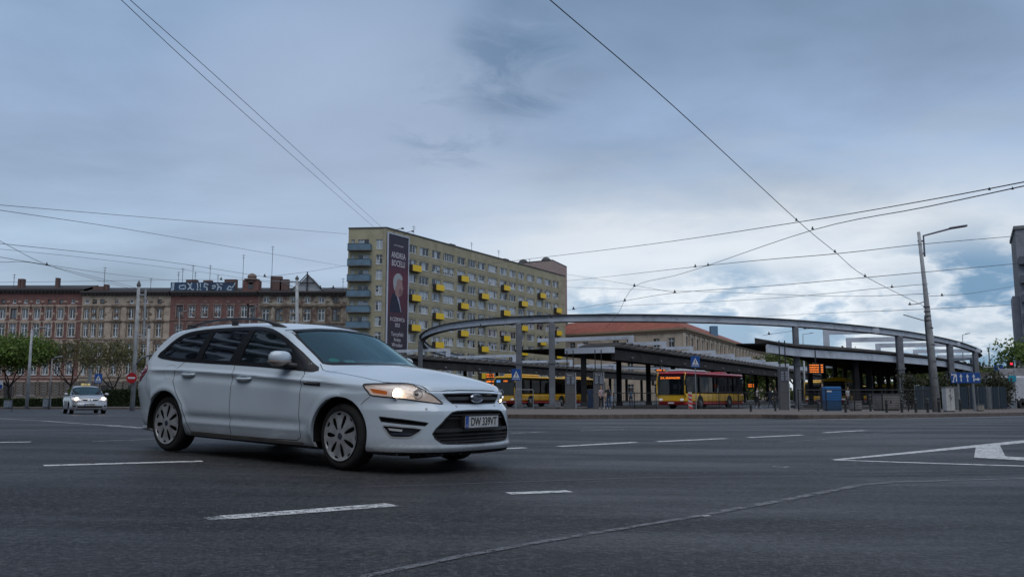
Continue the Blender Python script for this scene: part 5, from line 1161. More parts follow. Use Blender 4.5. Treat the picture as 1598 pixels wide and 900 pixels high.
# ---------------- stone building with red hipped roof
STONE = mat('pale_sandstone', (.52, .43, .34), .9, c2=(.42, .34, .27), sc_=.5, bump=.2, dirt=((.15, .12, .10), .5, .4)); TILE = mat('red_roof_tile', (.27, .075, .045), .8, c2=(.19, .055, .036), sc_=.8, bump=.3, dirt=((.09, .04, .03), .35, .5))
def make_station():
    Hh = 16.4; P = Vector((39.4, 196)); a1, a2 = 65, 140
    t = thing('stone_office_building', 'pale stone building with a red hipped roof behind the bus station ring', 'building')
    Wr = Wall(P.x, P.y, a1, 1, -.25); d2 = Vector((math.cos(R(a2)), math.sin(R(a2)))); L1, L2 = 128., 46.
    q = P + d2 * L2; Wl = Wall(q.x, q.y, a2 - 180, 1, -.25)
    ops = [(1.6 + 5.5 * k, 4.3 + 5.5 * k, z, z + 2.6) for k in range(23) for z in (1.4, 6.8, 12.3)]
    wr = holes(None, L1, Hh, ops, STONE, t, 'wall', .35); wr.matrix_local = Wr.M
    for k in range(23):
        for z in (6.8, 12.3): window_obj(2.7, 2.6, wr, 1.6 + 5.5 * k, z, '2t', frame=mat('brown_window_frame', (.13, .09, .07), .7) if k % 3 else WFR, pane=PANED, y=.25)
    pil = MB()
    for k in range(24): pil.box(-.4 + 5.5 * k, .9 + 5.5 * k, -.35, 0, 0, Hh - .8)
    po = pil.build('pilasters', STONE, t); po.matrix_local = Wr.M
    ul = [L2 - u for u in (3.2, 7.2, 14.5, 18.5, 27.5, 31.5, 41.)]; ops = [(u - .9, u + .9, z, z + 2.2) for u in ul for z in (1.8, 7.0, 12.4)]
    wl = holes(None, L2, Hh, ops, STONE, t, 'wall', .35); wl.matrix_local = Wl.M
    for u in ul:
        for z in (1.8, 7.0, 12.4): window_obj(1.8, 2.2, wl, u - .9, z, '2t', pane=PANED, y=.25)
    for Wx, L in ((Wr, L1), (Wl, L2)):
        c = MB().box(-.6, L + .6, -.8, -.002, Hh - .1, Hh + .35).box(-.3, L + .3, -.4, -.002, Hh - .6, Hh - .1).build('eaves', mat('eaves_stone', (.30, .22, .15), .9), t); c.matrix_local = Wx.M
    # hipped roof: long ridge lies back from both fronts
    A = Wl.P(-.5, Hh + .35, .9); B_ = Wr.P(0, Hh + .35, .9) ; B_ = Vector((P.x, P.y, 0)) + Vector((.3, -1.1, Hh + .1)); C_ = Wr.P(L1 + 1, Hh + .35, .9); inn = Vector((-math.sin(R(a1)), math.cos(R(a1)), 0)); in2 = Vector((-math.sin(R(a2 - 180)), math.cos(R(a2 - 180)), 0))
    R1 = B_ + inn * 10 + in2 * 10 + Vector((0, 0, 3.9)); R2 = C_ + inn * 10 - Wr.d * 10 + Vector((0, 0, 3.9)); R3 = A + in2 * 12 + Vector((0, 0, 3.9)); D_ = C_ + inn * 20; E_ = A + in2 * 24
    MB().add([A, B_, C_, R1, R2, R3, D_, E_], [(0, 1, 3, 5), (1, 2, 4, 3), (2, 6, 4), (5, 3, 7), (3, 4, 6, 7), (0, 5, 7)]).build('roof', TILE, t)
    for u in (.3, .6): p_ = A.lerp(B_, u) + Vector((0, 3, 2.4)); MB().tube([p_, p_ + Vector((0, 0, 1.8))], .25, 8).build('vent_pipe', GREYW, t)
    pc = Wr.P(48, Hh + 1.0, -3); MB().rbox(pc.x - 1, pc.x + 1, pc.y - 1, pc.y + 1, pc.z, pc.z + 3.4, .1).build('chimney', mat('blue_clad_chimney', (.10, .20, .30), .7), t)
make_station()

# ---------------- grey residential tower at the right edge
def make_grey_tower():
    Y = 130; x0 = at(1599, 560, Y).x; Wm = Wall(x0, Y, -28, 1, -.25); H = at(1581, 358, Y).z + .25
    t = thing('grey_tower_block', 'tall grey concrete tower block cut off by the right edge', 'building'); t.matrix_world = Wm.M; L = 22
    ops = [(u, u + 2.1, z, z + 1.6) for u in (2.0, 6.0, 10, 14, 18) for z in np.arange(1.5, H - 2.2, 2.9)]
    holes(None, L, H, ops, mat('grey_panel_wall', (.25, .26, .29), .85, c2=(.19, .20, .225), sc_=.4, dirt=((.10, .11, .12), .5, .5)), t, 'wall', .3)
    MB().quad((0, 0, 0), (0, 14, 0), (0, 14, H), (0, 0, H)).quad((L, 14, 0), (L, 0, 0), (L, 0, H), (L, 14, H)).quad((0, 0, H), (0, 14, H), (L, 14, H), (L, 0, H)).build('shell', GREYW, t)
    for a, b, z, _ in ops: window_obj(2.1, 1.6, t, a, z, '2', pane=PANED, y=.2)
    for z in np.arange(1.5, H - 2.2, 2.9): MB().box(.2, 1.7, -1.3, -.0, z - .75, z + .45).build('balcony', mat('dark_grey_balcony', (.10, .11, .13), .7), t)
    MB().box(-.2, L + .2, -.25, 14.2, H + .002, H + .5).build('roof_parapet', GREYW, t)
    MB().box(-.9, -.02, 2, 8, 0, H * .62).build('stair_wing', mat('grey_panel_wall', (.2, .2, .2)), t)
make_grey_tower()

# ---------------- block across the road to the left of the photographer: only its reflection shows in the car windows
def make_side_block():
    Wm = Wall(-31, 43, -86, -1, -.1); t = thing('balcony_block', 'long dark apartment block with pale balcony strips across the road on the left', 'building'); t.matrix_world = Wm.M; L, H = 78, 31
    Wx = Wm
    MB().box(0, L, 0, 12, 0, H).build('wall', mat('dark_olive_wall', (.035, .055, .068), .8), t)
    for k in range(11): MB().box(0, L, -1.1, -.02, 1.9 + k * 2.7, 2.55 + k * 2.7).build('balcony_strip', mat('pale_balcony_strip', (.52, .60, .68), .8, c2=(.40, .46, .52), sc_=.6), t)
    w = MB()
    for k in range(11):
        for i in range(26): w.box(.6 + i * 3, 2.5 + i * 3, -.06, -.01, .5 + k * 2.7, 1.8 + k * 2.7)
    w.build('windows', PANE, t)['kind'] = 'stuff'
make_side_block()

# ---------------- unseen block added behind the camera to dim light reaching the car's flank
def make_back_block():
    t = thing('added_dimming_block', 'long dark slate grey street block behind the photographer, outside the picture', 'building', (-36, -24, .0)); L, H = 110, 24
    MB().box(0, L, -12, 0, 0, H).build('wall', mat('dark_slate_wall', (.08, .115, .16), .9), t); w = MB()
    for k in range(7):
        for i in range(36): w.box(1 + i * 3, 2.6 + i * 3, .01, .06, 1.2 + k * 3.2, 3. + k * 3.2)
    w.build('windows', PANE, t)['kind'] = 'stuff'; MB().box(-.3, L + .3, -12.3, .5, H + .002, H + .5).build('cornice', GREYW, t)
make_back_block()

# ---------------- ring beam and bus station roofs
STEEL = mat('grey_painted_steel', (.56, .60, .66), .5, c2=(.46, .49, .55), sc_=.6, bump=.1, dirt=((.10, .10, .11), .8, .5)); STEELD = mat('dark_painted_steel', (.022, .022, .024), .7, spec=.15, c2=(.015, .015, .016), sc_=1.); EDGE = mat('black_edge', (.02, .02, .022), .6)
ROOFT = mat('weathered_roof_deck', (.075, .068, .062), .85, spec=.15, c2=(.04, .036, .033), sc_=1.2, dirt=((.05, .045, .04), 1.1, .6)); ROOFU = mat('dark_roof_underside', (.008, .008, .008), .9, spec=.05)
GIRD = mat('brown_grey_girder', (.060, .054, .052), .75, spec=.15, c2=(.040, .036, .035), sc_=.9); COLM = mat('weathered_column', (.17, .18, .20), .7, c2=(.10, .105, .12), sc_=1.1, dirt=((.07, .07, .07), 1.4, .6))
RH = 6.95
rp_px = [(653, 530), (665, 518.5), (685, 511), (715, 505.5), (760, 501), (810, 497.5), (860, 495.8), (930, 495), (1000, 495), (1100, 497), (1180, 500), (1235, 503), (1330, 511), (1408, 519.5), (1484, 533), (1520, 544), (1533, 553)]
ring_pts = [tuple(atZ(x, y, RH))[:2] for x, y in rp_px] + [(75, 145), (75.5, 160), (68, 176), (52, 186), (35, 188), (20, 182), (6.5, 169), (-.5, 155), (-6.5, 141), (-9.8, 127), (-11, 112)]
# smooth closed curve
def resample(pts, n):
    P = np.array(pts); d = np.r_[0, np.cumsum(np.linalg.norm(np.diff(np.vstack([P, P[:1]]), axis=0), axis=1))]; Q = np.vstack([P, P[:1]]); s_ = np.linspace(0, d[-1], n, endpoint=False); return np.stack([np.interp(s_, d, Q[:, k]) for k in (0, 1)], 1)
rc = np.array(catmull(ring_pts, 6)); rc = resample(rc, 220)
for _ in range(14): rc = .5 * rc + .25 * (np.roll(rc, 1, 0) + np.roll(rc, -1, 0))
def sweep(curve, prof, closed=True):
    n = len(curve); k = len(prof); T_ = (np.roll(curve, -1, 0) - np.roll(curve, 1, 0)) if closed else np.gradient(curve, axis=0); T_ /= np.linalg.norm(T_, axis=1, keepdims=True); Nn = np.stack([T_[:, 1], -T_[:, 0]], 1); vs = []
    for i in range(n):
        for o_, z in prof: vs.append((curve[i, 0] + Nn[i, 0] * o_, curve[i, 1] + Nn[i, 1] * o_, z))
    fs = [(i * k + j, i * k + (j + 1) % k, ((i + 1) % n) * k + (j + 1) % k, ((i + 1) % n) * k + j) for i in range(n if closed else n - 1) for j in range(k)]
    if not closed: fs += [tuple(range(k)), tuple(range((n - 1) * k, n * k))]
    return MB().add(vs, fs)
RING = thing('ring_structure', 'huge pale grey steel ring beam on tall columns above the bus station', 'ring beam', (float(rc[:, 0].mean()), float(rc[:, 1].mean()), 0))
rl = rc - rc.mean(0)
sweep(rl, [(-.35, RH - .27), (-.2, RH - .27), (-.2, RH + .24), (-.35, RH + .24)]).build('ring_beam', STEEL, RING, smooth=30)
sweep(rl, [(-.55, RH + .242), (.02, RH + .242), (.02, RH + .30), (-.55, RH + .30)]).build('top_flange', EDGE, RING, smooth=30); sweep(rl, [(-.55, RH - .33), (.02, RH - .33), (.02, RH - .272), (-.55, RH - .272)]).build('bottom_flange', EDGE, RING, smooth=30)
def ring_xy(px):
    ang = (px - CX) / F; k = np.argmin(np.abs(rc[:, 0] / rc[:, 1] - ang) + (rc[:, 1] > 100 + max(0, px - 1300) * .1) * 9); return rc[k]
def column(x, y, top, r=.36, parent=None, wx=None):
    z = GZ(x, y); c = Vector((0, 0, 0)) if parent is None else parent.location
    o = MB().rbox(-r, r, -r * .8, r * .8, z, top, .08).box(-r - .06, r + .06, -r * .8 - .06, r * .8 + .06, z + (top - z) * .52, z + (top - z) * .55).box(-r - .08, r + .08, -r, r, z, z + .25)
    return o.build('column', COLM, parent, loc=(x - c.x, y - c.y, 0))
for px in (656, 813, 858, 1236, 1408, 1484, 1522): x, y = ring_xy(px); column(x, y + .1, RH - .31, .24 if px < 1300 else .31, RING)
for k in range(0, 220, 9):
    x, y = rc[k]
    if y > 128: column(x, y, RH - .4, .3, RING)

# canopies: straight roofs running along U, cut off at the ring
poly = [tuple(p) for p in rc]
def inside(p, sh=0.):
    return bool(inpoly(np.array([p[0]]), np.array([p[1]]), poly)[0]) and (sh == 0 or np.min(np.linalg.norm(rc - np.array(p), axis=1)) > sh)
def canopy(label, p0, s0, s1, w0, w1, H0, steps_side, frames, shape=None, cols=None, girder=True):
    t = thing('bus_shelter_roof', label, 'shelter roof', (p0[0], p0[1], 0), group='long shelter roofs of the bus station')
    def Q(s_, w_, z): a = U * s_ + V * w_; return (a[0], a[1], z)
    if shape is None: shape = [(s0, w0), (s1, w0), (s1, w1), (s0, w1)]
    def slabp(z0, z1, name, m, shp=shape):
        k = len(shp); MB().add([Q(a, b, z0) for a, b in shp] + [Q(a, b, z1) for a, b in shp], [tuple(range(k)), tuple(range(k, 2 * k))] + [(i, (i + 1) % k, k + (i + 1) % k, k + i) for i in range(k)]).build(name, m, t)
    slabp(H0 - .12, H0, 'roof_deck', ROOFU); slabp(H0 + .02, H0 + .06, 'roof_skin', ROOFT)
    if girder: MB().add([Q(a, b, z) for a in (s0 + .2, s1) for b in (w1 - .35, w1 - .05) for z in (H0 - .95, H0 - .13)], [(0, 1, 3, 2), (4, 6, 7, 5), (0, 4, 5, 1), (2, 3, 7, 6), (0, 2, 6, 4), (1, 5, 7, 3)]).build('girder', GIRD, t)
    # stepped roof louvres
    if steps_side:
        lv = MB(); s_ = s0 + .2
        while s_ < s1 - 1.5:
            a = [Q(s_, w1 - 3.2, H0 + .14), Q(s_, w1 + .35, H0 + .14), Q(s_ + 1.55, w1 + .35, H0 + .52), Q(s_ + 1.55, w1 - 3.2, H0 + .52), Q(s_ + 1.55, w1 + .35, H0 + .36), Q(s_ + 1.55, w1 - 3.2, H0 + .36), Q(s_, w1 - 3.2, H0 + .08), Q(s_, w1 + .35, H0 + .08)]
            lv.add(a, [(0, 1, 2, 3), (6, 5, 4, 7), (2, 4, 5, 3), (1, 7, 4, 2), (0, 3, 5, 6), (0, 6, 7, 1)]); s_ += 1.7
        o = lv.build('roof_louvres', ROOFT, t)
    # cantilever frames standing on the roof
    for s_, wa, wb, hz in frames:
        fr = MB(); a0, a1 = Q(s_, wa, 0), Q(s_, wb, 0)
        d = Vector(a1) - Vector(a0); M = T(*a0) @ RZ(math.atan2(d.y, d.x)); l_ = d.length
        fr.box(0, l_, -.16, .16, H0 + hz, H0 + hz + .34, M).box(l_ - .4, l_, -.16, .16, H0 + .07, H0 + hz, M).build('roof_frame', STEEL, t)
    for s_, w_ in (cols or []):
        x, y, _ = Q(s_, w_, 0); z = GZ(p0[0] + x, p0[1] + y); c = MB().rbox(-.22, .22, -.22, .22, z, H0 - .12, .06).build('column', STEELD, t, loc=(x, y, 0))
        MB().rbox(-.27, .27, -.27, .27, z + .1, z + .5, .05).build('column_foot', EDGE, c)
    # lamps under the roof edge
    s_ = s0 + 4
    while s_ < s1 - 3 and girder:
        x, y, _ = Q(s_, w1 + .02, 0); MB().lathe([(.001, 0), (.13, .02), (.16, .10), (.10, .16)], 10, T(x, y, H0 - .75)).build('roof_lamp', mat('lamp_glass_grey', (.25, .26, .26), .4), t); s_ += 7.5
    return t
sA1 = 112
CA = canopy('long louvred shelter roof running from the near left columns to the far right', PA, 2.5, sA1, -9, 0., 4.62, True, [(s_, -9.5, -.4, 1.0) for s_ in range(8, 108, 9)], None, [(s_, -2.9) for s_ in np.arange(3, 110, 8.)])
CB = canopy('louvred shelter roof on the left inside the ring, behind the articulated bus', PB, -7, 88, -9, 0., 4.62, True, [(s_, -9, -.4, 1.2) for s_ in (6, 22, 40, 58)], None, [(s_, -3.2) for s_ in np.arange(-2, 86, 8.)])
# right roof: from the straight inner edge out to the ring
shp = []
pts = [rc[k] for k in range(220)]
arc = []
for px, py in ((1196, 539), (1241, 545.5), (1290, 549), (1350, 553), (1403, 557.5), (1450, 562), (1490, 567.5), (1515, 573)):
    p_ = atZ(px, py, 4.62); a = np.array([p_.x, p_.y]) - PC; arc.append((float(a @ U), float(a @ V)))
end = arc[-1]
shp = [(arc[0][0] - .5, 0.0)] + arc + [(end[0] + 14, end[1] - 2.0), (end[0] + 34, max(end[1] - 8, .5)), (92, .0)]
CC = canopy('broad dark curved shelter roof with a pale grey edge on the right', PC, arc[0][0], 92, 0, 8, 4.75, False, [], shp, [(s_, 1.2) for s_ in np.arange(2, 88, 9.5)] + [(s_, 6.5) for s_ in np.arange(-6, 70, 12.)], girder=False)
ed = np.array([PC + U * a + V * b for a, b in catmull(arc, 5, False)]) - PC
sweep(ed, [(-.05, 4.08), (.16, 4.08), (.16, 4.72), (-.05, 4.72)], False).build('edge_fascia', STEEL, CC, smooth=30); sweep(ed, [(-.9, 4.83), (.35, 4.83), (.35, 4.95), (-.9, 5.25)], False).build('roof_rim', ROOFT, CC, smooth=30)
# portal frames over the right roof
for px, py in ((1284, 514), (1320, 527), (1366, 536), (1425, 545.5), (1462, 554)):
    p_ = atZ(px, py, 7.1); a0 = np.array([p_.x, p_.y]); dd = np.array([.955, -.297]); l_ = 2.
    while inside(a0 + dd * l_) and l_ < 60: l_ += .25
    l_ += .2; q0 = a0 - PC; M = T(q0[0], q0[1], 0) @ RZ(math.atan2(dd[1], dd[0])); MB().box(0, l_, -.2, .2, 6.62, 7.1, M).box(0, .55, -.2, .2, 4.8, 6.62, M).build('portal_frame', STEEL, CC)
# near end fascias of roof A and B
for p0, t_, w0 in ((PA, CA, -4.2), (PB, CB, -7.6)):
    a0 = U * (2.3 if t_ is CA else -7.2) + V * w0; a1 = U * (2.3 if t_ is CA else -7.2) + V * .1; d = a1 - a0; M = T(a0[0], a0[1], 0) @ RZ(math.atan2(d[1], d[0])); MB().box(0, float(np.hypot(*d)), -.12, .0, 4.2, 4.68, M).build('edge_fascia', STEEL, t_)
# lower long concrete deck far right (viaduct) and background walls
vm = MB(); a, b = at(1528, 588, 190), at(1680, 590, 170); d = b - a
vt = thing('viaduct', 'low concrete viaduct crossing behind the trees on the far right', 'viaduct', (a.x, a.y, 0), math.atan2(d.y, d.x)); MB().box(-2, 60, 0, 8, 3.6, 5.2).build('deck', GREYW, vt); MB().box(-2, 60, -.02, -.001 + .2, 5.202, 6.1).build('parapet', mat('brown_parapet', (.16, .14, .12), .9), vt)
for k in range(5): MB().rbox(1 + k * 13, 2.4 + k * 13, 1, 7, -.5, 3.6, .2).build('pier', GREYW, vt)
# ------------------------------------------------------------------ buses
YEL = mat('yellow_bus_paint', (.70, .40, .012), .35, c2=(.62, .34, .01), sc_=1.5, coat=.4); REDB = mat('red_bus_paint', (.42, .012, .022), .4, c2=(.34, .01, .018), sc_=1.5, coat=.4); BGL = glassmat('dark_bus_glass', (.05, .06, .07), .1, base=(.004, .004, .005), ior=1.25); DARKB = mat('black_bus_trim', (.012, .012, .013), .5)
LED = mat('orange_led_text', (.9, .3, .05), .5, emit=(1., .20, .015), es=.8); LEDB = mat('led_blue_field', (.05, .2, .5), .5, emit=(.05, .22, .55), es=.8); ROOFW = mat('pale_bus_roof', (.45, .46, .47), .6)
def make_bus(label, L, heading, front_xy, number, dest, roofcol='white', joint=False, blue=False, red_top=False):
    """front_xy: middle of the front, heading: direction from the front to the rear"""
    h = Vector(heading).normalized(); x, y = front_xy; z = GZ(x, y); t = thing('city_bus', label, 'bus', (x, y, z), math.atan2(h.y, h.x), 'yellow and red city buses at the bus station')
    Wd = 1.27; z0, zr, zt = .28, .52, 2.92        # local x runs from the front to the rear
    MB().rbox(.14, L, -Wd, Wd, .30, zr, .18).build('red_skirt', REDB, t, smooth=40)
    MB().rbox(.05, L, -Wd, Wd, zr + .002, 1.22, .22).build('body', YEL, t, smooth=40)
    MB().rbox(.12, L - .02, -Wd + .02, Wd - .02, 1.222, 2.66, .22).build('window_band', BGL, t, smooth=40)
    MB().rbox(.10, L - .01, -Wd + .005, Wd - .005, 2.662, zt, .25).build('roof_edge', REDB if red_top else YEL, t, smooth=40)
    MB().rbox(1.0, 5.0, -.85, .85, zt, zt + .22, .2).build('roof_unit', (ROOFW if roofcol == 'white' else YEL), t, smooth=40); MB().rbox(8.4 if L < 14 else 11.5, 9.8 if L < 14 else 15.5, -.6, .6, zt, zt + .18, .15).build('roof_unit', REDB if red_top else YEL, t, smooth=40)
    # front: windscreen, yellow frame pillars, destination box, lamps, plate
    MB().rbox(-.02, .2, -Wd + .10, Wd - .10, 1.12, 2.62, .06).build('windscreen', glassmat('bus_windscreen', (.16, .2, .21), .4, base=(.01, .014, .016), ior=1.5) if 'bus_windscreen' not in MATS else MATS['bus_windscreen'], t, smooth=40)
    for s_ in (-1, 1):
        MB().tube([(.03, s_ * (Wd - .06), .95), (-.03, s_ * (Wd - .05), 1.3), (.02, s_ * (Wd - .06), 2.3), (.20, s_ * (Wd - .08), 2.86)], .055, 8).build('pillar', YEL, t, smooth='all')
        hl = MB().lathe([(.001, .05), (.09, .04), (.13, .0)], 14, T(.03, s_ * .92, .72) @ Matrix.Rotation(R(-90), 4, 'Y') @ Matrix.Diagonal((.8, 1.4, 1, 1))).build('headlight', LAMPOFF, t)
        MB().tube([(.15, s_ * (Wd - .1), 2.75), (-.25, s_ * (Wd + .12), 2.6), (-.28, s_ * (Wd + .14), 2.2)], .025, 6).rbox(-.34, -.20, s_ * (Wd + .16) - .10, s_ * (Wd + .16) + .10, 1.85, 2.3, .04).build('mirror', DARKB, t)
    ds = MB().box(-.035, .0, -.95, .95, 2.30, 2.56).build('destination_display', DARKB, t)
    M = T(-.04, 0, 2.43) @ RZ(R(-90)) @ Matrix.Diagonal((1, 1, 1, 1))
    if blue: MB().box(-.042, -.037, .42, .86, 2.32, 2.54).build('route_field', LEDB, ds)
    lettering(number, .25, T(-.045, .64 if blue else .78, 2.43) @ RZ(R(-90)), LED if not blue else PLATEW, ds, ex=.002, bold=.006, sx=.8); lettering(dest, .19, T(-.045, -.2 if blue else -.08, 2.43) @ RZ(R(-90)), LED, ds, ex=.002, bold=.006, sx=.9)
    MB().box(-.03, .0, -.26, .26, .42, .53).build('number_plate', PLATEW, t); MB().box(-.005, .03, -1.0, 1.0, .55, .60).build('bumper_line', REDB, t)
    # sides: glazing bars, doors, wheels
    for s_ in (-1, 1):
        q = MB(); xx = 1.4
        while xx < L - .6: q.box(xx, xx + .09, s_ * (Wd - .018) - .004, s_ * (Wd - .018) + .004, 1.23, 2.65); xx += 1.45
        q.build('window_bars', DARKB, t)
        d = MB(); 
        for dx in ((5.6, 7.0), (9.3, 10.6), (14.5, 15.9)):
            if dx[1] < L and s_ > 0: d.box(*dx, s_ * (Wd + .001), s_ * (Wd + .012), .38, 2.5)
        if d.v: d.build('doors', BGL, t)
        if blue and s_: pass
    wl = MB().lathe([(.20, -.14), (.47, -.14), (.49, -.10), (.49, .10), (.47, .14), (.2, .14)], 28, Matrix.Rotation(R(90), 4, 'X')).mesh('wheel', RUBBER, smooth=40); hb = MB().lathe([(.001, .17), (.10, .17), (.14, .13), (.26, .12), (.29, .15), (.30, .12)], 24, Matrix.Rotation(R(90), 4, 'X')).mesh('rim', mat('bus_wheel_rim', (.35, .35, .36), .5, .4), smooth=40)
    for xx in ((2.7, 8.6) if L < 14 else (2.7, 8.4, 14.6)):
        for s_ in (-1, 1):
            w_ = bpy.data.objects.new('wheel', wl); col.objects.link(w_); w_.parent = t; w_.location = (xx, s_ * (Wd - .12), .49); w_.rotation_euler = (0, 0, 0 if s_ < 0 else math.pi); r_ = bpy.data.objects.new('rim', hb); col.objects.link(r_); r_.parent = w_
            MB().lathe([(.001, .01), (.56, .01), (.60, .0)], 28, T(xx, s_ * (Wd - .004), .52) @ Matrix.Rotation(R(90) * (1 if s_ < 0 else -1), 4, 'X')).build('wheel_arch', DARKB, t)
    if joint: 
        b = MB()
        for k in range(9): b.rbox(9.9 + k * .13, 10.0 + k * .13, -Wd - (.03 if k % 2 else -.05), Wd + (.03 if k % 2 else -.05), .4, 2.85, .1)
        b.build('bellows', DARKB, t)
    # rear
    MB().box(L, L + .02, -1.0, 1.0, 1.5, 2.5).build('rear_window', BGL, t)
    for s_ in (-1, 1): MB().box(L, L + .03, s_ * 1.1 - .07, s_ * 1.1 + .07, .7, 1.2).build('tail_light', REDL, t)
    return t
LAMPOFF = mat('bus_headlamp', (.55, .58, .60), .2, emit=(.9, .92, 1.), es=.12)
make_bus('yellow and red bus seen from the front under the middle shelter roof, orange destination display', 12, (.60, .80), (12.6, 68.2), 'D', 'PL. GRUNWALDZKI', red_top=True)
make_bus('articulated yellow bus with a blue route number behind the two grey columns', 18, (.57, .822), (-.75, 82), '166', 'IWINY', joint=True, blue=True, roofcol='yellow')
make_bus('yellow bus half hidden by the shelter columns, right of the front facing bus', 12, (.47, .883), (36., 96), '', '', roofcol='yellow')
make_bus('yellow bus with an orange roof edge beside the blue kiosk', 12, (.47, .883), (39.4, 112), '', '', roofcol='yellow')
make_bus('farthest yellow bus, seen between the dark columns under the right roof', 12, (-.883, .2), (70., 152), '', '', roofcol='yellow')

# ------------------------------------------------------------------ silver taxi and the car at the right edge
def saloon_body():
    top = [(-2.2, .55), (-2.19, .80), (-2.15, .98), (-1.75, 1.03), (-1.25, 1.34), (-.9, 1.42), (-.4, 1.455), (.1, 1.43), (.35, 1.37), (.75, 1.17), (1.05, 1.0), (1.3, .965), (1.6, .93), (1.9, .86), (2.05, .78), (2.1, .70), (2.13, .58), (2.16, .48), (2.17, .35), (2.12, .24), (1.9, .2), (-1.9, .22), (-2.12, .3), (-2.2, .4)]
    side = gridsdf(catmull(top, 3), -3, 3, -.3, 2., .015)
    sec = pchip([0, .2, .26, .45, .7, .85, .95, 1.1, 1.25, 1.35, 1.42, 1.5], [.78, .80, .85, .865, .86, .84, .80, .735, .66, .61, .55, .48]); bw = pchip([0, .4, .6, .75, .83, .88], [0, .03, .09, .22, .40, .62])
    def f(p):
        x, y, z = p[:, 0], np.abs(p[:, 1]), p[:, 2]; yc = np.minimum(y, .9); wsb = sstep(1.5, 1.0, x) * sstep(.8, .95, z)
        bow = np.where(x > 0, bw(yc) * (1 - .65 * wsb) * np.clip(x / .6, 0, 1), -bw(yc) * .7 * np.clip(-x / 1.6, 0, 1)); d1 = side(x + bow, z + .05 * (yc / .6) ** 2 * sstep(.7, .95, z))
        w = sec(z) - .03 * sstep(1.2, 2.1, np.abs(x))
        for cx in (1.3, -1.3): r = np.hypot(x - cx, z - .30); w = w + .015 * np.exp(-((r - .35) / .05) ** 2)
        return smax(d1, y - w, .07)
    return Body(f, -1.2, 1.2, .6, .03)
def make_saloon(name, label, cat, loc, yaw, paint, taxi=False, plate='', lights=False):
    B = saloon_body(); P, Fq = B.grid(); Fq = orient(P, Fq, B); t = thing(name, label, cat, loc, yaw)
    wsp = catmull([(-.56, 1.32), (0, 1.365), (.56, 1.32), (.66, 1.1), (.70, 1.0), (.4, .985), (0, .985), (-.4, .985), (-.70, 1.0), (-.66, 1.1)], 2)
    dl = catmull([(.95, .97), (.55, 1.20), (.15, 1.345), (-.4, 1.385), (-.95, 1.34), (-1.3, 1.2), (-1.6, 1.04), (-1.2, 1.0), (0, .975)], 3); rw = catmull([(-.52, 1.3), (.52, 1.3), (.62, 1.08), (-.62, 1.08)], 4)
    fr = lambda c: (c[:, 2] > .96) & (c[:, 0] > .1)
    snap(B, P, FFRONT, wsp, fr, .03)
    for cx in (1.3, -1.3): c = P[Fq].mean(1); Fq = Fq[~((np.hypot(c[:, 0] - cx, c[:, 2] - .30) < .34) & (np.abs(c[:, 1]) > .5))]
    Fs = cut(P, Fq, FFRONT, wsp, 0, fr); Fs = cut(P, Fs, FREAR, rw, 0, lambda c: (c[:, 0] < -.9) & (c[:, 2] > 1.05))
    bsurf(B, P, Fs, 'body', paint, t); c = P[Fs].mean(1); m_ = (c[:, 2] > .7) & (c[:, 0] < .9) & (c[:, 0] > -1.7); bsurf(B, P, Fs[m_], 'cabin_lining', LINER, t, off=-.03)
    panel_part(B, FFRONT, wsp, 'windscreen', G_WS, t, -.002, .05); ribbon_part(B, FFRONT, wsp, .03, 'windscreen_surround', TRIMB, t, .003); panel_part(B, FREAR, rw, 'rear_window', G_RR, t, .002, .06)
    for sg in (-1, 1):
        f_ = FSIDE(sg); panel_part(B, f_, dl, 'side_windows', G_RR, t, .004, .05); ribbon_part(B, f_, dl, .025, 'window_trim', TRIMB, t, .006)
        for pl in ([(-.15, 1.38), (-.2, .97), (-.18, .3)], [(.98, .95), (1.0, .7), (.9, .3)], [(-.98, .28), (-1.0, .6), (-1.2, .8), (-1.1, 1.0)]): ribbon_part(B, f_, pl, .008, 'door_gap', SEAM, t, .0015, closed=False)
        hl = catmull([(sg * .38, .70), (sg * .50, .80), (sg * .68, .845), (sg * .80, .83), (sg * .80, .72), (sg * .62, .665)], 3)
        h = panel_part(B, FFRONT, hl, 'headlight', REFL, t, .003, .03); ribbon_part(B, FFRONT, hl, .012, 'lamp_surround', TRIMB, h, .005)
        if lights:
            c0 = onbody(B, FFRONT, [(sg * .60, .755)], .006)[0]; MB().lathe([(.001, .035), (.05, .03), (.085, .0)], 20, T(*c0) @ Matrix.Rotation(R(90), 4, 'Y')).build('lamp_bulb', mat('warm_lit_headlamp', (1, .85, .7), .3, emit=(1, .66, .44), es=9.), h, smooth='all')
        mo = MB().lathe([(.001, -.07), (.07, -.06), (.10, 0), (.07, .06), (.001, .07)], 16, T(.62, sg * .95, 1.0) @ Matrix.Diagonal((.6, 1.1, 1, 1))).build('mirror', paint, t, smooth='all'); MB().tube([(.7, sg * .75, .95), (.65, sg * .9, .97)], .03, 8).build('mirror_stalk', BLACKP, mo)
        panel_part(B, FREAR, [(sg * .5, .75), (sg * .8, .72), (sg * .8, .95), (sg * .5, .93)], 'tail_light', REDL, t, .004)
    g = [(-.42, .74), (-.30, .68), (.30, .68), (.42, .74)]
    for sg in (-1, 1): panel_part(B, FFRONT, [(sg * .10, .735), (sg * .40, .745), (sg * .30, .672), (sg * .14, .665)], 'grille', DARKM, t, .003)
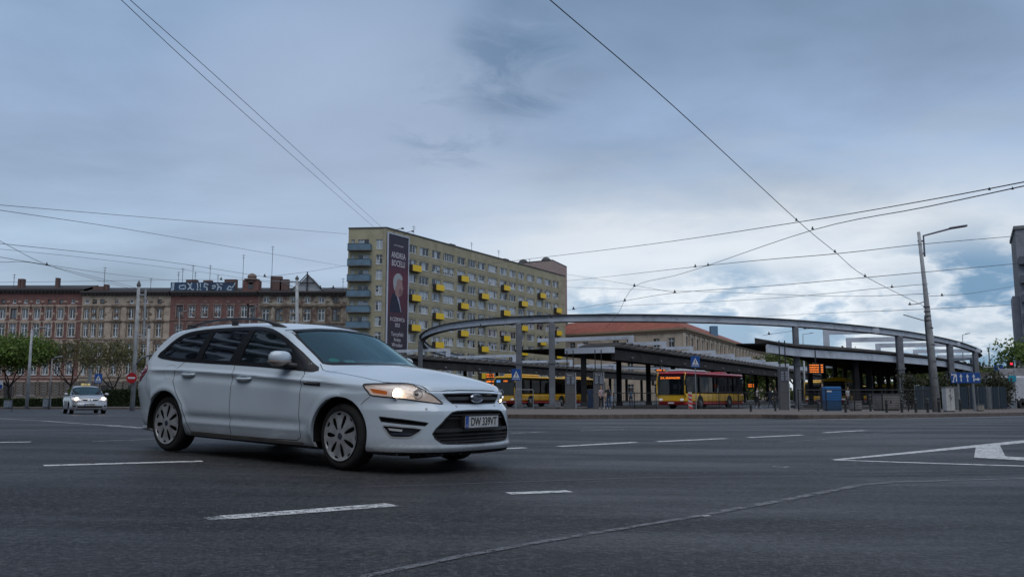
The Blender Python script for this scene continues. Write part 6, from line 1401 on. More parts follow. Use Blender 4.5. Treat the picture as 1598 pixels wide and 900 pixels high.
    if taxi:   # three small rhombi meeting in the grille
        bm_ = MB(); c0 = onbody(B, FFRONT, [(0, .70)], .01)[0]
        for a in (90, 210, 330):
            d = Vector((0, math.cos(R(a)), math.sin(R(a)))); n = Vector((0, -d.z, d.y)); cc = Vector(c0); bm_.add([cc, cc + d * .035 + n * .02, cc + d * .07, cc + d * .035 - n * .02], [(0, 1, 2, 3)])
        bm_.build('badge', CHROME, t); panel_part(B, FFRONT, [(-.10, .655), (.10, .655), (.03, .76), (-.03, .76)], 'grille_centre', paint, t, .006)
    panel_part(B, FFRONT, [(-.55, .33), (.55, .33), (.6, .42), (-.6, .42)], 'lower_grille', DARKM, t, .003)
    for sg in (-1, 1): panel_part(B, FFRONT, [(sg * .63, .36), (sg * .76, .39), (sg * .76, .45), (sg * .63, .44)], 'fog_light', DARKM, t, .003)
    pl = MB().box(2.17, 2.185, -.26, .26, .43, .54).build('number_plate', PLATEW, t); MB().box(2.186, 2.19, -.26, -.215, .43, .54).build('plate_band', PLATEB, pl); lettering(plate, .10, T(2.19, .02, .485) @ RZ(R(90)), INK, pl, ex=.001, bold=.002, sx=.8)
    MB().box(-2.235, -2.21, -.26, .26, .60, .71).build('number_plate', PLATEW, t)
    ws = wheel_set(.30, .21, .19); add_wheels(t, ws, [((1.3, -.74, .30), 1), ((-1.3, -.74, .30), 0), ((1.3, .74, .30), 1), ((-1.3, .74, .30), 0)])
    for cx in (1.3, -1.3):
        for m2 in liner_mesh(cx, .30, .339, .85, .45): m2.build('wheel_arch_liner', DARKM, t)
    MB().rbox(-1.9, 1.8, -.5, .5, .2, .34, .1).build('floor_pan', UNDER, t)
    MB().rbox(.5, .95, -.6, .6, .65, .93, .1).build('dashboard', LINER, t); sm = MB(); seat(sm, -.1, -.34, .42, .22); seat(sm, -.1, .34, .42, .22); sm.build('seats', SEATM, t, smooth=50)
    if taxi:
        s_ = MB().rbox(-.08, .08, -.22, .22, 1.462, 1.56, .05).build('roof_sign', mat('yellow_taxi_sign', (.75, .62, .25), .5, emit=(.8, .6, .2), es=.15), t); lettering('TAXI', .09, T(.082, 0, 1.512) @ RZ(R(90)), INK, s_, ex=.001, bold=.002)
    return t
tx = at(131, 641, 45.)
def aim(x, y): return math.atan2(-y, -x)
make_saloon('taxi', 'silver taxi with lit headlights and a yellow roof sign coming towards us', 'taxi', (tx.x, 45., GZ(tx.x, 45.)), aim(tx.x, 45) + R(7), SILVER, True, 'DW 8T001', True)
make_saloon('parked_car', 'white car cut off by the right edge, beside the grey truck', 'car', (36.2, 57.5, GZ(36, 57)), R(-155), WHITE2, plate='')

# ------------------------------------------------------------------ truck at the right edge
def make_truck():
    x, y = (1592 - CX) / F * 66, 66; t = thing('box_truck', 'pale grey box truck parked behind the white car at the right edge', 'truck', (x, y, GZ(x, y)), R(28))
    MB().rbox(-1., 6.2, -1.2, 1.2, .95, 3.1, .05).build('cargo_box', mat('pale_truck_box', (.40, .37, .36), .6, c2=(.30, .28, .27), sc_=.9, dirt=((.15, .13, .12), 1., .5)), t); MB().rbox(-2.9, -1.1, -1.1, 1.1, .55, 2.5, .25).build('cab', mat('pale_cab_paint', (.45, .46, .48), .4), t, smooth=40)
    MB().box(-2.93, -2.88, -.95, .95, 1.5, 2.3).build('windscreen', BGL, t); MB().box(-2.6, 6.1, -.5, .5, .55, .85).build('chassis', UNDER, t)
    for xx in (-2.1, 3.9):
        for s_ in (-1, 1): MB().lathe([(.15, -.13), (.42, -.13), (.44, 0), (.42, .13), (.15, .13)], 20, T(xx, s_ * 1.0, .44) @ Matrix.Rotation(R(90), 4, 'X')).build('wheel', RUBBER, t, smooth=40)
    MB().box(-.3, .5, -1.23, -1.205, 1.7, 2.4).build('side_sign', mat('dark_grey_sign', (.10, .10, .10), .6), t)
    for s_ in (-1, 1): MB().box(6.2, 6.23, s_ * .95 - .12, s_ * .95 + .12, .75, .93).build('tail_light', REDL, t)
make_truck()

# ------------------------------------------------------------------ street furniture
BLUE = mat('blue_sign_face', (.008, .075, .30), .45, c2=(.006, .06, .25), sc_=2); WS = mat('white_sign_print', (.68, .70, .72), .5, c2=(.58, .60, .62), sc_=5); REDS = mat('red_sign_face', (.45, .012, .02), .5); GALV = mat('galvanised_pole', (.27, .28, .29), .55, .3, c2=(.18, .19, .20), sc_=3); PALEP = mat('pale_concrete_mast', (.40, .41, .42), .8, c2=(.27, .28, .29), sc_=2., bump=.2, dirt=((.12, .12, .12), 2., .5)); DARKS = mat('dark_green_grey_metal', (.028, .032, .034), .5, c2=(.045, .05, .052))
MBLK = mat('matt_black_metal', (.014, .014, .016), .6)
FX = Matrix(((1, 0, 0, 0), (0, 0, -1, 0), (0, 1, 0, 0), (0, 0, 0, 1)))     # polygon in x-z, thickness along -y
def crossing_sign(label, px, py_top, Y, s=.62, side=0.):
    p = at(px, py_top, Y); z = GZ(p.x, Y) + .13; t = thing('pedestrian_crossing_sign', label, 'road sign', (p.x, Y, z), 0, 'blue pedestrian crossing signs')
    H = p.z - z; MB().tube([(side, 0, -.1), (side, 0, H + .02)], .033, 8).build('post', GALV, t)
    f = MB().box(-s / 2, s / 2, -.07, -.045, H - s * 1.25, H).build('sign_plate', BLUE, t); cz = H - s * .63
    MB().prism([(-s * .36, cz - s * .30), (s * .36, cz - s * .30), (0, cz + s * .42)], .0705, .074, FX).build('white_triangle', WS, f)
    m_ = MB(); m_.tube([(.0, -.078, cz + s * .17), (.0, -.078, cz - s * .03)], s * .035, 6).tube([(0, -.078, cz - s * .02), (-s * .09, -.078, cz - s * .22)], s * .022, 6).tube([(0, -.078, cz - s * .02), (s * .10, -.078, cz - s * .22)], s * .022, 6).tube([(-s * .08, -.078, cz + s * .02), (0, -.078, cz + s * .1), (s * .08, -.078, cz + s * .01)], s * .018, 6).lathe([(.001, s * .035), (s * .03, s * .02), (s * .036, 0), (s * .03, -s * .02), (.001, -s * .035)], 8, T(0, -.078, cz + s * .23)); m_.build('walking_figure', INK, f)
    b_ = MB(); 
    for k in range(5): b_.box(-s * .40 + k * s * .17, -s * .31 + k * s * .17, -.073, -.0705, cz - s * .50, cz - s * .38)
    b_.build('stripe_row', WS, f); return t
crossing_sign('blue pedestrian crossing sign on a thin pole in front of the front facing bus', 1084.5, 555.5, 58., .60)
crossing_sign('blue pedestrian crossing sign beside the left pair of ring columns', 805.5, 575.5, 62.5, .66)
crossing_sign('blue pedestrian crossing sign above the silver taxi', 154.5, 582.8, 72., .62)
# hazard board on the crossing pole
def hazard():
    p = at(1077, 612, 57.6); t = thing('hazard_board', 'slanted red and white striped board beside the pole in front of the bus', 'hazard board', (p.x, 57.6, GZ(p.x, 57.6) + .12)); t.rotation_euler = (R(-4), 0, 0)
    MB().box(-.13, .13, -.02, .02, .05, 1.15).build('board', mat('dull_white_board', (.40, .38, .35), .6), t); r = MB()
    for k in range(4): r.prism([(-.125, .1 + k * .27), (-.125, .23 + k * .27), (.125, .23 + k * .27 - .10), (.125, .1 + k * .27 - .10)], .021, .025, FX)
    r.build('red_stripes', REDS, t)
hazard()
def lane_sign():
    Y = 44.; a, b = at(1483, 581, Y), at(1530, 598, Y); z = GZ(a.x, Y) + .13; t = thing('lane_direction_sign', 'wide blue sign with four white lane arrows on two posts', 'road sign', (a.x, Y, z)); w = b.x - a.x; h1 = a.z - z; h0 = b.z - z + .02; h = h1 - h0
    MB().tube([(w * .26, .06, -.1), (w * .26, .06, h1)], .05, 8).build('post', GALV, t); MB().tube([(w * .78, .06, -.1), (w * .76, .06, h1)], .06, 8).build('post', GALV, t)
    MB().rbox(0, w, -.035, .0, h0, h1, .015).build('sign_plate', BLUE, t)
    m = MB(); y0, y1 = .0362, .040
    def poly(p): m.prism([(x * w, h0 + z_ * h) for x, z_ in p], y0, y1, FX)
    def arrow(cx, b0=.14, t0=.88): poly([(cx - .018, b0), (cx + .018, b0), (cx + .018, t0 - .3), (cx + .055, t0 - .3), (cx, t0), (cx - .055, t0 - .3), (cx - .018, t0 - .3)])
    for cx in (.34, .56): arrow(cx)
    arrow(.77); poly([(.79, .30), (.79, .42), (.90, .42), (.90, .54), (.985, .36), (.90, .18), (.90, .30)])
    poly([(.03, .74), (.03, .86), (.17, .86), (.20, .74), (.20, .14), (.165, .14), (.165, .72), (.10, .74)]); poly([(.03, .64), (.005, .80), (.03, .96)]); poly([(.06, .14), (.085, .14), (.12, .55), (.16, .60), (.16, .70), (.09, .66)]); poly([(.03, .20), (.12, .12), (.05, .05)])
    m.build('white_arrows', WS, t)
    for k in range(1, 4): MB().box(w * k / 4 - .006, w * k / 4 + .006, -.040, -.0355, h0, h1).build('panel_joint', mat('joint_blue', (.02, .05, .2), .5), t)
lane_sign()
def lamp_mast():
    Y = 40.; b = at(1463, 645, Y); tp = at(1433.5, 362, Y); z = GZ(b.x, Y) + .1; t = thing('street_lamp', 'tall leaning grey lamp mast with one arm pointing right, right of the ring', 'street lamp', (b.x, Y, z)); H = tp.z - z; dx = tp.x - b.x
    MB().tube([(0, 0, -.1), (dx * .35, 0, H * .42), (dx * .62, 0, H * .70), (dx, 0, H)], [.175, .145, .10, .07], 14).build('mast', PALEP, t, smooth='all')
    for k in range(1, 6): MB().lathe([(.177 - k * .006, 0), (.186 - k * .006, .03), (.177 - k * .006, .06)], 14, T(dx * .35 * k * .18, 0, k * .78)).build('mast_band', GREYP, t)
    for k in (.50, .525, .55, .575): MB().lathe([(.14, 0), (.155, .03), (.14, .06)], 14, T(dx * k * .95, 0, H * k)).build('mast_band', GREYP, t)
    e = at(1500, 354, Y); e = Vector((e.x - b.x, 0, e.z - z)); s_ = at(1441, 368, Y); s_ = Vector((s_.x - b.x, 0, s_.z - z))
    a = MB().tube([s_ + Vector((.0, 0, -1.0)), s_, e + Vector((-.5, 0, -.08))], .045, 8).tube([s_ + Vector((-.28, 0, -.25)), s_ + Vector((0, 0, -.25))], .04, 6).tube([s_ + Vector((-.22, 0, -.85)), s_ + Vector((0, 0, -.85))], .04, 6).build('lamp_arm', mat('violet_grey_metal', (.12, .12, .16), .5), t)
    M = T(*(e + Vector((-.15, 0, -.02)))) @ Matrix.Rotation(R(-9), 4, 'Y'); MB().rbox(-.45, .45, -.14, .14, -.04, .06, .10, M).build('lamp_head', mat('violet_grey_metal', (.1, .1, .1)), a, smooth=40)
    # thin conduit along the mast
    MB().tube([(-.24, -.1, 0), (dx * .35 - .22, -.1, H * .42), (dx * .45 - .2, -.1, H * .52)], .035, 6).build('conduit', DARKS, t)
    MB().tube([(dx * .45 - .2, -.1, H * .50), (dx * .45 - 1.2, -.1, H * .535)], .02, 6).tube([(dx * .45 - .2, -.1, H * .52), (dx * .45 + .1, 0, H * .54)], .03, 6).build('wire_bracket', DARKS, t)
    return t, z
LM, LMZ = lamp_mast()
def cabinet():
    Y = 40.5; a, b = at(1470, 603, Y), at(1478, 645, Y); w = .40; t = thing('switch_cabinet', 'tall pale grey electrical cabinet with scribbled graffiti beside the leaning lamp mast', 'cabinet', (a.x + .16, Y, GZ(a.x, Y) + .12)); H = a.z - GZ(a.x, Y) - .12
    MB().rbox(-.0, w, 0, .4, .06, H - .05, .02).build('case', mat('pale_cabinet_paint', (.50, .51, .51), .6, c2=(.40, .41, .41), sc_=2, dirt=((.2, .2, .2), 2.5, .5)), t); MB().box(-.02, w + .02, -.02, .42, H - .048, H).build('lid', GREYW, t); MB().box(.02, w - .02, .02, .38, 0, .058).build('plinth', GREYP, t)
    MB().box(w * .5 - .004, w * .5 + .004, -.004, -.0005, .1, H - .1).build('door_gap', SEAM, t); MB().tube([(.12, -.008, H * .62), (.22, -.008, H * .70), (.17, -.008, H * .55), (.29, -.008, H * .62), (.23, -.008, H * .48)], .012, 5).tube([(.17, -.008, H * .84), (.23, -.008, H * .9), (.20, -.008, H * .78)], .010, 5).build('graffiti', INK, t)
cabinet()
def small_box(label, px0, px1, pyt, Y, m, name='utility_box', cat='utility box', d=.5):
    a, b = at(px0, pyt, Y), at(px1, pyt, Y); z = GZ(a.x, Y) + .12; t = thing(name, label, cat, (a.x, Y, z)); H = a.z - z; w = b.x - a.x
    MB().rbox(0, w, 0, d, .05, H - .04, .03).build('case', m, t); MB().rbox(-.02, w + .02, -.02, d + .02, H - .038, H, .03).build('lid', GREYP, t); MB().box(.04, w - .04, .04, d - .04, -.05, .048).build('plinth', GREYP, t); MB().box(w * .46, w * .54, -.012, -.001, H * .45, H * .6).build('latch', MBLK, t); return t
BEIGE = mat('beige_box_paint', (.30, .27, .24), .8, c2=(.22, .20, .18)); small_box('small beige utility box in front of the dark fence panels, right of the lane sign', 1526, 1536, 631, 44.5, BEIGE)
small_box('grey litter bin standing near the right column of the left pair', 866.5, 875, 624.5, 63, GREYW, 'litter_bin', 'litter bin'); small_box('dark blue bin between the two information pillars', 917, 925.5, 607, 64., mat('navy_bin', (.015, .035, .08), .5), 'litter_bin', 'litter bin')
small_box('grey bin box behind the railing, right of the blue kiosk', 1330, 1345, 625.5, 46, GREYW, 'litter_bin', 'litter bin'); small_box('grey litter bin by the hedge left of the taxi', 67, 75, 621, 66, mat('blue_grey_bin', (.20, .23, .27), .6), 'litter_bin', 'litter bin'); small_box('grey litter bin at the far left edge under the trees', 6, 14, 624, 64, mat('blue_grey_bin', (0, 0, 0)), 'litter_bin', 'litter bin')
small_box('long grey concrete block behind the bollards, right of the grey bin', 1375, 1404, 615, 47, mat('mottled_concrete', (.20, .19, .185), .9, c2=(.13, .12, .115), sc_=2, bump=.3), 'concrete_block', 'concrete block', 1.2)
def kiosk():
    Y = 47.; a, b = at(1287, 603, Y), at(1313, 603, Y); z = GZ(a.x, Y) + .12; t = thing('blue_kiosk', 'bright blue ticket kiosk box behind the black railing', 'kiosk', (a.x, Y, z)); H = a.z - z; w = b.x - a.x
    BK = mat('bright_blue_panel', (.01, .13, .36), .45, c2=(.01, .10, .29), sc_=1.2); MB().rbox(0, w, 0, .5, H * .42, H, .06).build('upper_panel', BK, t); MB().rbox(.02, w - .02, .02, .48, .0, H * .418, .04).build('lower_panel', mat('darker_blue_panel', (.01, .07, .17), .5), t); MB().box(.1, w * .4, -.012, -.001, H * .78, H * .86).build('notice', WS, t)
kiosk()
def pillar(label, px0, px1, pyt, Y, txt):
    a, b = at(px0, pyt, Y), at(px1, pyt, Y); z = GZ(a.x, Y) + .12; t = thing('information_pillar', label, 'information pillar', (a.x, Y, z), 0, 'grey information pillars at the bus station'); H = a.z - z; w = b.x - a.x
    PG = mat('grey_pillar_panel', (.10, .10, .104), .6, c2=(.075, .075, .08), sc_=1.5); MB().rbox(0, w, 0, .35, 0, H, .03).build('case', PG, t); MB().box(w + .002, w + .03, .0, .35, 0, H).build('side_edge', STEEL, t)
    MB().box(.06, w - .06, -.012, -.002, H * .66, H * .97).build('timetable_board', mat('dark_board', (.05, .055, .065), .5), t)
    if txt: lettering(txt, .17, T(w / 2, -.014, H * .935), WS, t, ex=.001, sx=.85)
    r = MB()
    for k in range(6):
        for c_ in range(2): r.box(.10 + c_ * w * .48, .10 + c_ * w * .48 + w * .30, -.018, -.0125, H * (.69 + k * .036), H * (.69 + k * .036) + .05)
    r.build('timetable_rows', mat('pale_print', (.30, .33, .40), .6), t); MB().box(0, w, -.01, -.002, H * .40, H * .405).build('panel_joint', SEAM, t)
    MB().tube([(w * .2, .15, H), (w * .2, .15, H + 1.6)], .035, 6).build('hanger', MBLK, t); MB().tube([(w * .8, .15, H), (w * .8, .15, H + 1.6)], .035, 6).build('hanger', MBLK, t)
pillar('grey information pillar left of the navy bin, with a dark timetable board', 882, 898, 581.5, 61, 'Peron 2'); pillar('grey information pillar next to the two standing people', 926, 942, 580.5, 61, 'Peron 3'); pillar('tall grey information pillar beside the right ring column', 1215.5, 1230, 572, 52, '')
def display(label, px0, px1, py0, py1, Y, rows, small=False):
    a, b = at(px0, py0, Y), at(px1, py1, Y); w = b.x - a.x; h = a.z - b.z; t = thing('departure_display', label, 'departure display', (a.x, Y, b.z), 0, 'orange departure displays'); MB().rbox(0, w, 0, .2, 0, h, .02).build('case', MBLK, t); r = MB()
    for k in range(rows):
        z = h * (1 - (k + .8) / (rows + .3)); n = 0; x = w * .05
        while x < w * .62: l_ = random.uniform(.04, .12) * w; r.box(x, min(x + l_, w * .66), -.012, -.001, z, z + h * .42 / rows); x += l_ + .03 * w
        r.box(w * .80, w * .94, -.012, -.001, z, z + h * .42 / rows)
    r.build('lit_rows', LED, t); MB().tube([(w / 2, .1, h), (w / 2, .1, h + .9)], .04, 6).build('hanger', MBLK, t); return t
display('orange departure display hanging left of the blue kiosk', 1262, 1286, 567.5, 582.5, 56, 4); display('small orange departure display above the articulated bus front', 758, 771.5, 582, 590.5, 79, 2); display('yellow and orange departure display left of the articulated bus front', 758.5, 771, 592, 604, 78.6, 2)
display('tiny orange display above the front facing bus', 1024, 1038, 575.5, 580, 66.5, 1); display('small orange display under the roof right of the front facing bus', 1167, 1177, 598, 605, 74, 2)
# bollards
bol = None
BP = [(1168, 628, 646.5), (1206, 618, 645), (1272, 622, 645.5), (1314.5, 623, 650), (1378, 622.5, 651), (1401.5, 621.5, 651), (1423, 621.5, 651), (1441.5, 621, 650.5), (1459, 619, 649.5), (1492, 622, 645), (1353, 615, 646)]
BL_ = ['alone in front of the middle shelter roof', 'just left of the tall information pillar', 'left of the blue kiosk', 'in front of the right side of the blue kiosk', 'in front of the concrete block, left one', 'in front of the concrete block, right one', 'first right of the concrete block', 'between the concrete block and the leaning mast', 'touching the foot of the leaning mast', 'under the lane arrow sign', 'taller, beside the grey bin']
for (px, pt, pb), l_ in zip(BP, BL_):
    x, y = gpt(px, min(pb, 650.8) + .0); y = min(max(y, 36.8), 44) ; x = (px - CX) / F * y; tp = at(px, pt, y); z = GZ(x, y) + .1; H = tp.z - z
    if bol is None or True:
        t = thing('bollard', 'dark steel bollard ' + l_, 'bollard', (x, y, z), 0, 'dark bollards along the kerb'); MB().lathe([(.055, -.05), (.055, H - .10), (.062, H - .09), (.062, H - .03), (.04, H), (.001, H)], 12).build('post', DARKS, t, smooth=40); MB().lathe([(.0565, H * .72), (.0585, H * .725), (.0585, H * .78), (.0565, H * .785)], 12).build('reflective_band', GREYP, t); MB().lathe([(.09, -.05), (.09, .03), (.056, .05)], 12).build('base_collar', DARKS, t)
# railings
def railing(label, pxa, pxb, Y0, Y1, pyt, step=.115, hgt=1.1, bars=True, dense=True):
    xa, xb = (pxa - CX) / F * Y0, (pxb - CX) / F * Y1; a, b = Vector((xa, Y0, 0)), Vector((xb, Y1, 0)); d = b - a; L = d.length; z = GZ(xa, Y0) + .12; t = thing('railing', label, 'railing', (xa, Y0, z), math.atan2(d.y, d.x), 'black railings along the bus station')
    MB().tube([(0, 0, hgt), (L, 0, hgt)], .028, 6).build('top_rail', MBLK, t); MB().tube([(0, 0, .12), (L, 0, .12)], .02, 6).build('bottom_rail', MBLK, t); n = int(L / 1.6) + 1
    for k in range(n + 1): MB().tube([(L * k / n, 0, -.1), (L * k / n, 0, hgt + .06)], .035, 6).build('post', MBLK, t)
    if dense:
        s_ = MB()
        if bars == 'h':
            for k in range(7): s_.tube([(0, 0, .2 + k * .12), (L, 0, .2 + k * .12)], .014, 5)
        else:
            x = step
            while x < L: s_.tube([(x, 0, .12), (x, 0, hgt)], .009, 4, cap=False); x += step
        s_.build('bars', MBLK, t)
railing('black railing beside the right half of the front facing bus', 1090, 1212, 60, 57, 612, .30); railing('black barred railing in front of the blue kiosk and grey bin', 1242, 1372, 45, 45, 612, bars='h'); railing('black railing behind the concrete block', 1372, 1452, 45, 44, 612, bars='h'); railing('black railing left of the front facing bus', 956, 1022, 63, 62, 612, .25)
def hoop(label, px0, px1, Y):
    a, b = (px0 - CX) / F * Y, (px1 - CX) / F * Y; t = thing('hoop_railing', label, 'railing', (a, Y, GZ(a, Y) + .1)); MB().tube([(0, 0, 0), (0, 0, 1.28), (.05, 0, 1.34), (b - a - .05, 0, 1.34), (b - a, 0, 1.28), (b - a, 0, 0)], .03, 8).build('hoop', GALV, t); MB().tube([(0, 0, .7), (b - a, 0, .7)], .015, 6).build('crossbar', GALV, t)
hoop('thin grey hoop railing around the foot of the left ring column', 804, 832, 60)
# hoarding panels
HP = [(1424, 1436), (1437, 1450), (1480, 1492), (1493, 1506), (1508, 1521), (1522, 1534), (1535, 1542), (1543, 1553), (1554, 1566)]
hm = [mat('navy_hoarding', (.018, .035, .055), .6, c2=(.012, .025, .04), sc_=1.), mat('grey_hoarding', (.13, .14, .155), .7, c2=(.09, .10, .11), sc_=1.)]
HL = ['first from the leaning mast on its left side', 'hidden partly by the leaning mast', 'grey, just right of the white cabinet', 'left of the lane sign posts', 'between the two lane sign posts', 'behind the small beige box', 'pale narrow one right of the beige box', 'second from the right end', 'at the right end near the truck']
for k, ((a, b), l_) in enumerate(zip(HP, HL)):
    Y = 52 + k * .25; xa, xb = (a - CX) / F * Y, (b - CX) / F * Y; g_ = k in (2, 6); t = thing('hoarding_panel', ('grey' if g_ else 'navy') + ' hoarding panel, ' + l_, 'fence panel', (xa, Y, GZ(xa, Y) + .12), 0, 'hoarding panels under the shrubs'); w = xb - xa
    MB().box(0, w - .04, 0, .04, .08, 1.42).build('sheet', hm[1 if g_ else 0], t); r = MB(); x = .06
    while x < w - .1: r.box(x, x + .05, -.018, -.001, .1, 1.40); x += .16
    r.build('ribs', hm[1 if g_ else 0], t); MB().box(-.02, .03, .042, .09, -.1, 1.46).build('post', GALV, t)
# traffic lights on a gantry far right, blue sign
def gantry():
    Y = 75; p0 = at(1535, 573, Y); t = thing('signal_gantry', 'horizontal signal arm with a red light and small blue signs at the right edge', 'traffic light', (p0.x, Y, GZ(p0.x, Y))); zb = p0.z - t.location.z
    MB().tube([(0, 0, zb), (5.2, 0, zb + .05)], .09, 8).build('arm', GALV, t); MB().tube([(5.2, 0, -.1), (5.2, 0, zb + .4)], .13, 8).build('mast', GALV, t)
    MB().tube([(.55, 0, zb), (.55, 0, zb + 1.6)], .05, 6).build('aerial_post', GALV, t)
    h = MB().rbox(2.0, 2.55, -.30, -.0, zb - .35, zb + .55, .05).build('signal_head', MBLK, t); MB().lathe([(.001, .03), (.10, .02), (.12, 0)], 14, T(2.28, -.302, zb + .32) @ Matrix.Rotation(R(90), 4, 'X')).build('red_light', mat('lit_red_signal', (.8, .02, .03), .4, emit=(1, .02, .05), es=1.5), h)
    for z in (0.05, -.2): MB().lathe([(.001, .01), (.10, .0)], 14, T(2.28, -.302, zb + z) @ Matrix.Rotation(R(90), 4, 'X')).build('dark_lens', DARKM, h)
    for x in (.85, 3.95): s_ = MB().box(x, x + .8, -.13, -.10, zb - .28, zb + .22).build('blue_sign', BLUE, t); MB().prism([(x + .37, zb - .2), (x + .43, zb - .2), (x + .43, zb + .02), (x + .5, zb + .02), (x + .4, zb + .16), (x + .3, zb + .02), (x + .37, zb + .02)], .1302, .134, FX).build('arrow', WS, s_)
gantry()
def blue_plate_sign():
    p = at(1588, 590, 62); t = thing('direction_sign', 'small blue and green direction sign near the truck', 'road sign', (p.x - .2, 62, GZ(p.x, 62))); H = p.z - t.location.z; MB().tube([(0, .05, 0), (0, .05, H + .6)], .04, 6).build('post', GALV, t); MB().box(-.45, .1, -.0, .02, H - .25, H + .2).build('sign_plate', mat('turquoise_sign', (.01, .25, .35), .5), t)
blue_plate_sign()
# left side: masts and lamps
def tram_mast(label, px_b, py_b, px_t, py_t, Y, r0, twin=False, m=PALEP):
    b, tp = at(px_b, py_b, Y), at(px_t, py_t, Y); z = GZ(b.x, Y) + .05; t = thing('tram_mast', label, 'mast', (b.x, Y, z), 0, 'pale masts carrying the overhead wires'); H = tp.z - z; dx = tp.x - b.x
    MB().tube([(0, 0, -.1), (dx * .5, 0, H * .5), (dx, 0, H)], [r0, r0 * .8, r0 * .62], 12).build('mast', m, t, smooth='all'); MB().lathe([(r0 * .7, 0), (r0 * .9, .1), (r0 * .5, .3), (.01, .45)], 12, T(dx, 0, H)).build('mast_cap', GREYP, t)
    if twin: MB().tube([(dx + .55, 0, H * .55), (dx * 1. + .5, 0, H * .98)], r0 * .45, 8).tube([(dx, 0, H * .93), (dx + .5, 0, H * .93)], .06, 6).tube([(dx * .8, 0, H * .6), (dx * .8 + .5, 0, H * .6)], .06, 6).build('side_tube', m, t)
    return t, H, dx, z
MA, HA, dA, zA = tram_mast('tall pale mast with a twin top, carrying the no entry sign', 206.5, 636, 216.5, 447, 60, .17, True)
MB().tube([(dA * .45, 0, HA * .35), (dA * .5 + .5, 0, HA * .42), (dA * .5 + 1.5, 0, HA * .455), (2.6, 0, HA * .46)], .07, 8).build('curved_arm', GALV, MA, smooth='all')
s_ = MB().rbox(2.0, 2.9, -.3, .1, HA * .40, HA * .47, .06).rbox(1.9, 2.2, -.35, .05, HA * .30, HA * .405, .06).build('signal_head', MBLK, MA)
ns = MB().lathe([(.001, -.01), (.36, -.01), (.365, 0), (.36, .012), (.001, .012)], 32, T(-.02, -.33, 2.2) @ Matrix.Rotation(R(90), 4, 'X')).build('no_entry_sign', REDS, MA); MB().box(-.27, .23, -.348, -.343, 2.14, 2.27).build('white_bar', WS, ns)
MB_, HB, dB, zB = tram_mast('slimmer pale mast just right of the twin topped one', 228.5, 600, 232.5, 512, 78, .17)
MC, HC, dC, zC = tram_mast('pale mast with a thin arm pointing left in front of the run-down tenement', 463, 640, 463.5, 436, 95, .26)
p = at(424, 440, 95); MB().tube([(0, 0, HC - .3), (p.x - MC.location.x, 0, HC - .2)], .06, 6).tube([(0, 0, HC - 1.2), ((p.x - MC.location.x) * .6, 0, HC - .28)], .03, 6).build('bracket_arm', GALV, MC)
def lamp_post(label, pxb, pyb, pxt, pyt, Y, r=.07, arm=1., m=GALV, head=True):
    b, tp = at(pxb, pyb, Y), at(pxt, pyt, Y); z = GZ(b.x, Y) + .1; t = thing('street_lamp', label, 'street lamp', (b.x, Y, z), 0, 'slender street lamps'); H = tp.z - z; dx = tp.x - b.x
    MB().tube([(0, 0, -.1), (dx, 0, H)], [r, r * .6], 8).build('post', m, t, smooth='all')
    if head: a = MB().tube([(dx, 0, H - .05), (dx + arm, 0, H + .12)], .035, 6).build('lamp_arm', m, t); MB().rbox(-.32, .32, -.13, .13, -.04, .06, .08, T(dx + arm, 0, H + .14) @ Matrix.Rotation(R(-8 if arm > 0 else 8), 4, 'Y')).build('lamp_head', m, t)
    return t
lamp_post('white lamp post with short side arm in front of the big green tree', 42.5, 624, 50, 514, 68, .14, .9, PALEP); lamp_post('thin dark lamp post between the hedge and the taxi', 76.5, 634, 81.5, 560, 66, .06, .5, GALV); lamp_post('street lamp with pale head before the dark brick tenement', 281, 560, 280, 487, 120, .09, .8); lamp_post('street lamp with pale head at the joint of brick and run-down tenement', 391, 560, 390, 480, 120, .09, .9)
lamp_post('twin armed street lamp seen over the right shelter roof', 1253, 600, 1253, 521, 130, .1, 1.3); lamp_post('distant street lamp above the right end of the ring', 1502, 600, 1502, 522, 115, .08, .7)
lamp_post('pale post standing under the right shelter roof beyond the kiosk', 1361, 612, 1361, 585, 120, .12, .3, PALEP, False); lamp_post('pale post standing left of the kiosk beyond the platforms', 1256, 620, 1255, 563, 125, .14, .3, PALEP, False)
def stop_sign_left():
    Y = 55; p = at(0, 593, Y); t = thing('bus_stop_sign', 'white and blue stop sign on a post at the left edge', 'stop sign', (p.x, Y, GZ(p.x, Y) + .1)); H = p.z - t.location.z; MB().tube([(0, 0, -.1), (0, 0, H)], .045, 8).build('post', DARKS, t); MB().box(-.35, .22, -.06, -.03, H - .55, H).build('sign_plate', WS, t); MB().box(-.33, .20, -.066, -.0605, H - .53, H - .28).build('blue_field', BLUE, t)
    for x in (-.8, .9): MB().tube([(x, 0, -.1), (x, 0, 1.5)], .03, 6).build('shelter_post', DARKS, t)
stop_sign_left()
def back_sign():
    Y = 66; p = at(141, 575, Y); t = thing('road_sign', 'grey back of a tall rectangular sign on a post above the taxi', 'road sign', (p.x, Y, GZ(p.x, Y) + .1)); H = p.z - t.location.z; MB().tube([(0, .03, -.1), (0, .03, H)], .05, 8).build('post', GALV, t); MB().box(-.16, .16, -.02, .0, H - 1.3, H).build('sign_plate', GALV, t)
back_sign()
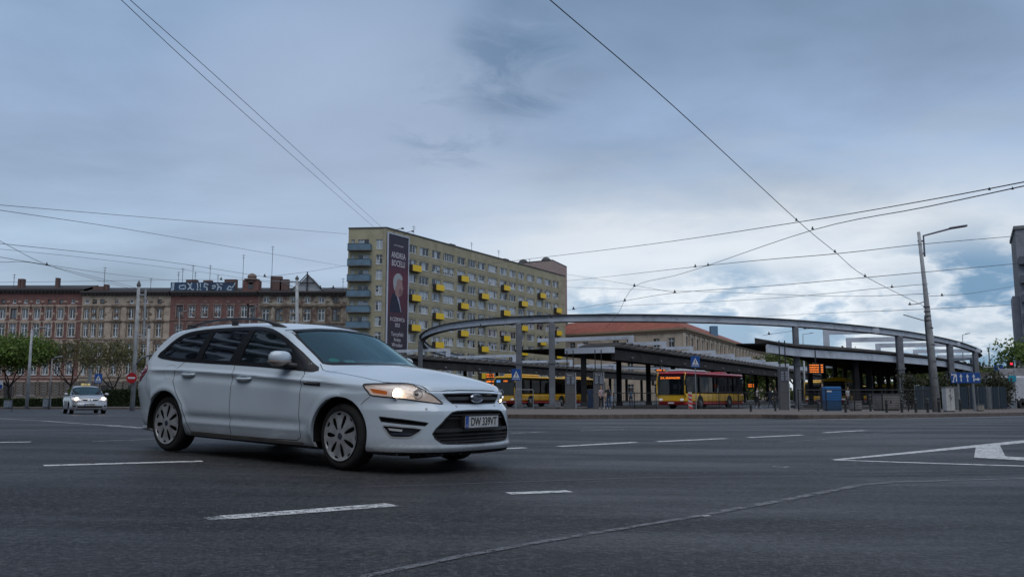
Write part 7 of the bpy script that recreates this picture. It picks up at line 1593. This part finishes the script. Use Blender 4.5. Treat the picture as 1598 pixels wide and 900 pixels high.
# ------------------------------------------------------------------ vegetation
def leafmat(name, c, c2, c3=None):
    m = bpy.data.materials.new(name); m.use_nodes = True; t = m.node_tree; b = t.nodes['Principled BSDF']; g = t.nodes.new('ShaderNodeNewGeometry'); co = t.nodes.new('ShaderNodeTexCoord').outputs['Object']
    f = ramp(t, g.outputs['Random Per Island'], [(.1, 0.), (.9, 1.)]); cc = mixc(t, f, c, c2)
    if c3: cc = mixc(t, ramp(t, noise(t, co, .8, 3), [(.45, 0.), (.6, .8)]), cc, c3)
    t.links.new(cc, b.inputs['Base Color']); b.inputs['Roughness'].default_value = .65
    tr = t.nodes.new('ShaderNodeBsdfTranslucent'); t.links.new(cc, tr.inputs[0]); mx = t.nodes.new('ShaderNodeMixShader'); mx.inputs[0].default_value = .3
    t.links.new(b.outputs[0], mx.inputs[1]); t.links.new(tr.outputs[0], mx.inputs[2]); t.links.new(mx.outputs[0], t.nodes['Material Output'].inputs[0]); return m
LF1 = leafmat('fresh_green_leaves', (.085, .145, .022), (.15, .21, .035), (.06, .105, .02)); LF2 = leafmat('budding_leaves', (.085, .09, .028), (.15, .145, .045), (.06, .05, .025)); LF3 = leafmat('dark_shrub_leaves', (.022, .034, .014), (.050, .052, .020), (.060, .035, .016)); LF4 = leafmat('yellow_green_leaves', (.085, .115, .022), (.14, .165, .04), (.055, .085, .02)); HED = leafmat('dark_hedge_leaves', (.018, .032, .010), (.040, .065, .016))
BARK = mat('dark_bark', (.045, .036, .03), .9, c2=(.028, .023, .02), sc_=6, bump=.5)
def leaves(mb, centers, spread, n, size, rng):
    C_ = np.array(centers); i = rng.integers(0, len(C_), n); p = C_[i] + rng.normal(0, 1, (n, 3)) * np.array(spread); a = rng.normal(0, 1, (n, 3)); a /= np.linalg.norm(a, axis=1, keepdims=True); b = np.cross(a, rng.normal(0, 1, (n, 3))); b /= np.linalg.norm(b, axis=1, keepdims=True)
    s = size * rng.uniform(.6, 1.4, (n, 1)); q = np.stack([p - a * s, p + b * s * .55, p + a * s, p - b * s * .55], 1).reshape(-1, 3); k = len(mb.v); mb.v += [tuple(v) for v in q.tolist()]; mb.f += [(k + 4 * j, k + 4 * j + 1, k + 4 * j + 2, k + 4 * j + 3) for j in range(n)]
def tree(label, x, y, H, cw, seed, leaf, nleaf=5000, lsize=.14, trunk_h=.28, z=None, name='street_tree', cat='tree', group=None, tr=None, spread=.35, depth=4, twig=True):
    rng = np.random.default_rng(seed); z = GZ(x, y) if z is None else z; t = thing(name, label, cat, (x, y, z), 0, group); wood = MB(); tips = []
    def grow(p, d, L, r, lev):
        n = 4; pts = [p]; rs = [r]
        for i in range(n): d = (d + Vector(rng.normal(0, .13, 3)) + Vector((0, 0, .05))).normalized(); p = p + d * L / n; pts.append(p); rs.append(r * (1 - .42 * (i + 1) / n))
        wood.tube(pts, rs, 7 if lev < 2 else 4, cap=False)
        if lev >= depth: tips.append(tuple(p)); tips.append(tuple(pts[2])); return
        if lev >= depth - 1: tips.append(tuple(pts[3]))
        k = int(rng.integers(3, 5)) if lev else 5; a0 = rng.uniform(0, 6.28)
        for j in range(k):
            a = a0 + 6.28 * j / k + rng.uniform(-.4, .4); up = rng.uniform(.35, 1.0) if lev else rng.uniform(.5, 1.3); nd = (Vector((math.cos(a) * cw, math.sin(a) * cw, up)) + d * .5).normalized()
            grow(pts[-1] if j < k - 1 or lev == 0 else pts[3], nd, L * rng.uniform(.62, .86) if lev else H * .27, rs[-1] * .72, lev + 1)
    grow(Vector((0, 0, -.1)), Vector((0, 0, 1)), H * trunk_h, tr or H * .022, 0)
    # rescale so that the crown reaches the wanted height
    zt = max(p[2] for p in tips); k = H / (zt + .3); wood.v = [(a * k, b * k, c * k) for a, b, c in wood.v]; tips = [(a * k, b * k, c * k) for a, b, c in tips]
    wood.build('trunk', BARK, t, smooth='all', recalc=False); cr = MB(); leaves(cr, tips, (spread, spread, spread * .8), nleaf, lsize, rng); cr.build('crown', leaf, t, recalc=False); return t
def px_tree(label, px, pyt, Y, **kw): p = at(px, pyt, Y); return tree(label, p.x, Y, p.z - GZ(p.x, Y), z=GZ(p.x, Y), **kw)
GT = 'trees in front of the tenements'
px_tree('big fresh green tree at the left edge, fullest crown before the red tenement', 22, 520, 84, cw=1.25, seed=3, leaf=LF1, nleaf=15000, lsize=.15, group=GT, spread=.55)
px_tree('thin crowned tree just left of the taxi, brown buds, bare branches showing', 118, 522, 88, cw=1.15, seed=5, leaf=LF2, nleaf=2600, lsize=.10, group=GT, spread=.4)
px_tree('thin crowned tree by the no entry sign with sparse yellowish leaves', 192, 526, 86, cw=1.1, seed=8, leaf=LF2, nleaf=3600, lsize=.10, group=GT, spread=.4)
px_tree('small sparse tree right behind the tail of the white estate car', 238, 545, 92, cw=1.0, seed=12, leaf=LF2, nleaf=2600, lsize=.11, group=GT)
px_tree('green tree outside the left end of the hedge', -60, 516, 90, cw=1.2, seed=15, leaf=LF1, nleaf=8000, lsize=.16, group=GT, spread=.5)
# background trees right
GB_ = 'trees beyond the bus station'
far = [(1205, 553, 205, LF4, 'left of the right ring column'), (1243, 549, 200, LF4, 'seen just right of the tall right ring column'), (1278, 552, 215, LF1, 'behind the hanging orange display'), (1312, 548, 205, LF4, 'above the blue kiosk'), (1345, 555, 215, LF1, 'above the grey bin box'), (1378, 556, 210, LF4, 'above the concrete block'), (1415, 562, 225, LF1, 'left of the leaning lamp mast'), (1455, 572, 220, LF4, 'behind the leaning lamp mast'), (1508, 570, 215, LF3, 'behind the lane arrow sign'), (1552, 575, 200, LF4, 'under the signal gantry'), (1165, 575, 215, LF1, 'behind the front facing bus rear')]
for i, (px, pt, Y, lf, l_) in enumerate(far): px_tree('leafy background tree ' + l_, px, pt, Y, cw=1.2, seed=30 + i, leaf=lf, nleaf=3600, lsize=.38, group=GB_, spread=1.0, depth=3, trunk_h=.2)
rng_ = np.random.default_rng(99); fw = MB(); xs_ = rng_.uniform(20, 190, 26000); ys_ = 235 + rng_.uniform(0, 14, 26000) ; hz = (4.5 + 1.8 * np.sin(xs_ * .21) + 1.2 * np.sin(xs_ * .53 + 1)) * rng_.uniform(0, 1, 26000) ** .7
leaves(fw, np.stack([xs_, ys_, hz - .2], 1), (.3, .3, .3), 26000, .5, rng_); o_ = fw.build('far_wood', LF4, None, recalc=False); o_['kind'] = 'stuff'
px_tree('loose leafed tree at the right edge before the grey tower', 1597, 525, 70, cw=.9, seed=50, leaf=LF1, nleaf=2600, lsize=.13, spread=.35, group=None)
def shrub(label, px0, px1, pyt, Y, leaf, n, seed, size=.09, name='shrub', group='dark shrubs above the hoarding panels'):
    rng = np.random.default_rng(seed); a, b = at(px0, pyt, Y), at(px1, pyt, Y); z = GZ(a.x, Y) + .1; H = a.z - z; w = b.x - a.x; t = thing(name, label, 'shrub', ((a.x + b.x) / 2, Y, z), 0, group); st = MB(); tips = []
    for k in range(max(8, int(w * 8))):
        x0 = rng.uniform(-w * .35, w * .35); d = Vector((rng.normal(0, .25), rng.normal(0, .2), 1)).normalized(); L = H * rng.uniform(.6, 1.0) * (1 - .5 * abs(x0 / (w * .5)) ** 2); p = [Vector((x0, rng.normal(0, .3), 0)) + d * L * q for q in (0, .4, .8, 1.)]; st.tube(p, [.02, .015, .009, .004], 4, cap=False); tips += [tuple(v) for v in p[1:]] * 2
    st.build('stems', BARK, t, recalc=False); cr = MB(); leaves(cr, tips, (.28, .25, .22), n, size, rng); cr.build('foliage', leaf, t, recalc=False); return t
for i, (a, b, pt, l_) in enumerate([(1452, 1478, 592, 'behind the leaning mast'), (1474, 1500, 586, 'behind the left half of the lane sign'), (1500, 1530, 588, 'behind the right half of the lane sign'), (1524, 1552, 583, 'reddish, above the beige utility box'), (1545, 1574, 588, 'rightmost, next to the grey truck')]): shrub('dark shrub ' + l_, a, b, pt, 57 + i * .4, LF3, 2600, 70 + i)
shrub('climbing green shrub at the foot of the first ring column right of the kiosk', 1404, 1428, 578, 60, LF3, 1300, 80, group=None)
def hedge(label, px0, px1, pyt, Y, H_extra=0, seed=1, n=6000, leaf=HED):
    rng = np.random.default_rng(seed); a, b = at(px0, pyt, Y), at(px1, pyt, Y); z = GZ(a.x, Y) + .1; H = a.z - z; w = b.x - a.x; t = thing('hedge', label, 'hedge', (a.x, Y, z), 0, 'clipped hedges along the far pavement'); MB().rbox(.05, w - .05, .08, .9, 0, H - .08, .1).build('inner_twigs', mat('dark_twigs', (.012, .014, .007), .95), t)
    mb = MB(); p = np.stack([rng.uniform(0, w, n), rng.uniform(0, 1, n), rng.uniform(.0, H, n)], 1); m_ = rng.integers(0, 3, n); p[m_ == 0, 1] = rng.normal(.03, .03, (m_ == 0).sum()); p[m_ == 1, 2] = H + rng.normal(-.03, .05, (m_ == 1).sum()); p[m_ == 2, 1] = rng.normal(.03, .03, (m_ == 2).sum()); leaves(mb, p, (.01, .01, .01), n, .07, rng); mb.build('foliage', leaf, t, recalc=False)
hedge('low clipped hedge left of the taxi, under the big green tree', 16, 66, 622.5, 72, seed=2); hedge('short clipped hedge between the litter bin and the taxi', 78, 98, 622, 72, seed=3, n=3000); hedge('tall dark hedge right of the taxi reaching behind the white car', 160, 330, 608.5, 73, seed=4, n=16000)
hedge('low clipped hedge at the far left edge of the street', -60, 5, 622, 72, seed=5, n=5000)

# ------------------------------------------------------------------ people
def person(label, x, y, H, face, tops, legs, hair, seed, step=.12, z=None, sleeves=False, group=None, arm=0.0):
    """standing or walking figure: one skinned surface; face is the heading in radians"""
    k = H / 1.75; rng = random.Random(seed); z = GZ(x, y) + .13 if z is None else z
    t = thing('person', label, 'person', (x, y, z), face, group)
    V_ = [(0, 0, .95), (0, 0, 1.12), (.01, 0, 1.32), (.0, 0, 1.46), (.01, 0, 1.54), (.02, 0, 1.63), (.02, 0, 1.72)]; Rr = [(.15, .12), (.13, .10), (.165, .115), (.06, .06), (.05, .052), (.078, .085), (.060, .07)]; E_ = [(0, 1), (1, 2), (2, 3), (3, 4), (4, 5), (5, 6)]
    def chain(root, pts, rs):
        p = root
        for q, r in zip(pts, rs): V_.append(q); Rr.append((r, r)); E_.append((p, len(V_) - 1)); p = len(V_) - 1
        return p
    hands = []
    for s_ in (-1, 1):
        f = step * s_; chain(0, [(.0, s_ * .10, .86), (f * .6, s_ * .105, .50), (f * 1.3 - .03, s_ * .105, .09), (f * 1.3 + .12, s_ * .12, .035)], [.09, .058, .042, .038])
        sw = -f * 1.2; chain(2, [(.0, s_ * .17, 1.40), (sw * .4 - .02, s_ * .225, 1.13), (sw + .04 + arm, s_ * .225, .90 + arm * .5), (sw + .07 + arm * 1.3, s_ * .22, .83 + arm * .6)], [.055, .042, .030, .026]); hands.append(Vector((sw + .07 + arm * 1.3, s_ * .22, .83 + arm * .6)))
    me = bpy.data.meshes.new('body'); me.from_pydata([tuple(c * k for c in v) for v in V_], E_, []); o = bpy.data.objects.new('tmp', me); col.objects.link(o); m1 = o.modifiers.new('s', 'SKIN'); m1.use_smooth_shade = True
    for i, sv in enumerate(me.skin_vertices[0].data): sv.radius = (Rr[i][0] * k, Rr[i][1] * k); sv.use_root = i == 0
    m2 = o.modifiers.new('u', 'SUBSURF'); m2.levels = 1; m2.render_levels = 1; bpy.context.view_layer.update()
    nm = bpy.data.meshes.new_from_object(o.evaluated_get(bpy.context.evaluated_depsgraph_get())); bpy.data.objects.remove(o)
    mats = [SKIN, tops, legs, mat('dark_shoe', (.03, .03, .03), .6) if seed % 2 else mat('white_shoe', (.55, .55, .55), .6)]
    bm = bmesh.new(); bm.from_mesh(nm)
    for h in hands:   # five fingers on each hand
        for j in range(5):
            q = MB(); h_ = h * k; dx, ln = ((.030, .05) if j == 4 else (-.026 + .017 * j, (.07, .078, .074, .06)[j])); q.tube([h_ + Vector((dx * k, 0, -.01)), h_ + Vector(((dx + (.02 if j == 4 else 0)) * k, 0, -ln * .6 * k - .01)), h_ + Vector(((dx + .012) * k, 0, -ln * k - .01))], [.009 * k, .008 * k, .006 * k], 5); fm = q.mesh('f'); bm.from_mesh(fm); bpy.data.meshes.remove(fm)
    bm.to_mesh(nm); bm.free(); nm.materials.clear()
    for m_ in mats: nm.materials.append(m_)
    for p in nm.polygons:
        c = p.center / k; a = 0
        if c.z < .10: a = 3
        elif c.z < .98 and abs(c.y) < .19: a = 2
        elif c.z < 1.47 and (abs(c.y) < .19 or c.z > (.92 if sleeves else 1.22)): a = 1
        p.material_index = a; p.use_smooth = True
    b = bpy.data.objects.new('body', nm); col.objects.link(b); b.parent = t
    hd = MB().lathe([(.001, .095), (.05, .088), (.085, .05), (.092, .0), (.082, -.035), (.05, -.06)] if hair[1] else [(.001, .088), (.05, .08), (.082, .04), (.084, .01)], 16, T(-.006 * k, 0, 1.665 * k) @ Matrix.Diagonal((k * 1.0, k * .86, k, 1)) @ Matrix.Rotation(R(-16), 4, 'Y')); hd.build('hair', hair[0], t, smooth='all')
    n_ = MB().tube([(.095 * k, 0, 1.66 * k), (.118 * k, 0, 1.63 * k), (.098 * k, 0, 1.62 * k)], [.006, .011, .006], 6); n_.build('nose', SKIN, t, smooth='all')
    return t
HB = mat('brown_hair', (.05, .03, .02), .8), 1; HD = mat('dark_hair', (.015, .012, .01), .8), 0; HL_ = mat('blond_hair', (.24, .16, .08), .8), 1
C_PINK = mat('pale_pink_blouse', (.42, .33, .33), .8, c2=(.30, .20, .22), sc_=14); C_BLK = mat('black_cloth', (.014, .013, .015), .85); C_BLUE = mat('blue_denim', (.030, .07, .16), .85, c2=(.02, .05, .11)); C_WHT = mat('off_white_cloth', (.42, .42, .43), .8); C_LB = mat('light_blue_cloth', (.16, .26, .36), .85); C_NAVY = mat('navy_cloth', (.02, .025, .045), .85)
def ppl(label, px, pyh, pyf, Y, face, *a, **k):
    x = (px - CX) / F * Y; z = GZ(x, Y) + .13; H = min(max(at(px, pyh, Y).z - z, 1.55), 1.9); return person(label, x, Y, H, face, *a, **k)
ppl('woman in a pale pink blouse and black trousers standing by the information pillar', 937, 604, 640, 59, R(-60), C_PINK, C_BLK, HL_, 2, step=.05, arm=.08)
ppl('man in a black t-shirt and blue jeans with a light bag next to the woman', 948.5, 601, 640, 58.5, R(-100), C_BLK, C_BLUE, HD, 4, step=.09)
bx = thing('shoulder_bag', 'light blue grey bag at the hip of the man in jeans', 'bag', ((953.2 - CX) / F * 58.4, 58.35, GZ(5, 58) + .13)); MB().rbox(-.07, .09, -.05, .05, .50, .86, .03).build('pouch', mat('pale_blue_bag', (.22, .28, .36), .7), bx); MB().tube([(0, 0, .86), (-.12, 0, 1.2), (-.16, .05, 1.42)], .012, 5).build('strap', mat('pale_blue_bag', (0, 0, 0)), bx)
ppl('person in a light blue top and jeans behind the railing left of the bus', 983, 612, 638, 76, R(-90), C_LB, C_BLUE, HB, 3, step=.06)
ppl('woman in an off white top and dark trousers between the dark columns', 1179, 611, 639, 66, R(-40), C_WHT, C_BLK, HB, 6, step=.12)
ppl('person dressed in dark navy walking left of the tall information pillar', 1199, 609, 639, 65, R(170), C_NAVY, C_NAVY, HD, 7, step=.16, sleeves=True); ppl('person in dark clothes partly hidden by the tall information pillar', 1207, 612, 639, 67, R(-90), C_BLK, C_NAVY, HB, 9, step=.08, sleeves=True)
ppl('person in a black jacket standing left of the blue kiosk', 1280, 609, 641, 50, R(-120), C_BLK, C_NAVY, HD, 10, step=.08, sleeves=True); ppl('person in a pale top behind the railing right of the blue kiosk', 1319, 618, 640, 62, R(-60), C_WHT, C_NAVY, HB, 11, step=.1)

# driver of the estate car
def driver():
    t = thing('person', 'driver in a dark jacket holding the wheel of the white estate car', 'person'); t.matrix_world = Matrix.Translation(Vector(CARP)) @ Euler((0, -CPIT, CYAW), 'XYZ').to_matrix().to_4x4()
    y = .36; V_ = [(-.05, y, .66), (-.10, y, .88), (-.12, y, 1.08), (-.09, y, 1.16), (-.07, y, 1.21), (-.04, y, 1.28), (-.04, y, 1.35)]; Rr = [(.15, .15), (.14, .13), (.18, .12), (.055, .055), (.05, .05), (.075, .085), (.06, .07)]; E_ = [(i, i + 1) for i in range(6)]
    def chain(root, pts, rs):
        p = root
        for q, r in zip(pts, rs): V_.append(q); Rr.append((r, r)); E_.append((p, len(V_) - 1)); p = len(V_) - 1
    for s_ in (-1, 1):
        chain(0, [(.02, y + s_ * .10, .65), (.42, y + s_ * .13, .74), (.66, y + s_ * .12, .40)], [.085, .065, .045]); chain(2, [(-.11, y + s_ * .19, 1.06), (.08, y + s_ * .24, .88), (.36, y + s_ * .18, .96), (.45, y + s_ * .15, .99)], [.058, .045, .034, .030])
    me = bpy.data.meshes.new('b'); me.from_pydata(V_, E_, []); o = bpy.data.objects.new('tmp', me); col.objects.link(o); m1 = o.modifiers.new('s', 'SKIN')
    for i, sv in enumerate(me.skin_vertices[0].data): sv.radius = Rr[i]; sv.use_root = i == 0
    m2 = o.modifiers.new('u', 'SUBSURF'); m2.levels = 2; bpy.context.view_layer.update(); nm = bpy.data.meshes.new_from_object(o.evaluated_get(bpy.context.evaluated_depsgraph_get())); bpy.data.objects.remove(o); nm.materials.clear()
    bm = bmesh.new(); bm.from_mesh(nm)
    for s_ in (-1, 1):
        for j in range(5):
            h = Vector((.46, y + s_ * .15, .99)); q = MB(); q.tube([h + Vector((-.01, 0, -.03 + .015 * j)), h + Vector((.035, s_ * .005, -.035 + .017 * j)), h + Vector((.045, -s_ * .03, -.035 + .017 * j))], [.010, .009, .007], 5); fm = q.mesh('f'); bm.from_mesh(fm); bpy.data.meshes.remove(fm)
    bm.to_mesh(nm); bm.free()
    for m_ in (SKIN, C_NAVY): nm.materials.append(m_)
    for p in nm.polygons: c = p.center; p.material_index = 0 if (c.z > 1.17 and abs(c.y - y) < .12) or c.x > .40 and c.z > .8 else 1; p.use_smooth = True
    b = bpy.data.objects.new('body', nm); col.objects.link(b); b.parent = t; MB().lathe([(.001, .088), (.05, .08), (.084, .04), (.088, .0), (.07, -.03)], 16, T(-.055, y, 1.30) @ Matrix.Diagonal((1.05, .9, 1, 1)) @ Matrix.Rotation(R(-18), 4, 'Y')).build('hair', HD[0], t, smooth='all')
driver()

# ------------------------------------------------------------------ overhead wires and their clamps
WIRE = mat('dark_overhead_wire', (.02, .02, .024), .6)
def wire(label, pts, r=.012, clamps=(), n=5, group='overhead wires'):
    ends = [Vector(p[1:]) for p in pts if p[0] == 'w']; first = pts[0][0] == 'w'; P = [at(*p) for p in pts if p[0] != 'w']
    q = [Vector(v) for v in catmull([tuple(p) for p in P], n, False)] if len(P) > 2 else P
    if ends: q = [ends[0]] + q if first else q + [ends[0]]
    c = P[0]
    t = thing('overhead_wire', label, 'overhead wire', c, 0, group); MB().tube([v - c for v in q], r, 5).build('cable', WIRE, t, smooth='all')
    for cl in clamps:
        p = at(*cl) - c; s_ = cl[2] / F * .62; m_ = MB().rbox(-3.2 * s_, 3.2 * s_, -1.2 * s_, 1.2 * s_, -1.6 * s_, 1.6 * s_, .8 * s_, T(*p)).lathe([(.001, 0), (2.2 * s_, .3 * s_), (2.2 * s_, 2 * s_), (1.2 * s_, 3 * s_), (1.4 * s_, 5.5 * s_), (.001, 6.5 * s_)], 8, T(*p)); m_.build('clamp', WIRE, t)
wire('left of the pair of wires rising from the olive block roof to the upper left', [(583, 354, 150), (386, 181, 62), (189, 0, 40), (120, -66, 34), ('w', -31, 16, 31)], .020); wire('right of the pair of wires rising from the olive block roof to the upper left', [(597, 356, 150), (400, 176, 62), (203, 0, 40), (134, -66, 34), ('w', -31, 17.5, 31)], .020)
wire('long wire descending from the top centre to the leaning lamp mast', [('w', -8, -24, 24), (790, -62, 13), (858, 0, 14.5), (1050, 165, 19), (1243, 343, 27), (1303, 393, 31), (1350, 431, 34), (1443, 478, 40)], .011, [(1243, 344, 26.9), (1268, 357, 28.4), (1303, 393, 31), (1350, 431, 34)])
wire('upper wire of the pair leaving at the right edge, crossing the long descending wire', [(640, 428, 90), (785, 409, 62), (1000, 383, 40), (1243, 347, 27), (1450, 312, 20), (1700, 264, 14), ('w', 28, -24, 16)], .012, [(1544, 296, 17.5)])
wire('lower wire of the pair leaving at the right edge, ending over the ring', [(945, 512, 62), (965, 488, 60), (990, 447, 56), (1053, 430, 48), (1105, 414, 42), (1268, 359, 28.4), (1450, 322, 20), (1700, 268, 14), ('w', 29, -24, 16)], .012, [(990, 446, 56), (1580, 295, 16.5), (1105, 414, 42)])
wire('wire from the olive block end to the grey tower, passing the lamp mast top', [(720, 452, 150), (885, 438, 90), (1105, 414, 42), (1303, 396, 31), (1440, 381, 33), (1590, 368, 40)], .013, [(1085, 416, 44)]); wire('wire from the red roof to the grey tower below the lamp arm', [(885, 484, 90), (975, 469, 60), (1053, 457, 50), (1200, 446, 42), (1350, 433, 34), (1590, 411, 45)], .013, [(1053, 456, 50), (975, 469, 60), (895, 482, 85)])
wire('thin wire just above the ring towards the leaning mast', [(885, 448, 110), (1100, 455, 80), (1300, 462, 60), (1450, 458, 41)], .014); wire('thin slack wire between the olive block and the ring top', [(885, 428, 95), (960, 440, 80), (1055, 457, 52)], .012); wire('thin wire from the ring top to the leaning mast', [(950, 478, 80), (1180, 467, 60), (1390, 448, 42), (1448, 443, 40)], .013, [(1392, 448, 42)]); wire('thin wire right of the leaning mast towards the grey tower', [(1450, 462, 41), (1520, 457, 55), (1590, 445, 80)], .013, [(1470, 461, 42)]); wire('lowest thin wire between the mast and the grey tower', [(1180, 494, 90), (1300, 488, 70), (1450, 482, 41), (1590, 475, 80)], .013)
wire('short dark tie from the leaning mast over the ring', [(1417, 475, 42), (1432, 474, 41), (1449, 468, 40)], .02, [(1420, 475, 42)]); wire('wire in front of the red roof under the ring', [(1190, 523, 90), (1270, 512, 90), (1330, 509, 92)], .018, [(1200, 521, 90), (1256, 512, 90)]); wire('wire crossing in front of the left ring arc', [(690, 514, 64), (780, 507, 62), (860, 495, 60), (965, 488, 60)], .012, [(750, 509, 62.5), (860, 495, 60)])
wire('uppermost wire from the left edge to the olive block', [(-80, 313, 60), (250, 341, 90), (541, 365, 148)], .022); wire('bold wire from the left edge down to the olive block', [(-80, 315, 40), (0, 328, 44), (200, 358, 60), (400, 392, 90), (541, 416, 148)], .016)
wire('wire from the left edge over the cream tenement roof to the dark clamp', [(-80, 372, 48), (0, 380, 52), (250, 407, 72), (413, 432, 92), (470, 441, 95)], .017, [(413, 431, 92)]); wire('steep wire at the left edge crossing the fan of wires', [(-60, 345, 30), (0, 376, 34), (73, 413, 40), (150, 436, 50), (212, 452, 60)], .010, [(73, 413, 40)]); wire('thin wire fanning out from the clamp at the left', [(-60, 390, 36), (0, 401, 38), (73, 413, 40), (180, 428, 60), (265, 437, 90)], .011); wire('thin wire from the left edge to the twin topped mast', [(-60, 406, 38), (0, 409, 38), (73, 414, 40), (216, 450, 60)], .010)
wire('thin level wire over the tenement roofs', [(-60, 441, 70), (120, 439, 80), (340, 436, 92), (463, 440, 95)], .014, [(345, 436, 92)]); wire('wire from the dark clamp up to the olive block', [(413, 432, 92), (480, 424, 120), (541, 414, 148)], .02); wire('thin wire from the left edge to the mast before the run-down tenement', [(-60, 383, 50), (150, 404, 66), (340, 428, 90), (463, 448, 95)], .012); wire('short wires from the left mast arm to the olive block wall', [(440, 439, 95), (500, 449, 120), (541, 447, 148)], .02, [(500, 449, 120), (520, 449, 130)])
for i, (px, py, Y) in enumerate([(700, 413, 140), (690, 470, 140), (612, 425, 140)]): pass
